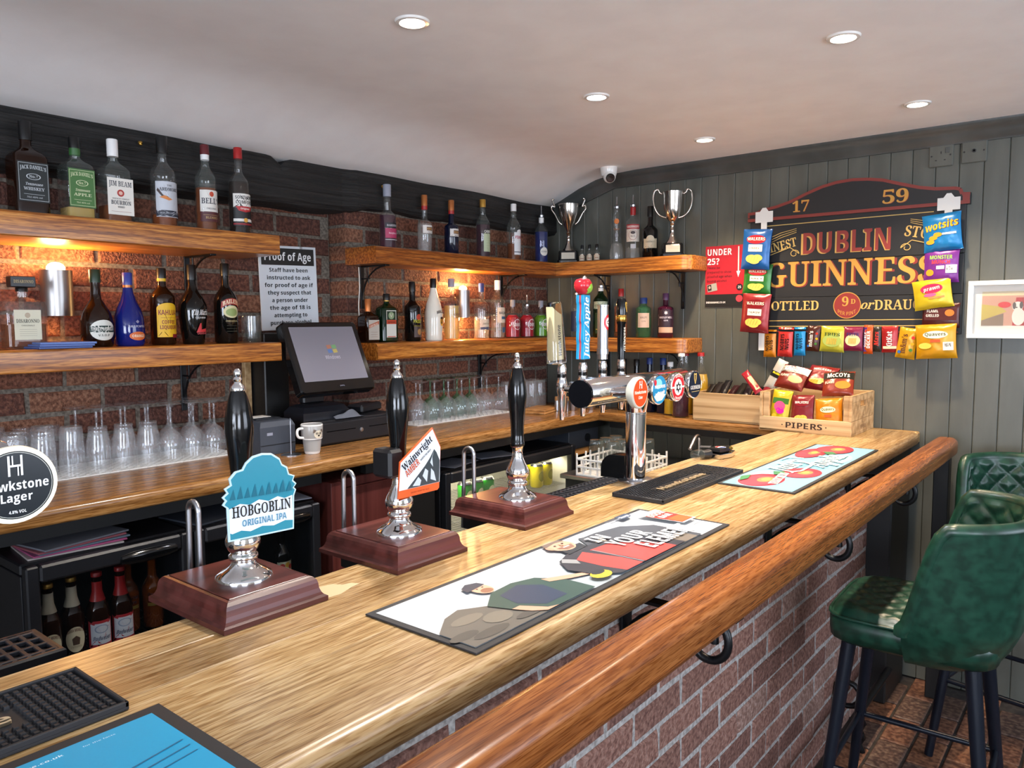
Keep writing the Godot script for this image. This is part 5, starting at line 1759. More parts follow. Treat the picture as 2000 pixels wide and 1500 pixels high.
func build_mats():
	rubber_mat("black rubber drip mat with raised lettering in front of the beer font", Vector3(-1.581, 1.0808, 1.647), 0.522, 0.154, "Hawkstone")
	rubber_mat("black rubber drip mat at the lower left corner", Vector3(-3.41, 1.0808, 1.63), 0.44, 0.154, "Hawkstone")
	runner("printed bar runner with two men by the sea and large white lettering", Vector3(-2.37, 1.0808, 1.82), 0.882, 0.24, func(p, w, d):
		var m := 0.012
		p.rect(m, m, w - m, d - m, "b4bbc1")
		# sea and rocks
		p.poly([Vector2(0.1, 0.012), Vector2(0.56, 0.012), Vector2(0.56, 0.11), Vector2(0.43, 0.13), Vector2(0.22, 0.105)], "9aa5ad")
		for i in 7:
			p.line(Vector2(0.24 + 0.03 * i, 0.07 + 0.006 * (i % 3)), Vector2(0.3 + 0.03 * i, 0.074 + 0.007 * (i % 3)), 0.0025, "7d8b96")
		p.poly([Vector2(m, m), Vector2(0.25, m), Vector2(0.21, 0.06), Vector2(0.15, 0.1), Vector2(0.1, 0.13), Vector2(0.06, 0.12), Vector2(m, 0.085)], "5c5952")
		for q in [[0.03, 0.05, 0.03, 0.012], [0.08, 0.09, 0.035, 0.014], [0.07, 0.03, 0.04, 0.012], [0.12, 0.06, 0.03, 0.02], [0.17, 0.03, 0.04, 0.01]]:
			p.disc(q[0], q[1], q[2], q[3], "45433e" if q[3] < 0.013 else "706b60", 12)
		p.poly([Vector2(0.5, 0.12), Vector2(0.53, 0.16), Vector2(0.56, 0.205), Vector2(0.575, 0.2), Vector2(0.62, 0.2), Vector2(0.7, 0.185), Vector2(0.76, 0.13), Vector2(0.76, m), Vector2(0.5, m)], "3c4248")
		p.poly([Vector2(0.5, 0.1), Vector2(0.56, 0.16), Vector2(0.6, 0.172), Vector2(0.57, 0.12)], "756c5c")
		p.poly([Vector2(0.55, m), Vector2(0.74, m), Vector2(0.74, 0.06), Vector2(0.64, 0.045)], "6b6357")
		# man in a cap leaning on the rocks
		p.poly([Vector2(0.14, 0.1), Vector2(0.19, 0.135), Vector2(0.25, 0.14), Vector2(0.3, 0.125), Vector2(0.33, 0.08), Vector2(0.33, m), Vector2(0.2, m), Vector2(0.16, 0.05)], "28453f")
		p.poly([Vector2(0.19, 0.115), Vector2(0.25, 0.125), Vector2(0.28, 0.09), Vector2(0.27, 0.03), Vector2(0.21, 0.03), Vector2(0.18, 0.07)], "1f2f4a")
		p.poly([Vector2(0.155, 0.06), Vector2(0.175, 0.06), Vector2(0.2, 0.02), Vector2(0.22, m), Vector2(0.19, m), Vector2(0.17, 0.03)], "c4977e")
		p.poly([Vector2(0.3, 0.11), Vector2(0.35, 0.085), Vector2(0.4, 0.06), Vector2(0.395, 0.05), Vector2(0.34, 0.07), Vector2(0.3, 0.09)], "c4977e")
		p.disc(0.195, 0.162, 0.02, 0.026, "c99f86", 20)
		p.disc(0.196, 0.149, 0.013, 0.01, "8a5f48", 14)
		p.poly([Vector2(0.165, 0.166), Vector2(0.17, 0.186), Vector2(0.19, 0.196), Vector2(0.212, 0.188), Vector2(0.216, 0.172)], "2a3140")
		for e in [0.188, 0.202]:
			p.disc(e, 0.165, 0.0022, 0.0018, "3a2a24", 8)
		# man in a red and black wetsuit, close
		p.poly([Vector2(0.37, 0.1), Vector2(0.4, 0.14), Vector2(0.46, 0.16), Vector2(0.55, 0.155), Vector2(0.62, 0.12), Vector2(0.67, 0.06), Vector2(0.68, m), Vector2(0.42, m), Vector2(0.38, 0.05)], "22262e")
		p.poly([Vector2(0.43, 0.12), Vector2(0.48, 0.14), Vector2(0.5, 0.06), Vector2(0.5, m), Vector2(0.44, m), Vector2(0.43, 0.06)], "b93a34")
		p.poly([Vector2(0.5, 0.135), Vector2(0.57, 0.13), Vector2(0.61, 0.09), Vector2(0.64, 0.04), Vector2(0.64, m), Vector2(0.51, m), Vector2(0.51, 0.06)], "b93a34")
		p.line(Vector2(0.502, 0.13), Vector2(0.506, 0.014), 0.003, "8d9094")
		p.poly([Vector2(0.395, 0.13), Vector2(0.415, 0.145), Vector2(0.43, 0.12), Vector2(0.415, 0.1)], "878a8c")
		p.poly([Vector2(0.45, 0.15), Vector2(0.52, 0.155), Vector2(0.53, 0.18), Vector2(0.46, 0.185)], "1b1e24")
		p.disc(0.485, 0.2, 0.036, 0.034, "c2937a", 24)
		p.disc(0.452, 0.2, 0.007, 0.011, "b8876e", 12)
		p.poly([Vector2(0.452, 0.21), Vector2(0.458, 0.227), Vector2(0.512, 0.227), Vector2(0.52, 0.212), Vector2(0.49, 0.218)], "6a5a50")
		p.poly([Vector2(0.462, 0.19), Vector2(0.512, 0.19), Vector2(0.5, 0.172), Vector2(0.474, 0.172)], "7e5a4a")
		p.rect(0.478, 0.183, 0.498, 0.187, "e0d2c8")
		for e in [0.474, 0.5]:
			p.disc(e, 0.204, 0.0035, 0.0028, "3a2a24", 8)
		p.poly([Vector2(0.487, 0.206), Vector2(0.492, 0.193), Vector2(0.482, 0.193)], "a87860")
		p.disc(0.385, 0.035, 0.026, 0.018, "d8b428", 14)
		p.disc(0.39, 0.045, 0.018, 0.01, "1b1e24", 12)
		# words and glass
		text(p, "IN", 0.575, 0.145, 0.038, "e6eaec", "sansb", 0.05)
		text(p, "YOUR", 0.62, 0.092, 0.044, "e6eaec", "sansb", 0.13)
		text(p, "ELEMENT", 0.69, 0.036, 0.05, "e6eaec", "sansb", 0.2)
		p.rect(0.8, 0.05, 0.85, 0.052, "4a5058")
		p.poly([Vector2(0.742, 0.2), Vector2(0.775, 0.2), Vector2(0.79, 0.208), Vector2(0.79, 0.226), Vector2(0.742, 0.226)], "24324a")
		text(p, "Sharps", 0.765, 0.207, 0.01, "d8dce0", "sansb", 0.038)
		for i in 3:
			p.line(Vector2(0.69, 0.218 - 0.008 * i), Vector2(0.733, 0.218 - 0.008 * i), 0.0026, "4a5058")
		p.poly([Vector2(0.79, 0.192), Vector2(0.868, 0.186), Vector2(0.862, 0.075), Vector2(0.8, 0.075)], "e6e6e4")
		p.poly([Vector2(0.792, 0.172), Vector2(0.866, 0.167), Vector2(0.86, 0.08), Vector2(0.802, 0.08)], "8a2a1c")
		p.poly([Vector2(0.806, 0.12), Vector2(0.862, 0.118), Vector2(0.858, 0.082), Vector2(0.804, 0.082)], "b8561e")
		text(p, "DOOM", 0.829, 0.152, 0.017, "ece8e2", "sansb", 0.062)
		text(p, "BAR", 0.829, 0.129, 0.017, "ece8e2", "sansb", 0.046))
	runner("printed bar runner with red apples on pale blue, farther along the bar", Vector3(-1.076, 1.0808, 1.838), 0.886, 0.222, func(p, w, d):
		var m := 0.01
		p.rect(m, m, w - m, d - m, "76aabd")
		for q in [[0.15, 0.15, 0.14, 0.05, "88b6c5"], [0.6, 0.06, 0.1, 0.04, "88b6c5"], [0.42, 0.1, 0.08, 0.06, "6a9fb4"]]:
			p.disc(q[0], q[1], q[2], q[3], q[4], 20)
		var apple = func(x, y, rx, ry):
			p.disc(x, y, rx, ry, "b3283a", 28)
			p.disc(x - rx * 0.15, y + ry * 0.1, rx * 0.8, ry * 0.78, "c93a48", 24)
			p.disc(x + rx * 0.1, y - ry * 0.15, rx * 0.42, ry * 0.38, "c9774a", 18)
			p.disc(x + rx * 0.12, y - ry * 0.15, rx * 0.22, ry * 0.2, "bfa04e", 14)
		apple.call(0.115, 0.135, 0.1, 0.06)
		apple.call(0.285, 0.075, 0.085, 0.055)
		apple.call(0.66, 0.165, 0.11, 0.045)
		apple.call(0.775, 0.12, 0.095, 0.06)
		p.poly([Vector2(0.06, 0.18), Vector2(0.12, 0.2), Vector2(0.16, 0.185), Vector2(0.1, 0.17)], "3a7a4a")
		p.poly([Vector2(0.2, 0.13), Vector2(0.25, 0.15), Vector2(0.265, 0.12), Vector2(0.225, 0.105)], "2f7048")
		p.poly([Vector2(0.655, 0.11), Vector2(0.7, 0.14), Vector2(0.72, 0.11), Vector2(0.68, 0.085)], "2f7048")
		text(p, "THATCHERS", 0.155, 0.085, 0.026, "efece0", "serifb", 0.18, 0.0, 0.0, 0.15)
		text(p, "Juicy", 0.37, 0.115, 0.068, "f0ecdc", "serifb", 0.22, 0.3)
		text(p, "Apple", 0.52, 0.045, 0.072, "f0ecdc", "serifb", 0.25, 0.3)
		p.path([Vector2(0.27, 0.1), Vector2(0.3, 0.082), Vector2(0.4, 0.085), Vector2(0.47, 0.1)], 0.009, "f0ecdc")
		p.path([Vector2(0.46, 0.2), Vector2(0.52, 0.195), Vector2(0.53, 0.15)], 0.008, "f0ecdc")
		p.path([Vector2(0.6, 0.045), Vector2(0.68, 0.05)], 0.009, "f0ecdc"))
	runner("bright blue printed bar runner at the bottom left corner", Vector3(-3.605, 1.0808, 1.836), 0.886, 0.222, func(p, w, d):
		p.rect(0.018, 0.018, w - 0.018, d - 0.018, "1596c4")
		text(p, "drinkaware.co.uk", w - 0.16, d - 0.034, 0.0045, "d8ecf4", "sansb", 0.075)
		text(p, "for the facts", w - 0.085, d - 0.034, 0.0028, "d8ecf4", "sans", 0.035)
		for i in 3:
			p.path([Vector2(w - 0.3, 0.03 + 0.012 * i), Vector2(w - 0.12, 0.07 + 0.014 * i), Vector2(w - 0.025, 0.085 + 0.016 * i)], 0.0018, "0f5f86"))
	# soda gun resting on the far part of the bar
	var t := thing("soda_gun", "chrome and black soda dispensing gun with a round red white blue emblem", "soda gun", Vector3(-1.1, 1.081, 1.545), -8.0)
	var g := G.new()
	g.t = Transform3D(Basis(Vector3.RIGHT, -PI / 2), Vector3.ZERO)
	g.prism(PackedVector2Array([Vector2(-0.045, -0.035), Vector2(0.02, -0.04), Vector2(0.075, -0.02), Vector2(0.075, 0.02), Vector2(0.02, 0.04), Vector2(-0.045, 0.03)]), 0.0, 0.016, 0.7, 0.001)
	part(t, "plate", g, "chrome")
	g = G.new()
	g.t = Transform3D(Basis(Vector3.RIGHT, -PI / 2), Vector3.ZERO)
	g.prism(PackedVector2Array([Vector2(-0.043, -0.033), Vector2(0.02, -0.036), Vector2(0.068, -0.017), Vector2(0.068, 0.017), Vector2(0.02, 0.036), Vector2(-0.043, 0.028)]), 0.0165, 0.032, 0.7, 0.008)
	var top := part(t, "head", g, "black_gloss")
	var pr := printer(func(p: Vector2, hh: float) -> Vector3: return Vector3(p.x, 0.032 + hh, -p.y))
	pr.disc(0.012, 0.0, 0.019, 0.019, "dcdcdc", 26)
	pr.poly([Vector2(-0.006, 0.002), Vector2(-0.004, 0.01), Vector2(0.005, 0.017), Vector2(0.018, 0.017), Vector2(0.027, 0.009), Vector2(0.02, 0.005), Vector2(0.008, 0.006)], "b5242c")
	pr.poly([Vector2(-0.006, -0.003), Vector2(0.008, -0.001), Vector2(0.02, -0.004), Vector2(0.028, -0.008), Vector2(0.02, -0.016), Vector2(0.008, -0.017), Vector2(-0.003, -0.011)], "23468c")
	part(top, "emblem", pr.g, "ink_gloss")
	part(t, "grip", tubed([Vector3(-0.05, 0.016, -0.005), Vector3(-0.085, 0.016, -0.012)], [0.016, 0.013], 14), "black_plastic")
	part(t, "nozzle", tubed([Vector3(-0.085, 0.018, -0.012), Vector3(-0.122, 0.018, -0.02)], [0.0165, 0.0165], 16), "glass_thick")
	part(t, "hose", tubed(smooth_path([Vector3(-0.06, 0.012, -0.01), Vector3(-0.075, 0.0075, -0.035), Vector3(-0.06, 0.0068, -0.062)], 5), 0.006, 8), "black_plastic")

# ---------------------------------------------------------------- bottles
func shouldered(h: float, r: float, sh: float, ns: float, nr: float, e := 2.0, foot := 0.006) -> Array:
	# body radius r up to sh, an S-shaped shoulder to the neck nr at ns, neck up to h
	var p := [[0.0, 0.0, e], [r * 0.88, 0.0, e], [r, foot, e], [r, sh, e]]
	for i in range(1, 7):
		var k := i / 6.0
		var s := 0.5 - 0.5 * cos(k * PI)
		p.append([lerpf(r, nr, s), lerpf(sh, ns, pow(k, 0.85)), lerpf(e, 2.0, k)])
	p.append([nr * 0.96, h, 2.0])
	p.append([0.0, h, 2.0])
	return p

func bottle(label: String, at: Vector3, turn: float, group: String, s: Dictionary) -> Node3D:
	var t := thing(s.get("called", "bottle"), label, "bottle", at + Vector3(0, 0.0006, 0), turn, group)
	var r: float = s.r
	var h: float = s.h
	var sx: float = s.get("sx", 1.0)
	var sz: float = s.get("sz", 1.0)
	var e: float = s.get("e", 2.0)
	var cap: float = s.get("cap", 0.03)
	var nr: float = s.get("nr", 0.0135)
	var prof: Array = s.get("prof", [])
	if prof.is_empty():
		prof = shouldered(h - cap, r, h * s.get("sh", 0.62), h * s.get("ns", 0.8), nr, e)
	part(t, "glass", turned(prof, 36 if e > 2.1 else 26, sx, sz), s.glass)
	if s.has("liquid"):
		var lp := []
		var top: float = h * s.get("fill", 0.6)
		for q in prof:
			if q[1] <= top:
				lp.append([maxf(0.0, q[0] * 0.93), q[1] + (0.004 if q[1] < 0.001 else 0.0), q[2] if q.size() > 2 else 2.0])
		var last = lp[-1]
		lp.append([last[0], maxf(top, last[1] + 0.001), last[2]])
		lp.append([0.0, maxf(top, last[1] + 0.001), last[2]])
		part(t, "liquid", turned(lp, 36 if e > 2.1 else 24, sx, sz), s.liquid)
	if s.get("pour", false):
		part(t, "pourer", turned([[0.0, h - cap], [nr * 1.05, h - cap], [nr * 1.1, h - cap + 0.01], [nr * 0.6, h - cap + 0.014], [0.0035, h - cap + 0.02], [0.0028, h - cap + 0.06], [0.0, h - cap + 0.061]], 14), "steel")
	else:
		var cr: float = s.get("capr", nr * 1.12)
		part(t, "cap", turned([[0.0, h - cap - 0.004], [cr, h - cap - 0.004], [cr, h - 0.002], [cr - 0.0015, h], [0.0, h]], 20), s.get("capm", "cap_black"))
	if s.has("foil"):
		part(t, "foil", turned([[nr * 1.06, h - cap - s.foil[1]], [nr * 1.08, h - cap - 0.003]], 20), s.foil[0])
	if s.has("draw"):
		var pr: Pr
		var lr: float = s.get("lr", r)
		if e > 2.1:
			pr = printer(func(p: Vector2, hh: float) -> Vector3: return Vector3(p.x, p.y, lr * sz + hh))
		else:
			pr = printer(round_map(lr), 0.004)
			pr.step = 0.00022
		pr.h = 0.0004
		s.draw.call(pr, lr)
		part(t, "label", pr.g, "ink")
	return t

func build_bottles():
	var z := 0.1
	var g1 := "whiskeys on the upper left shelf"
	var Y := 1.868
	var jd = func(bg: String, fg: String, w1: String, w2: String) -> Callable:
		return func(p, r):
			p.rect(-r * 0.9, 0.036, r * 0.9, 0.15, bg)
			p.rect(-r * 0.84, 0.04, r * 0.84, 0.146, fg)
			p.rect(-r * 0.82, 0.041, r * 0.82, 0.145, bg)
			text(p, "JACK DANIEL'S", 0, 0.126, 0.0105, fg, "serifb", r * 1.5, 0.0, 0.004)
			p.disc(0, 0.108, r * 0.42, 0.009, fg, 20, 0.86)
			text(p, "No.7", 0, 0.1045, 0.0075, fg, "serifb", r * 0.5)
			text(p, w1, 0, 0.083, 0.0075, fg, "serifb", r * 1.0, 0.25)
			text(p, w2, 0, 0.069, 0.0085, fg, "serifb", r * 1.2)
			p.rect(-r * 0.6, 0.057, r * 0.6, 0.0578, fg)
			text(p, "70cl 40% vol", 0, 0.047, 0.0045, fg, "sans", r * 0.9)
	bottle("square whiskey bottle with black label, leftmost on the top shelf", Vector3(-2.706, Y, z), 0, g1, {"h": 0.272, "r": 0.0455, "e": 7.0, "sh": 0.6, "ns": 0.74, "nr": 0.015, "cap": 0.05, "glass": "dark_amber", "draw": jd.call("14171c", "b9bec2", "Tennessee", "WHISKEY")})
	bottle("square whiskey bottle with green apple label on the top shelf", Vector3(-2.572, Y, z), 0, g1, {"h": 0.25, "r": 0.042, "e": 7.0, "sh": 0.62, "ns": 0.76, "nr": 0.0145, "cap": 0.03, "foil": ["cap_green", 0.025], "glass": "glass_thick", "liquid": "gold_liquid", "fill": 0.14, "draw": jd.call("3f6a34", "c9d0a8", "Tennessee", "APPLE")})
	bottle("whiskey bottle with white label and white cap on the top shelf", Vector3(-2.459, Y, z), 0, g1, {"h": 0.264, "r": 0.0435, "e": 4.0, "sh": 0.6, "ns": 0.76, "nr": 0.0145, "cap": 0.05, "capm": "cap_white", "capr": 0.0165, "glass": "glass_thick", "liquid": "amber_liquid", "fill": 0.2, "draw": func(p, r):
		p.rect(-r * 0.92, 0.024, r * 0.92, 0.138, "d8d5cc")
		text(p, "JIM BEAM", 0, 0.113, 0.0155, "1e2a38", "serifb", r * 1.6)
		p.disc(0, 0.092, 0.011, 0.011, "a5322e", 18)
		p.disc(0, 0.092, 0.006, 0.006, "d8b0a0", 14)
		text(p, "KENTUCKY STRAIGHT", 0, 0.072, 0.0045, "1e2a38", "sans", r * 1.2)
		text(p, "BOURBON", 0, 0.056, 0.0125, "1e2a38", "serifb", r * 1.4)
		text(p, "WHISKEY", 0, 0.046, 0.0055, "1e2a38", "serifb", r * 0.5)
		p.rect(-r * 0.7, 0.034, r * 0.7, 0.0347, "8a2a28")})
	bottle("tall single malt bottle with pale grey label on the top shelf", Vector3(-2.298, Y, z), 0, g1, {"h": 0.302, "r": 0.0405, "sh": 0.58, "ns": 0.74, "nr": 0.0145, "cap": 0.05, "capr": 0.018, "glass": "glass", "liquid": "amber_liquid", "fill": 0.14, "draw": func(p, r):
		p.rect(-r * 1.1, 0.034, r * 1.1, 0.15, "b9bdc4")
		p.rect(-r * 1.1, 0.036, r * 1.1, 0.056, "2a2e38")
		text(p, "THE", 0, 0.134, 0.0055, "1a1d22", "serifb")
		text(p, "ARDMORE", 0, 0.119, 0.0105, "1a1d22", "serifb", r * 1.6)
		p.poly([Vector2(-r, 0.12), Vector2(-r * 0.6, 0.1), Vector2(-r * 0.2, 0.092), Vector2(-r * 0.1, 0.1), Vector2(-r * 0.5, 0.105), Vector2(-r * 0.9, 0.128)], "3a2a22")
		p.poly([Vector2(-r * 0.8, 0.098), Vector2(-r * 0.1, 0.088), Vector2(r * 0.2, 0.092), Vector2(-r * 0.4, 0.104)], "c87a38")
		text(p, "HIGHLAND SINGLE MALT", 0, 0.044, 0.005, "b9bdc4", "serif", r * 1.6)})
	bottle("blended whisky bottle with white and maroon label on the top shelf", Vector3(-2.146, Y, z), 0, g1, {"h": 0.3, "r": 0.036, "sh": 0.58, "ns": 0.78, "nr": 0.0135, "cap": 0.03, "capm": plain("cap_maroon", "5a1a1e", 0.35), "foil": ["cap_white", 0.022], "glass": "glass_thick", "liquid": "amber_liquid", "fill": 0.5, "draw": func(p, r):
		p.rect(-r * 1.1, 0.034, r * 1.1, 0.068, "4a1a20")
		p.rect(-r * 1.1, 0.068, r * 1.1, 0.142, "d4d1ca")
		p.disc(0, 0.128, 0.008, 0.009, "b8452e", 14)
		text(p, "BELL'S", 0, 0.095, 0.019, "1e2030", "serifb", r * 1.9)
		text(p, "ORIGINAL", 0, 0.076, 0.0055, "4a4a52", "sans", r * 1.0)
		p.rect(-r * 0.8, 0.056, r * 0.8, 0.0568, "c8a86a")
		text(p, "BLENDED", 0, 0.044, 0.007, "c8a86a", "serif", r * 1.2)})
	bottle("red capped liqueur bottle at the right end of the top left shelf", Vector3(-2.018, Y, z), 0, g1, {"h": 0.312, "r": 0.038, "sh": 0.56, "ns": 0.74, "nr": 0.0135, "cap": 0.036, "capm": "cap_red", "glass": "glass", "liquid": "dark_amber", "fill": 0.6, "draw": func(p, r):
		p.rect(-r * 1.12, 0.03, r * 1.12, 0.145, "16161c")
		p.rect(-r * 1.12, 0.096, r * 1.12, 0.145, "d8d5ce")
		text(p, "SOUTHERN", 0, 0.126, 0.0115, "1a1a1e", "sansb", r * 1.8)
		text(p, "COMFORT", 0, 0.109, 0.0115, "1a1a1e", "sansb", r * 1.7)
		p.poly([Vector2(-r * 0.9, 0.1), Vector2(r * 0.9, 0.1), Vector2(r * 0.6, 0.084), Vector2(0, 0.079), Vector2(-r * 0.6, 0.084)], "a8262a")
		text(p, "Original", 0, 0.089, 0.006, "efe4da", "serifb", r * 0.9)
		p.rect(-r * 1.12, 0.046, r * 1.12, 0.056, "d8d5ce")
		p.disc(0, 0.051, 0.008, 0.008, "c8923a", 14)
		p.rect(-r * 1.12, 0.034, r * 1.12, 0.04, "8a2026")})
	# lower left shelf
	Y = 1.479
	var g2 := "liqueurs on the lower left shelf"
	var dis := bottle("wide square amaretto bottle with cream label and flat black cap", Vector3(-2.728, Y, 0.07), 0, g2, {"h": 0.18, "r": 0.058, "sz": 0.62, "e": 6.0, "prof": [[0.0, 0.0, 6.0], [0.054, 0.0, 6.0], [0.058, 0.006, 6.0], [0.058, 0.125, 6.0], [0.055, 0.138, 5.0], [0.03, 0.147, 3.0], [0.0145, 0.152, 2.0], [0.0145, 0.172, 2.0], [0.0, 0.172, 2.0]], "cap": 0.008, "glass": "glass_thick", "liquid": "amber_liquid", "fill": 0.4, "nr": 0.0145, "draw": func(p, r):
		p.rect(-r * 0.62, 0.026, r * 0.62, 0.114, "cfccb4")
		p.disc(0, 0.098, 0.0075, 0.008, "b0a088", 12)
		text(p, "DISARONNO", 0, 0.076, 0.0105, "26221c", "serifb", r * 1.05)
		text(p, "ORIGINALE", 0, 0.066, 0.004, "4a463c", "sans", r * 0.6)
		for i in 4:
			p.rect(-r * 0.4, 0.056 - 0.006 * i, r * 0.4, 0.0566 - 0.006 * i, "8a8676")})
	var dc := part(dis, "square_cap", bx(Vector3(-0.033, 0.181, -0.02), Vector3(0.033, 0.213, 0.02), 0.002), "cap_black")
	var cp := printer(func(p: Vector2, hh: float) -> Vector3: return Vector3(p.x, p.y, 0.02 + hh))
	text(cp, "DISARONNO", 0, 0.193, 0.009, "a8976a", "serifb", 0.052)
	part(dc, "cap_lettering", cp.g, "ink")
	bottle("round bellied brandy bottle with white and green label", Vector3(-2.531, Y, z), 0, g2, {"h": 0.242, "r": 0.047, "prof": [[0.0, 0.0], [0.04, 0.0], [0.045, 0.006], [0.0475, 0.04], [0.047, 0.075], [0.041, 0.105], [0.028, 0.13], [0.0165, 0.148], [0.0145, 0.165], [0.014, 0.205], [0.0, 0.205]], "cap": 0.037, "capm": plain("cap_dark_green", "1c3322", 0.35), "capr": 0.0165, "glass": "brown_glass", "lr": 0.0476, "draw": func(p, r):
		p.disc(0, 0.052, r * 0.85, 0.032, "cfcfc6", 28)
		p.rect(-r * 0.84, 0.045, r * 0.84, 0.066, "18302a")
		text(p, "THREE BARRELS", 0, 0.051, 0.0095, "e4e2d8", "serifb", r * 1.5)
		text(p, "V.S.O.P", 0, 0.033, 0.0065, "3a3a34", "sansb", r * 0.7)})
	bottle("glossy royal blue cream liqueur bottle", Vector3(-2.431, Y, z), 0, g2, {"h": 0.236, "r": 0.0455, "prof": [[0.0, 0.0], [0.04, 0.0], [0.0445, 0.006], [0.046, 0.05], [0.044, 0.09], [0.036, 0.12], [0.024, 0.145], [0.0165, 0.17], [0.014, 0.19], [0.014, 0.2], [0.0, 0.2]], "cap": 0.036, "capm": plain("cap_blue_orange", "2a3a8a", 0.3), "foil": ["cap_copper", 0.012], "glass": "blue_glass", "lr": 0.0462, "draw": func(p, r):
		p.disc(0.006, 0.078, 0.006, 0.006, "8a86a0", 4)
		text(p, "BALLYCASTLE", 0.006, 0.06, 0.0065, "c8c8dc", "serifb", r * 1.2)
		p.disc(0.008, 0.032, r * 0.62, 0.014, "c8642c", 18)
		text(p, "ORANGE", 0.008, 0.028, 0.0085, "e8d8c0", "sansb", r * 0.9)})
	bottle("coffee liqueur bottle with yellow arched label", Vector3(-2.318, Y, z), 0, g2, {"h": 0.256, "r": 0.0395, "sh": 0.6, "ns": 0.78, "nr": 0.0135, "cap": 0.03, "foil": [plain("cap_yellow", "c9a21c", 0.4), 0.014], "glass": "brown_glass", "draw": func(p, r):
		p.rect(-r * 0.95, 0.026, r * 0.95, 0.12, "d8aa1c")
		p.disc(0, 0.12, r * 0.95, 0.02, "d8aa1c", 24)
		text(p, "KAHLUA", 0, 0.1, 0.0165, "7a1c20", "sansb", r * 1.6)
		p.rect(-r * 0.6, 0.09, r * 0.6, 0.0908, "7a1c20")
		text(p, "COFFEE", 0.0, 0.07, 0.0125, "7a1c20", "sansb", r * 1.1)
		text(p, "LIQUEUR", 0.0, 0.053, 0.0125, "7a1c20", "sansb", r * 1.4)
		p.rect(r * 0.3, 0.024, r * 0.95, 0.036, "7a1c20")})
	bottle("rounded black coffee liqueur bottle with white script", Vector3(-2.212, Y, z), 0, g2, {"h": 0.273, "r": 0.046, "prof": [[0.0, 0.0], [0.033, 0.0], [0.036, 0.006], [0.042, 0.06], [0.0475, 0.11], [0.046, 0.135], [0.036, 0.16], [0.022, 0.18], [0.0145, 0.2], [0.0135, 0.225], [0.0, 0.225]], "cap": 0.048, "capr": 0.0155, "glass": "dark_glass", "lr": 0.0478, "draw": func(p, r):
		text(p, "Tia Maria", 0.004, 0.1, 0.018, "d8d6d2", "serifb", r * 1.3, 0.3)
		text(p, "COLD BREW", 0.004, 0.088, 0.0055, "d8d6d2", "sansb", r * 0.8)
		p.poly([Vector2(-0.014, 0.04), Vector2(0.0, 0.072), Vector2(0.004, 0.072), Vector2(0.004, 0.05), Vector2(0.022, 0.054), Vector2(0.022, 0.042)], "b8282e")
		text(p, "LIQUEUR", 0.006, 0.034, 0.006, "b8484a", "sansb", r * 0.7)})
	bottle("tall dark cream liqueur bottle with red and cream label", Vector3(-2.086, Y, z), 0, g2, {"h": 0.284, "r": 0.0405, "sh": 0.52, "ns": 0.74, "nr": 0.0138, "cap": 0.04, "glass": "dark_glass", "draw": func(p, r):
		p.disc(0, 0.112, r * 0.75, 0.022, "c9c294", 24)
		p.disc(0, 0.11, r * 0.55, 0.014, "8a9a5a", 18)
		p.poly([Vector2(-r * 0.95, 0.123), Vector2(-r * 0.5, 0.134), Vector2(0, 0.138), Vector2(r * 0.5, 0.134), Vector2(r * 0.95, 0.123), Vector2(r * 0.88, 0.147), Vector2(r * 0.45, 0.157), Vector2(0, 0.16), Vector2(-r * 0.45, 0.157), Vector2(-r * 0.88, 0.147)], "9a3026")
		text(p, "BAILEYS", 0, 0.132, 0.014, "ecdcb8", "serifb", r * 1.55, 0.0, 0.01)
		text(p, "ORIGINAL", 0, 0.076, 0.006, "b8a878", "serif", r * 1.1)
		for i in 3:
			p.rect(-r * 0.5, 0.062 - 0.01 * i, r * 0.5, 0.0626 - 0.01 * i, "6a6450")})
	# upper right shelf
	Y = 1.866
	var g3 := "liqueurs on the upper brick shelf"
	bottle("purple liqueur bottle with silver cap at the left of the upper brick shelf", Vector3(-1.305, Y, z), 0, g3, {"h": 0.278, "r": 0.0375, "sh": 0.5, "ns": 0.62, "nr": 0.0155, "cap": 0.048, "capm": "cap_grey", "glass": "glass", "liquid": "purple_liquid", "fill": 0.52, "draw": func(p, r):
		p.rect(-r, 0.09, r, 0.112, "15101a")
		text(p, "BARDINET", 0, 0.096, 0.0085, "b9b4b8", "serifb", r * 1.6)
		p.rect(-r, 0.046, r, 0.088, "a02a52")
		text(p, "Raspberry", 0, 0.064, 0.007, "e8d0d8", "serif", r * 1.2)
		p.rect(-r, 0.038, r, 0.041, "b9b4b8")})
	var dk := func(p, r):
		p.rect(-r, 0.086, r, 0.122, "cfcac4")
		p.rect(-r * 0.5, 0.098, r * 0.5, 0.114, "6a4a30")
		text(p, "DE KUYPER", 0, 0.103, 0.006, "d8a868", "serifb", r * 0.9)
		text(p, "liqueur", 0, 0.09, 0.0045, "3a3a3a", "serif", r * 0.7)
	bottle("clear liqueur bottle with copper cap on the upper brick shelf", Vector3(-1.08, Y, z), 0, g3, {"h": 0.26, "r": 0.0345, "sh": 0.5, "ns": 0.6, "nr": 0.013, "cap": 0.045, "capm": "cap_copper", "glass": "glass", "liquid": "clear_liquid", "fill": 0.5, "foil": ["cap_red", 0.02], "draw": dk})
	bottle("dark liqueur bottle with copper cap on the upper brick shelf", Vector3(-0.902, Y, z), 0, g3, {"h": 0.258, "r": 0.034, "sh": 0.5, "ns": 0.6, "nr": 0.013, "cap": 0.045, "capm": "cap_copper", "glass": "navy_glass", "foil": ["cap_red", 0.02], "draw": dk})
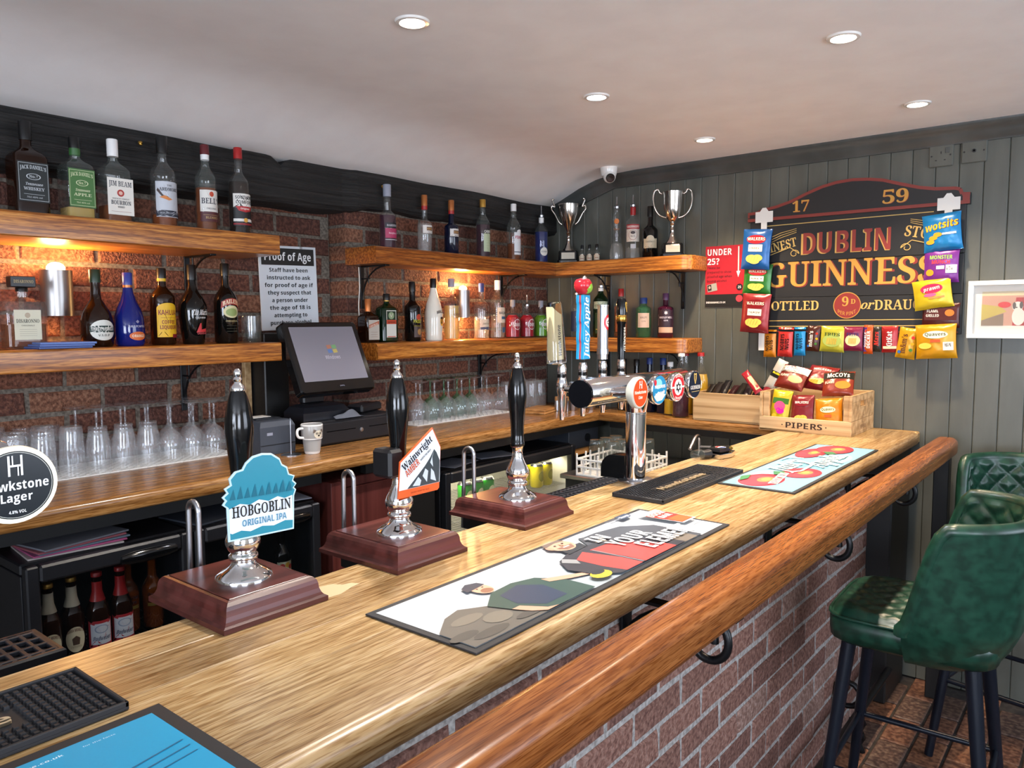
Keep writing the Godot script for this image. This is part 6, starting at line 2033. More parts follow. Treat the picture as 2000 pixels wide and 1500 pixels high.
	bottle("aperitif bottle with yellow cap and pale green label", Vector3(-0.674, Y, z), 0, g3, {"h": 0.288, "r": 0.035, "sh": 0.56, "ns": 0.76, "nr": 0.0135, "cap": 0.034, "capm": "cap_gold", "glass": "glass_thick", "liquid": "purple_liquid", "fill": 0.56, "draw": func(p, r):
		p.rect(-r * 0.75, 0.03, r, 0.14, "a9b494")
		p.rect(-r * 0.75, 0.118, r, 0.14, "17181a")
		text(p, "CAMPARI", 0.004, 0.122, 0.013, "d8d8d0", "sansb", r * 1.5)
		for i in 4:
			p.rect(-r * 0.4, 0.06 + 0.012 * i, r * 0.7, 0.0606 + 0.012 * i, "5a6450")})
	bottle("fruit cup bottle with white label and pink lettering", Vector3(-0.43, Y, z), 0, g3, {"h": 0.294, "r": 0.0365, "sh": 0.58, "ns": 0.78, "nr": 0.0135, "cap": 0.034, "capm": "cap_white", "glass": "glass_thick", "liquid": "amber_liquid", "fill": 0.3, "draw": func(p, r):
		p.rect(-r * 0.8, 0.03, r * 0.95, 0.145, "d2d4d6")
		p.disc(r * 0.1, 0.148, r * 0.5, 0.012, "d2d4d6", 16)
		text(p, "PIMM'S", 0.004, 0.112, 0.0155, "b0384a", "sansb", r * 1.55)
		for i in 5:
			p.rect(-r * 0.4, 0.092 - 0.008 * i, r * 0.6, 0.0926 - 0.008 * i, "8a8c92")
		p.rect(-r * 0.8, 0.042, r * 0.95, 0.046, "3a3a44")})
	bottle("deep blue bottle with steel pourer and round white label in the corner", Vector3(-0.188, Y, z), -20, g3, {"h": 0.28, "r": 0.0365, "sh": 0.6, "ns": 0.78, "nr": 0.013, "cap": 0.03, "pour": true, "glass": "glass", "liquid": "blue_liquid", "fill": 0.6, "foil": ["cap_white", 0.03], "draw": func(p, r):
		p.disc(-0.004, 0.062, r * 0.62, 0.023, "cfcdc4", 22)
		text(p, "LUXURY", -0.004, 0.058, 0.008, "3a3a40", "serifb", r * 0.95)})
	# lower right shelf
	Y = 1.464
	z = 0.092
	var g4 := "liqueurs on the lower brick shelf"
	bottle("small square orange liqueur bottle with copper cap beside the till screen", Vector3(-1.418, Y, z), 0, g4, {"h": 0.186, "r": 0.037, "e": 5.0, "sh": 0.56, "ns": 0.72, "nr": 0.0125, "cap": 0.045, "capm": "cap_copper", "capr": 0.0135, "glass": "brown_glass", "foil": ["cap_copper", 0.02], "draw": func(p, r):
		p.rect(-r * 0.8, 0.012, r * 0.8, 0.096, "b9b2a6")
		p.poly([Vector2(-r * 0.75, 0.06), Vector2(r * 0.75, 0.078), Vector2(r * 0.75, 0.092), Vector2(-r * 0.75, 0.074)], "a8502c")
		text(p, "COINTREAU", 0, 0.07, 0.0085, "efe2d0", "serifb", r * 1.3, 0.0, 0.0, 0.3)
		for i in 3:
			p.rect(-r * 0.5, 0.024 + 0.01 * i, r * 0.5, 0.0248 + 0.01 * i, "7a4a38")})
	bottle("flat green herbal liqueur bottle with white and orange label", Vector3(-1.312, Y, z), 0, g4, {"h": 0.21, "r": 0.047, "sz": 0.62, "e": 5.0, "sh": 0.66, "ns": 0.82, "nr": 0.0135, "cap": 0.025, "glass": "green_glass", "foil": ["cap_gold", 0.008], "draw": func(p, r):
		p.rect(-r * 0.6, 0.02, r * 0.6, 0.138, "cfd0c6")
		p.rect(-r * 0.54, 0.096, r * 0.54, 0.134, "18301e")
		p.disc(0, 0.115, r * 0.36, 0.016, "8aa07a", 20)
		p.path([Vector2(-0.008, 0.124), Vector2(0, 0.108), Vector2(0.008, 0.124)], 0.003, "d8d4c0")
		p.rect(-r * 0.6, 0.078, r * 0.6, 0.096, "b8442a")
		text(p, "Jagermeister", 0, 0.083, 0.0075, "3a1410", "serifb", r * 0.95)
		p.rect(-r * 0.5, 0.022, r * 0.5, 0.025, "b8442a")})
	bottle("black passion fruit liqueur bottle with yellow lettering", Vector3(-1.156, Y, z), 0, g4, {"h": 0.268, "r": 0.037, "sh": 0.55, "ns": 0.7, "nr": 0.014, "cap": 0.04, "glass": "dark_glass", "draw": func(p, r):
		p.disc(0.004, 0.108, r * 0.4, 0.014, "b8402a", 16)
		text(p, "PASSOA", 0.004, 0.082, 0.015, "b5ae2a", "sansb", r * 1.5)
		p.rect(-r * 0.6, 0.018, r * 0.85, 0.066, "4a3a34")
		p.disc(0.006, 0.042, 0.012, 0.014, "a87a44", 14)
		p.rect(-r * 0.6, 0.068, r * 0.85, 0.0695, "b5ae2a")})
	bottle("frosted white coconut rum bottle with black cap", Vector3(-1.021, Y, z), 0, g4, {"h": 0.288, "r": 0.0425, "prof": [[0.0, 0.0], [0.038, 0.0], [0.0405, 0.006], [0.0395, 0.03], [0.043, 0.08], [0.0425, 0.13], [0.034, 0.17], [0.022, 0.205], [0.0145, 0.235], [0.0138, 0.248], [0.0, 0.248]], "cap": 0.04, "capr": 0.0155, "glass": "milky_liquid", "lr": 0.0432, "draw": func(p, r):
		text(p, "MALIBU", 0.01, 0.122, 0.014, "2a2624", "sansb", r * 1.3, 0.0, 0.006)
		p.disc(0.012, 0.088, 0.013, 0.021, "d89a2a", 18)
		p.poly([Vector2(0.004, 0.078), Vector2(0.011, 0.106), Vector2(0.014, 0.106), Vector2(0.016, 0.078)], "3a2418")
		p.disc(0.012, 0.104, 0.012, 0.006, "3a2418", 12)})
	bottle("clear tequila bottle with pale gold spirit and grey cap", Vector3(-0.899, Y, z), 0, g4, {"h": 0.292, "r": 0.0385, "sh": 0.58, "ns": 0.74, "nr": 0.0125, "cap": 0.036, "capm": "cap_grey", "capr": 0.0165, "glass": "glass", "liquid": "gold_liquid", "fill": 0.56, "draw": func(p, r):
		text(p, "CAZCABEL", 0.006, 0.116, 0.0105, "4a4436", "sansb", r * 1.3)
		text(p, "HONEY", 0.006, 0.102, 0.0085, "4a4436", "sansb", r * 0.8)
		p.rect(-r * 0.5, 0.046, r * 0.8, 0.048, "8a7440")})
	bottle("clear tequila bottle with blue and white label by the wall lamp", Vector3(-0.69, Y, 0.1), 0, g4, {"h": 0.277, "r": 0.038, "sh": 0.58, "ns": 0.72, "nr": 0.0125, "cap": 0.04, "capm": "cap_blue", "glass": "glass", "liquid": "clear_liquid", "fill": 0.4, "draw": func(p, r):
		p.rect(-r * 1.0, 0.046, r, 0.098, "d0c9b4")
		p.rect(-r * 1.0, 0.046, r, 0.06, "3a4a6a")
		text(p, "Jose Cuervo", 0.002, 0.072, 0.009, "6a5a3a", "serifb", r * 1.5, 0.2)})
	bottle("white rum bottle with white cap and red round emblem", Vector3(-0.555, Y, z), 0, g4, {"h": 0.297, "r": 0.038, "sh": 0.62, "ns": 0.78, "nr": 0.0135, "cap": 0.045, "capm": "cap_white", "glass": "glass", "liquid": "clear_liquid", "fill": 0.4, "draw": func(p, r):
		p.rect(-r * 0.9, 0.08, r * 0.95, 0.158, "d4c8b4")
		p.disc(r * 0.5, 0.166, 0.011, 0.011, "a83a34", 16)
		text(p, "BACARDI", 0.004, 0.124, 0.0125, "2a2422", "sansb", r * 1.5)
		p.rect(-r * 0.3, 0.098, r * 0.6, 0.112, "3a5a78")
		p.rect(-r * 0.2, 0.03, r * 0.4, 0.056, "3a5a78")})
	var sour := func(p, r):
		p.disc(0, 0.07, r * 0.62, 0.028, "d8ccd0", 26, 0.9)
		text(p, "SOURZ", 0, 0.06, 0.018, "dfd4d8", "sansb", r * 1.4)
		p.rect(-0.0008, 0.04, 0.0008, 0.102, "d8ccd0")
	for q in [[-0.427, "red_liquid", "red sour spirit bottle, left of the pair"], [-0.303, "red_liquid", "red sour spirit bottle, right of the pair"], [-0.178, "green_liquid", "green sour spirit bottle in the shelf corner"]]:
		bottle(q[2], Vector3(q[0], Y, 0.088), -8, "sour spirits on the lower brick shelf", {"h": 0.2, "r": 0.039, "sh": 0.48, "ns": 0.68, "nr": 0.0125, "cap": 0.032, "pour": q[0] > -0.32 and q[0] < -0.29, "capm": "cap_grey", "glass": "glass", "liquid": q[1], "fill": 0.6, "draw": sour})
	# grey wall, upper shelf
	Y = 1.866
	var g5 := "bottles on the upper boarded wall shelf"
	for q in [[0.322, "left"], [0.369, "middle"], [0.415, "right"]]:
		bottle("miniature spirit bottle with pale label, %s of three" % q[1], Vector3(-0.12, Y, q[0]), -60, "miniature bottles", {"called": "miniature_bottle", "h": 0.09, "r": 0.0175, "sh": 0.5, "ns": 0.66, "nr": 0.007, "cap": 0.016, "glass": "glass", "liquid": "amber_liquid", "fill": 0.4, "draw": func(p, r):
			p.rect(-r * 0.9, 0.006, r * 0.9, 0.032, "c0b29c")
			p.disc(0, 0.034, r * 0.6, 0.006, "c0b29c", 14)
			p.rect(-r * 0.5, 0.016, r * 0.5, 0.019, "7a3a34")})
	bottle("clear vodka bottle with orange disc and steel pourer", Vector3(-0.09, Y, 0.518), -60, g5, {"h": 0.29, "r": 0.038, "e": 2.0, "prof": [[0.0, 0.0], [0.037, 0.0], [0.039, 0.006], [0.038, 0.05], [0.028, 0.085], [0.024, 0.11], [0.0235, 0.2], [0.019, 0.235], [0.014, 0.25], [0.0135, 0.268], [0.0, 0.268]], "cap": 0.022, "pour": true, "glass": "glass", "liquid": "clear_liquid", "fill": 0.3, "lr": 0.024, "draw": func(p, r):
		p.disc(0, 0.2, 0.013, 0.014, "c8702c", 18)
		p.disc(0, 0.128, 0.009, 0.01, "8a8c90", 14)
		text(p, "CIROC", 0, 0.155, 0.009, "b06a40", "serifb", r * 1.2)})
	bottle("vodka bottle with red and white label and steel pourer", Vector3(-0.09, Y, 0.615), -60, g5, {"h": 0.288, "r": 0.038, "sh": 0.64, "ns": 0.78, "nr": 0.0135, "cap": 0.02, "pour": true, "foil": ["cap_red", 0.042], "glass": "glass", "liquid": "clear_liquid", "fill": 0.2, "draw": func(p, r):
		p.rect(-r, 0.088, r, 0.152, "cbc4b8")
		p.rect(-r, 0.152, r, 0.176, "a02a2c")
		text(p, "SMIRNOFF", 0, 0.158, 0.0115, "e0d6cc", "sansb", r * 1.75)
		p.disc(0, 0.122, 0.022, 0.026, "8a4038", 20, 0.93)
		p.disc(0, 0.134, 0.012, 0.008, "3a2a28", 14)
		text(p, "No 21", 0, 0.112, 0.0075, "3a2a28", "serifb", r * 0.6)
		p.rect(-r * 0.3, 0.054, r * 0.4, 0.076, "b4b8bc")})
	bottle("black port bottle with cream label", Vector3(-0.085, Y, 0.712), -60, g5, {"h": 0.262, "r": 0.039, "sh": 0.52, "ns": 0.66, "nr": 0.0135, "cap": 0.05, "glass": "dark_glass", "draw": func(p, r):
		p.rect(-r * 0.95, 0.05, r * 0.95, 0.098, "bfb49a")
		p.disc(0, 0.098, r * 0.5, 0.016, "bfb49a", 18)
		text(p, "Cockburn's", 0, 0.078, 0.009, "4a4030", "serif", r * 1.3, 0.2)})
	# grey wall, lower shelf
	Y = 1.464
	var g6 := "gins on the lower boarded wall shelf"
	bottle("clear bottle with navy label behind the taps", Vector3(-0.09, Y, 0.265), -60, g6, {"h": 0.26, "r": 0.032, "sh": 0.6, "ns": 0.76, "nr": 0.012, "cap": 0.03, "pour": true, "glass": "glass_thick", "draw": func(p, r): p.rect(-r, 0.03, r, 0.14, "20304e")})
	bottle("large green gin bottle with steel pourer", Vector3(-0.085, Y, 0.419), -60, g6, {"h": 0.285, "r": 0.042, "sh": 0.66, "ns": 0.84, "nr": 0.0135, "cap": 0.02, "pour": true, "foil": ["cap_white", 0.02], "glass": "green_glass", "draw": func(p, r):
		p.rect(-r, 0.15, r, 0.19, "a8b49a")
		text(p, "GORDON'S", 0, 0.162, 0.013, "2a4a2a", "serifb", r * 1.6)
		p.rect(-r * 0.7, 0.02, r * 0.7, 0.13, "1a3a20")
		p.rect(-r * 0.6, 0.04, r * 0.6, 0.044, "b8a03a")})
	bottle("orange gin bottle with red cap behind the black tap handle", Vector3(-0.085, Y, 0.544), -60, g6, {"h": 0.254, "r": 0.037, "sh": 0.7, "ns": 0.82, "nr": 0.013, "cap": 0.036, "capm": "cap_red", "glass": "glass", "liquid": "amber_liquid", "fill": 0.64, "draw": func(p, r): p.rect(-r * 0.8, 0.03, r * 0.8, 0.12, "8a4a2a")})
	bottle("pale green gin bottle with pink label and dark stopper", Vector3(-0.085, Y, 0.678), -60, g6, {"h": 0.204, "r": 0.039, "sh": 0.72, "ns": 0.82, "nr": 0.017, "cap": 0.026, "capr": 0.019, "capm": "cap_blue", "glass": "glass_green_tint", "draw": func(p, r):
		p.rect(-r * 0.8, 0.052, r * 0.8, 0.126, "c0a898")
		text(p, "MALFY", 0, 0.098, 0.01, "6a5a54", "sansb", r * 0.9)
		text(p, "GIN", 0, 0.08, 0.008, "6a5a54", "sans", r * 0.5)})
	bottle("dark purple gin bottle at the right end of the lower shelf", Vector3(-0.085, Y, 0.804), -60, g6, {"h": 0.224, "r": 0.0395, "sh": 0.66, "ns": 0.74, "nr": 0.0135, "cap": 0.03, "capm": plain("cap_violet", "4a2a52", 0.35), "glass": "purple_liquid", "draw": func(p, r):
		p.rect(-r, 0.026, r, 0.142, "2a0e1e")
		star(p, 0, 0.126, 0.011, "cfc8cc")
		text(p, "WHITLEY NEILL", 0, 0.098, 0.009, "d8d0d4", "sansb", r * 1.7)
		text(p, "GIN", 0, 0.084, 0.007, "d8d0d4", "sansb", r * 0.5)
		p.rect(-r, 0.026, r, 0.054, "c0a088")})
	# on the return counter
	Y = 1.0805
	var g7 := "cordials on the return counter"
	for q in [[0.555, "dark_glass", "dark soft drink bottle nearest the wall corner", 0.27], [0.632, "dark_glass", "dark soft drink bottle beside the blue ones", 0.27], [0.708, "navy_glass", "deep blue tonic bottle, left of two", 0.28], [0.785, "navy_glass", "deep blue tonic bottle, right of two", 0.28]]:
		bottle(q[2], Vector3(-0.07, Y, q[0]), -60, g7, {"h": q[3], "r": 0.0335, "sh": 0.5, "ns": 0.74, "nr": 0.014, "cap": 0.03, "capm": "cap_black" if q[1] == "dark_glass" else "cap_blue", "glass": q[1]})
	bottle("small clear cordial bottle beside the purple one", Vector3(-0.12, Y, 0.852), -60, g7, {"h": 0.265, "r": 0.03, "sh": 0.55, "ns": 0.8, "nr": 0.013, "cap": 0.02, "capm": "cap_white", "glass": "glass", "liquid": "yellow_liquid", "fill": 0.3})
	bottle("tall violet cordial bottle with white cap", Vector3(-0.165, Y, 0.934), -60, g7, {"h": 0.312, "r": 0.041, "sh": 0.5, "ns": 0.86, "nr": 0.0155, "cap": 0.012, "capm": "cap_white", "glass": "glass", "liquid": "purple_liquid", "fill": 0.74})
	for q in [[-0.062, 0.905, "swing top bottle of yellow cordial, behind"], [-0.056, 0.985, "swing top bottle of yellow cordial next to the bamboo box"]]:
		bottle(q[2], Vector3(q[0], Y, q[1]), -60, g7, {"h": 0.312, "r": 0.0395, "sh": 0.52, "ns": 0.84, "nr": 0.0155, "cap": 0.014, "capm": "cap_red", "foil": ["steel", 0.004], "glass": "glass", "liquid": "yellow_liquid", "fill": 0.66})

# ---------------------------------------------------------------- trophies
func trophy(label: String, at: Vector3, k: float, swirl: bool):
	var t := thing("trophy_cup", label, "trophy", at, -58.0, "silver trophy cups")
	part(t, "plinth", turned([[0.0, 0.0], [0.05 * k, 0.0], [0.05 * k, 0.012], [0.045 * k, 0.016], [0.044 * k, 0.06], [0.04 * k, 0.065], [0.0, 0.065]].map(func(r): return [r[0] * 1.12, r[1], 9.0]), 36), "black_gloss")
	var pr := printer(func(p: Vector2, hh: float) -> Vector3: return Vector3(p.x, p.y, 0.0503 * k + hh))
	pr.rect(-0.034 * k, 0.02, 0.034 * k, 0.054, "b4ac98")
	for i in 3:
		pr.rect(-0.024 * k, 0.028 + 0.008 * i, 0.024 * k, 0.0288 + 0.008 * i, "8a8474")
	part(t, "plaque", pr.g, "ink_gloss")
	var prof := [[0.0, 0.065], [0.032, 0.065], [0.03, 0.072], [0.02, 0.085], [0.0135, 0.105], [0.0085, 0.13], [0.0115, 0.136], [0.0075, 0.142], [0.0095, 0.158], [0.014, 0.163], [0.0085, 0.168]]
	part(t, "stem", turned(prof.map(func(r): return [r[0] * k, r[1]]), 28), "silver")
	var bowl: Array
	if swirl:
		bowl = [[0.008, 0.168], [0.02, 0.195], [0.034, 0.225], [0.046, 0.26], [0.052, 0.295], [0.0535, 0.318], [0.051, 0.318], [0.044, 0.262], [0.03, 0.222], [0.0, 0.185]]
	else:
		bowl = [[0.008, 0.168], [0.02, 0.178], [0.034, 0.2], [0.042, 0.23], [0.0455, 0.265], [0.048, 0.3], [0.051, 0.318], [0.048, 0.318], [0.043, 0.265], [0.032, 0.205], [0.0, 0.185]]
	part(t, "bowl", turned(bowl.map(func(r): return [r[0] * k, r[1]]), 40), "silver")
	for s in [-1.0, 1.0]:
		var p: Array
		if swirl:
			p = [Vector3(s * 0.034, 0.21, 0), Vector3(s * 0.05, 0.225, 0), Vector3(s * 0.07, 0.265, 0), Vector3(s * 0.088, 0.292, 0), Vector3(s * 0.086, 0.31, 0), Vector3(s * 0.072, 0.306, 0), Vector3(s * 0.078, 0.325, 0), Vector3(s * 0.084, 0.342, 0), Vector3(s * 0.076, 0.348, 0)]
		else:
			p = [Vector3(s * 0.03, 0.192, 0), Vector3(s * 0.062, 0.205, 0), Vector3(s * 0.086, 0.24, 0), Vector3(s * 0.095, 0.285, 0), Vector3(s * 0.09, 0.32, 0), Vector3(s * 0.072, 0.33, 0), Vector3(s * 0.064, 0.316, 0), Vector3(s * 0.052, 0.308, 0)]
		part(t, "handle", tubed(smooth_path(p.map(func(v): return Vector3(v.x * k, v.y, v.z)), 4), 0.0045, 8), "silver")

# ---------------------------------------------------------------- bar stools
func quilt(u: float, v: float, cell: float) -> float:
	# padded diamonds: height between stitched lines
	var a := (u + v) / cell
	var b := (u - v) / cell
	var da := absf(a - round(a))
	var db := absf(b - round(b))
	return minf(1.0, minf(da, db) * 3.2)

func build_stools():
	var make = func(label: String) -> Node3D:
		var t := thing("bar_stool", label, "bar stool", Vector3.ZERO, 0.0, "green leather bar stools")
		# seat cushion, squarish in front
		var top := G.new()
		var plan = func(r: float, a: float) -> Vector2:
			var e := 6.0
			var ca := cos(a)
			var sa := sin(a)
			var rho := pow(pow(absf(ca), e) + pow(absf(sa), e), -1.0 / e)
			return Vector2(ca * rho * 0.205 * r, sa * rho * 0.21 * r)
		top.surf(30, 72, func(u, v):
			var q: Vector2 = plan.call(u, TAU * v)
			var edge := smoothstep(1.0, 0.86, u)
			return Vector3(q.x, 0.728 + 0.022 * edge + 0.006 * quilt(q.x, q.y, 0.062) * edge, q.y), -1.0)
		part(t, "seat", top, "leather")
		var sk := G.new()
		sk.lathe([[0.0, 0.655], [0.92, 0.655], [0.985, 0.665], [1.0, 0.69], [1.0, 0.72], [0.985, 0.731], [0.94, 0.735]].map(func(r): return [r[0], r[1], 6.0]), 56, 0.205, 0.21, 0.5)
		var skp := part(t, "seat_base", sk, "leather")
		var pi := []
		for i in 65:
			var q: Vector2 = plan.call(1.0, TAU * i / 64.0)
			pi.append(Vector3(q.x, 0.731, q.y))
		part(skp, "piping", tubed(pi, 0.0045, 6), "leather")
		# wrap-round back
		var top_y = func(f: float) -> float:
			return 0.742 + 0.28 * smoothstep(94.0, 70.0, absf(f)) + 0.012 * cos(deg_to_rad(f))
		var ring = func(f: float, r: float) -> Vector2:
			var e := 2.7
			var ca := sin(deg_to_rad(f))
			var sa := cos(deg_to_rad(f))
			var rho := pow(pow(absf(ca), e) + pow(absf(sa), e), -1.0 / e)
			return Vector2(ca * rho * r, sa * rho * r * 1.0 + 0.01)
		var span := 94.0
		var out := G.new()
		out.surf(56, 14, func(u, v):
			var f: float = lerpf(-span, span, u)
			var y: float = lerpf(0.63, top_y.call(f), v)
			var k := clampf((y - 0.63) / 0.12, 0.0, 1.0)
			var r := lerpf(0.16, 0.245, sqrt(k)) + 0.03 * clampf((y - 0.75) / 0.3, 0.0, 1.0)
			var q: Vector2 = ring.call(f, r)
			return Vector3(q.x, y, q.y), -1.0)
		var shell := part(t, "back_shell", out, "leather")
		var inn := G.new()
		inn.surf(110, 44, func(u, v):
			var f: float = lerpf(-span, span, u)
			var y: float = lerpf(0.72, top_y.call(f), v)
			var r := 0.205 + 0.03 * clampf((y - 0.75) / 0.3, 0.0, 1.0)
			var edge := smoothstep(0.0, 0.06, u) * smoothstep(1.0, 0.94, u) * smoothstep(1.0, 0.93, v)
			r -= 0.008 * quilt(deg_to_rad(f) * 0.24, y, 0.075) * edge
			var q: Vector2 = ring.call(f, r)
			return Vector3(q.x, y, q.y), 1.0)
		part(t, "back_pad", inn, "leather")
		var rim := []
		for i in 57:
			var f := lerpf(-span, span, i / 56.0)
			var y: float = top_y.call(f)
			var q: Vector2 = ring.call(f, 0.225 + 0.03 * clampf((y - 0.75) / 0.3, 0.0, 1.0))
			rim.append(Vector3(q.x, y, q.y))
		for s in [-span, span]:
			var q: Vector2 = ring.call(s, 0.223)
			if s < 0:
				rim.push_front(Vector3(q.x, 0.73, q.y))
			else:
				rim.append(Vector3(q.x, 0.73, q.y))
		part(shell, "rim", tubed(rim, 0.0215, 10), "leather")
		# legs and foot rest
		for s in [[-1, -1], [1, -1], [1, 1], [-1, 1]]:
			part(t, "leg", tubed([Vector3(s[0] * 0.15, 0.66, s[1] * 0.15), Vector3(s[0] * 0.215, 0.002, s[1] * 0.215)], [0.02, 0.014], 10), "stool_leg")
		var f4 := []
		for s in [[-1, -1], [1, -1], [1, 1], [-1, 1]]:
			f4.append(Vector3(s[0] * 0.187, 0.285, s[1] * 0.187))
		for i in 4:
			part(t, "foot_bar", tubed([f4[i], f4[(i + 1) % 4]], 0.0095, 8), "stool_leg")
		return t
	var s1: Node3D = make.call("dark green quilted leather bar stool pulled up to the bar, nearest")
	s1.position = Vector3(-1.215, 0, 2.208)
	s1.rotation_degrees.y = 2.0
	copy_of(s1, Vector3(-0.46, 0, 2.402), 78.0, "dark green bar stool by the far wall, its quilted backrest facing the bar")

# ---------------------------------------------------------------- glasses upside down on white drainer mats
func upturned(kind: String) -> G:
	var prof: Array
	match kind:
		"wine":
			prof = [[0.0335, 0.0], [0.037, 0.025], [0.039, 0.05], [0.036, 0.076], [0.025, 0.096], [0.009, 0.108], [0.0045, 0.116], [0.0036, 0.15], [0.005, 0.182], [0.018, 0.19], [0.034, 0.194], [0.0345, 0.196], [0.02, 0.197], [0.0, 0.198]]
		"balloon":
			prof = [[0.034, 0.0], [0.042, 0.03], [0.0445, 0.055], [0.041, 0.08], [0.028, 0.1], [0.01, 0.112], [0.0048, 0.12], [0.0038, 0.15], [0.0055, 0.183], [0.018, 0.189], [0.036, 0.193], [0.0365, 0.195], [0.02, 0.196], [0.0, 0.197]]
		"half":
			prof = [[0.036, 0.0], [0.0355, 0.05], [0.033, 0.1], [0.0285, 0.128], [0.027, 0.136], [0.0285, 0.14], [0.0265, 0.144], [0.0, 0.1445], [0.0, 0.13], [0.026, 0.128], [0.031, 0.1]]
		"highball":
			prof = [[0.0365, 0.0], [0.035, 0.06], [0.0325, 0.13], [0.031, 0.15], [0.0295, 0.153], [0.0, 0.1535], [0.0, 0.142], [0.0295, 0.139]]
		_:
			prof = [[0.038, 0.0], [0.0365, 0.05], [0.034, 0.085], [0.032, 0.09], [0.0, 0.091], [0.0, 0.08], [0.032, 0.078]]
	return turned(prof, 22)

func drainer_mat(label: String, x0: float, x1: float, z0: float, z1: float):
	var t := thing("drainer_mat", label, "drainer mat", Vector3((x0 + x1) / 2, 1.0803, (z0 + z1) / 2), 0.0, "white plastic drainer mats")
	var w := x1 - x0
	var d := z1 - z0
	var g := G.new()
	var n := int(w / 0.03)
	for s in [-1.0, 1.0]:
		for i in range(-int(d / 0.03), n):
			# slanting bars clipped to the mat
			var a := Vector2(-w / 2 + i * 0.03, -d / 2)
			var b := a + Vector2(d, d)
			if a.x < -w / 2:
				a += Vector2(-w / 2 - a.x, -w / 2 - a.x)
			if b.x > w / 2:
				b -= Vector2(b.x - w / 2, b.x - w / 2)
			if b.x - a.x < 0.01:
				continue
			var A := Vector3(a.x * s, 0.003, a.y)
			var B := Vector3(b.x * s, 0.003, b.y)
			var o := (B - A).normalized().cross(Vector3.UP) * 0.0022
			g.quad(A - o, A + o, B + o, B - o, Vector3.UP)
			g.quad(A - o - Vector3(0, 0.003, 0), A - o, B - o, B - o - Vector3(0, 0.003, 0), -o)
			g.quad(A + o - Vector3(0, 0.003, 0), A + o, B + o, B + o - Vector3(0, 0.003, 0), o)
	part(t, "lattice", g, "white_plastic").set_meta("kind", "stuff")
	var rim := G.new()
	for q in [[-w / 2, -d / 2, w / 2, -d / 2 + 0.004], [-w / 2, d / 2 - 0.004, w / 2, d / 2], [-w / 2, -d / 2, -w / 2 + 0.004, d / 2], [w / 2 - 0.004, -d / 2, w / 2, d / 2]]:
		rim.box(Vector3(q[0], 0.0, q[1]), Vector3(q[2], 0.0035, q[3]), 0.0005)
	part(t, "edge", rim, "white_plastic")

func build_glasses():
	drainer_mat("white lattice drainer mat under the glasses at left", -3.2, -2.08, -0.095, 0.15)
	drainer_mat("white lattice drainer mat under the stemmed glasses right of the till", -1.19, -0.5, 0.006, 0.146)
	var meshes := {}
	for k in ["wine", "balloon", "half", "highball", "tumbler"]:
		meshes[k] = upturned(k).mesh()
	var kinds := {"wine": "wine_glass", "balloon": "gin_glass", "half": "beer_glass", "highball": "highball_glass", "tumbler": "tumbler"}
	var place = func(kind: String, x: float, zz: float, label: String, group: String, m = "ware", y := 1.0837):
		solo(kinds[kind], label, "glass", meshes[kind], m, Vector3(x, y, zz), rng.randf_range(0, 360), group)
	var nth := ["first", "second", "third", "fourth", "fifth", "sixth", "seventh", "eighth", "ninth", "tenth"]
	var rows := ["front", "middle", "back"]
	# left mat: beer glasses, then stemmed ones towards the till
	for i in 10:
		var x := -2.865 + 0.0795 * i
		for j in 3:
			var zz := 0.105 - 0.08 * j + rng.randf_range(-0.004, 0.004)
			var xx := x + (0.03 if j == 1 else 0.0)
			if xx > -2.11:
				continue
			if i < 4:
				place.call("half" if (i + j) % 3 != 0 else "highball", xx, zz, "upturned straight glass on the left mat, %s row, %s from the left" % [rows[j], nth[i]], "straight glasses on the left mat")
			elif i < 7 and j == 0:
				place.call("half", xx, zz, "upturned straight glass on the left mat, %s row, %s from the left" % [rows[j], nth[i]], "straight glasses on the left mat")
			else:
				place.call("wine", xx, zz, "upturned wine glass on the left mat, %s row, %s from the left" % [rows[j], nth[i]], "stemmed glasses on the left mat")
	# right mat
	for i in 7:
		place.call("balloon", -1.14 + 0.0935 * i, 0.116, "upturned clear balloon gin glass right of the till, %s from the left" % nth[i], "balloon glasses on the right mat")
	for i in 6:
		var x := -1.093 + 0.0935 * i
		var green := i >= 1 and i <= 4
		if x < -0.45:
			place.call("wine", x, 0.041, ("upturned green tinted wine glass behind the gin glasses, %s from the left" if green else "upturned clear wine glass behind the gin glasses, %s from the left") % nth[i], "wine glasses behind the gin glasses", "glass_green_tint" if green else "ware")
	for i in 4:
		place.call("highball", -0.44 + 0.078 * i, 0.055, "upturned highball near the counter corner, back row, %s from the left" % nth[i], "highballs in the corner", "ware", 1.0807)
	for i in 3:
		place.call("highball", -0.41 + 0.078 * i, 0.135, "upturned highball near the counter corner, front row, %s from the left" % nth[i], "highballs in the corner", "ware", 1.0807)
	# loose ones
	var tum := turned([[0.0, 0.0], [0.032, 0.0], [0.0345, 0.006], [0.036, 0.05], [0.035, 0.097], [0.0335, 0.097], [0.0345, 0.05], [0.0325, 0.014], [0.0, 0.012]], 24)
	solo("tumbler", "empty clear tumbler at the right end of the lower left shelf", "glass", tum, "glass_thick", Vector3(-1.972, 1.4797, 0.08))

# ---------------------------------------------------------------- below the back counter
func beer_bottle(label: String, at: Vector3, group: String, glass: String, capm: String, draw: Callable, neck := ""):
	var s := {"called": "beer_bottle", "h": 0.226, "r": 0.0305, "sh": 0.5, "ns": 0.72, "nr": 0.0125, "cap": 0.008, "capr": 0.0145, "capm": capm, "glass": glass, "draw": draw}
	var b := bottle(label, at, -8, group, s)
	if neck != "":
		part(b, "neck_label", turned([[0.0205, 0.145], [0.0142, 0.17], [0.0134, 0.2]], 22), neck)

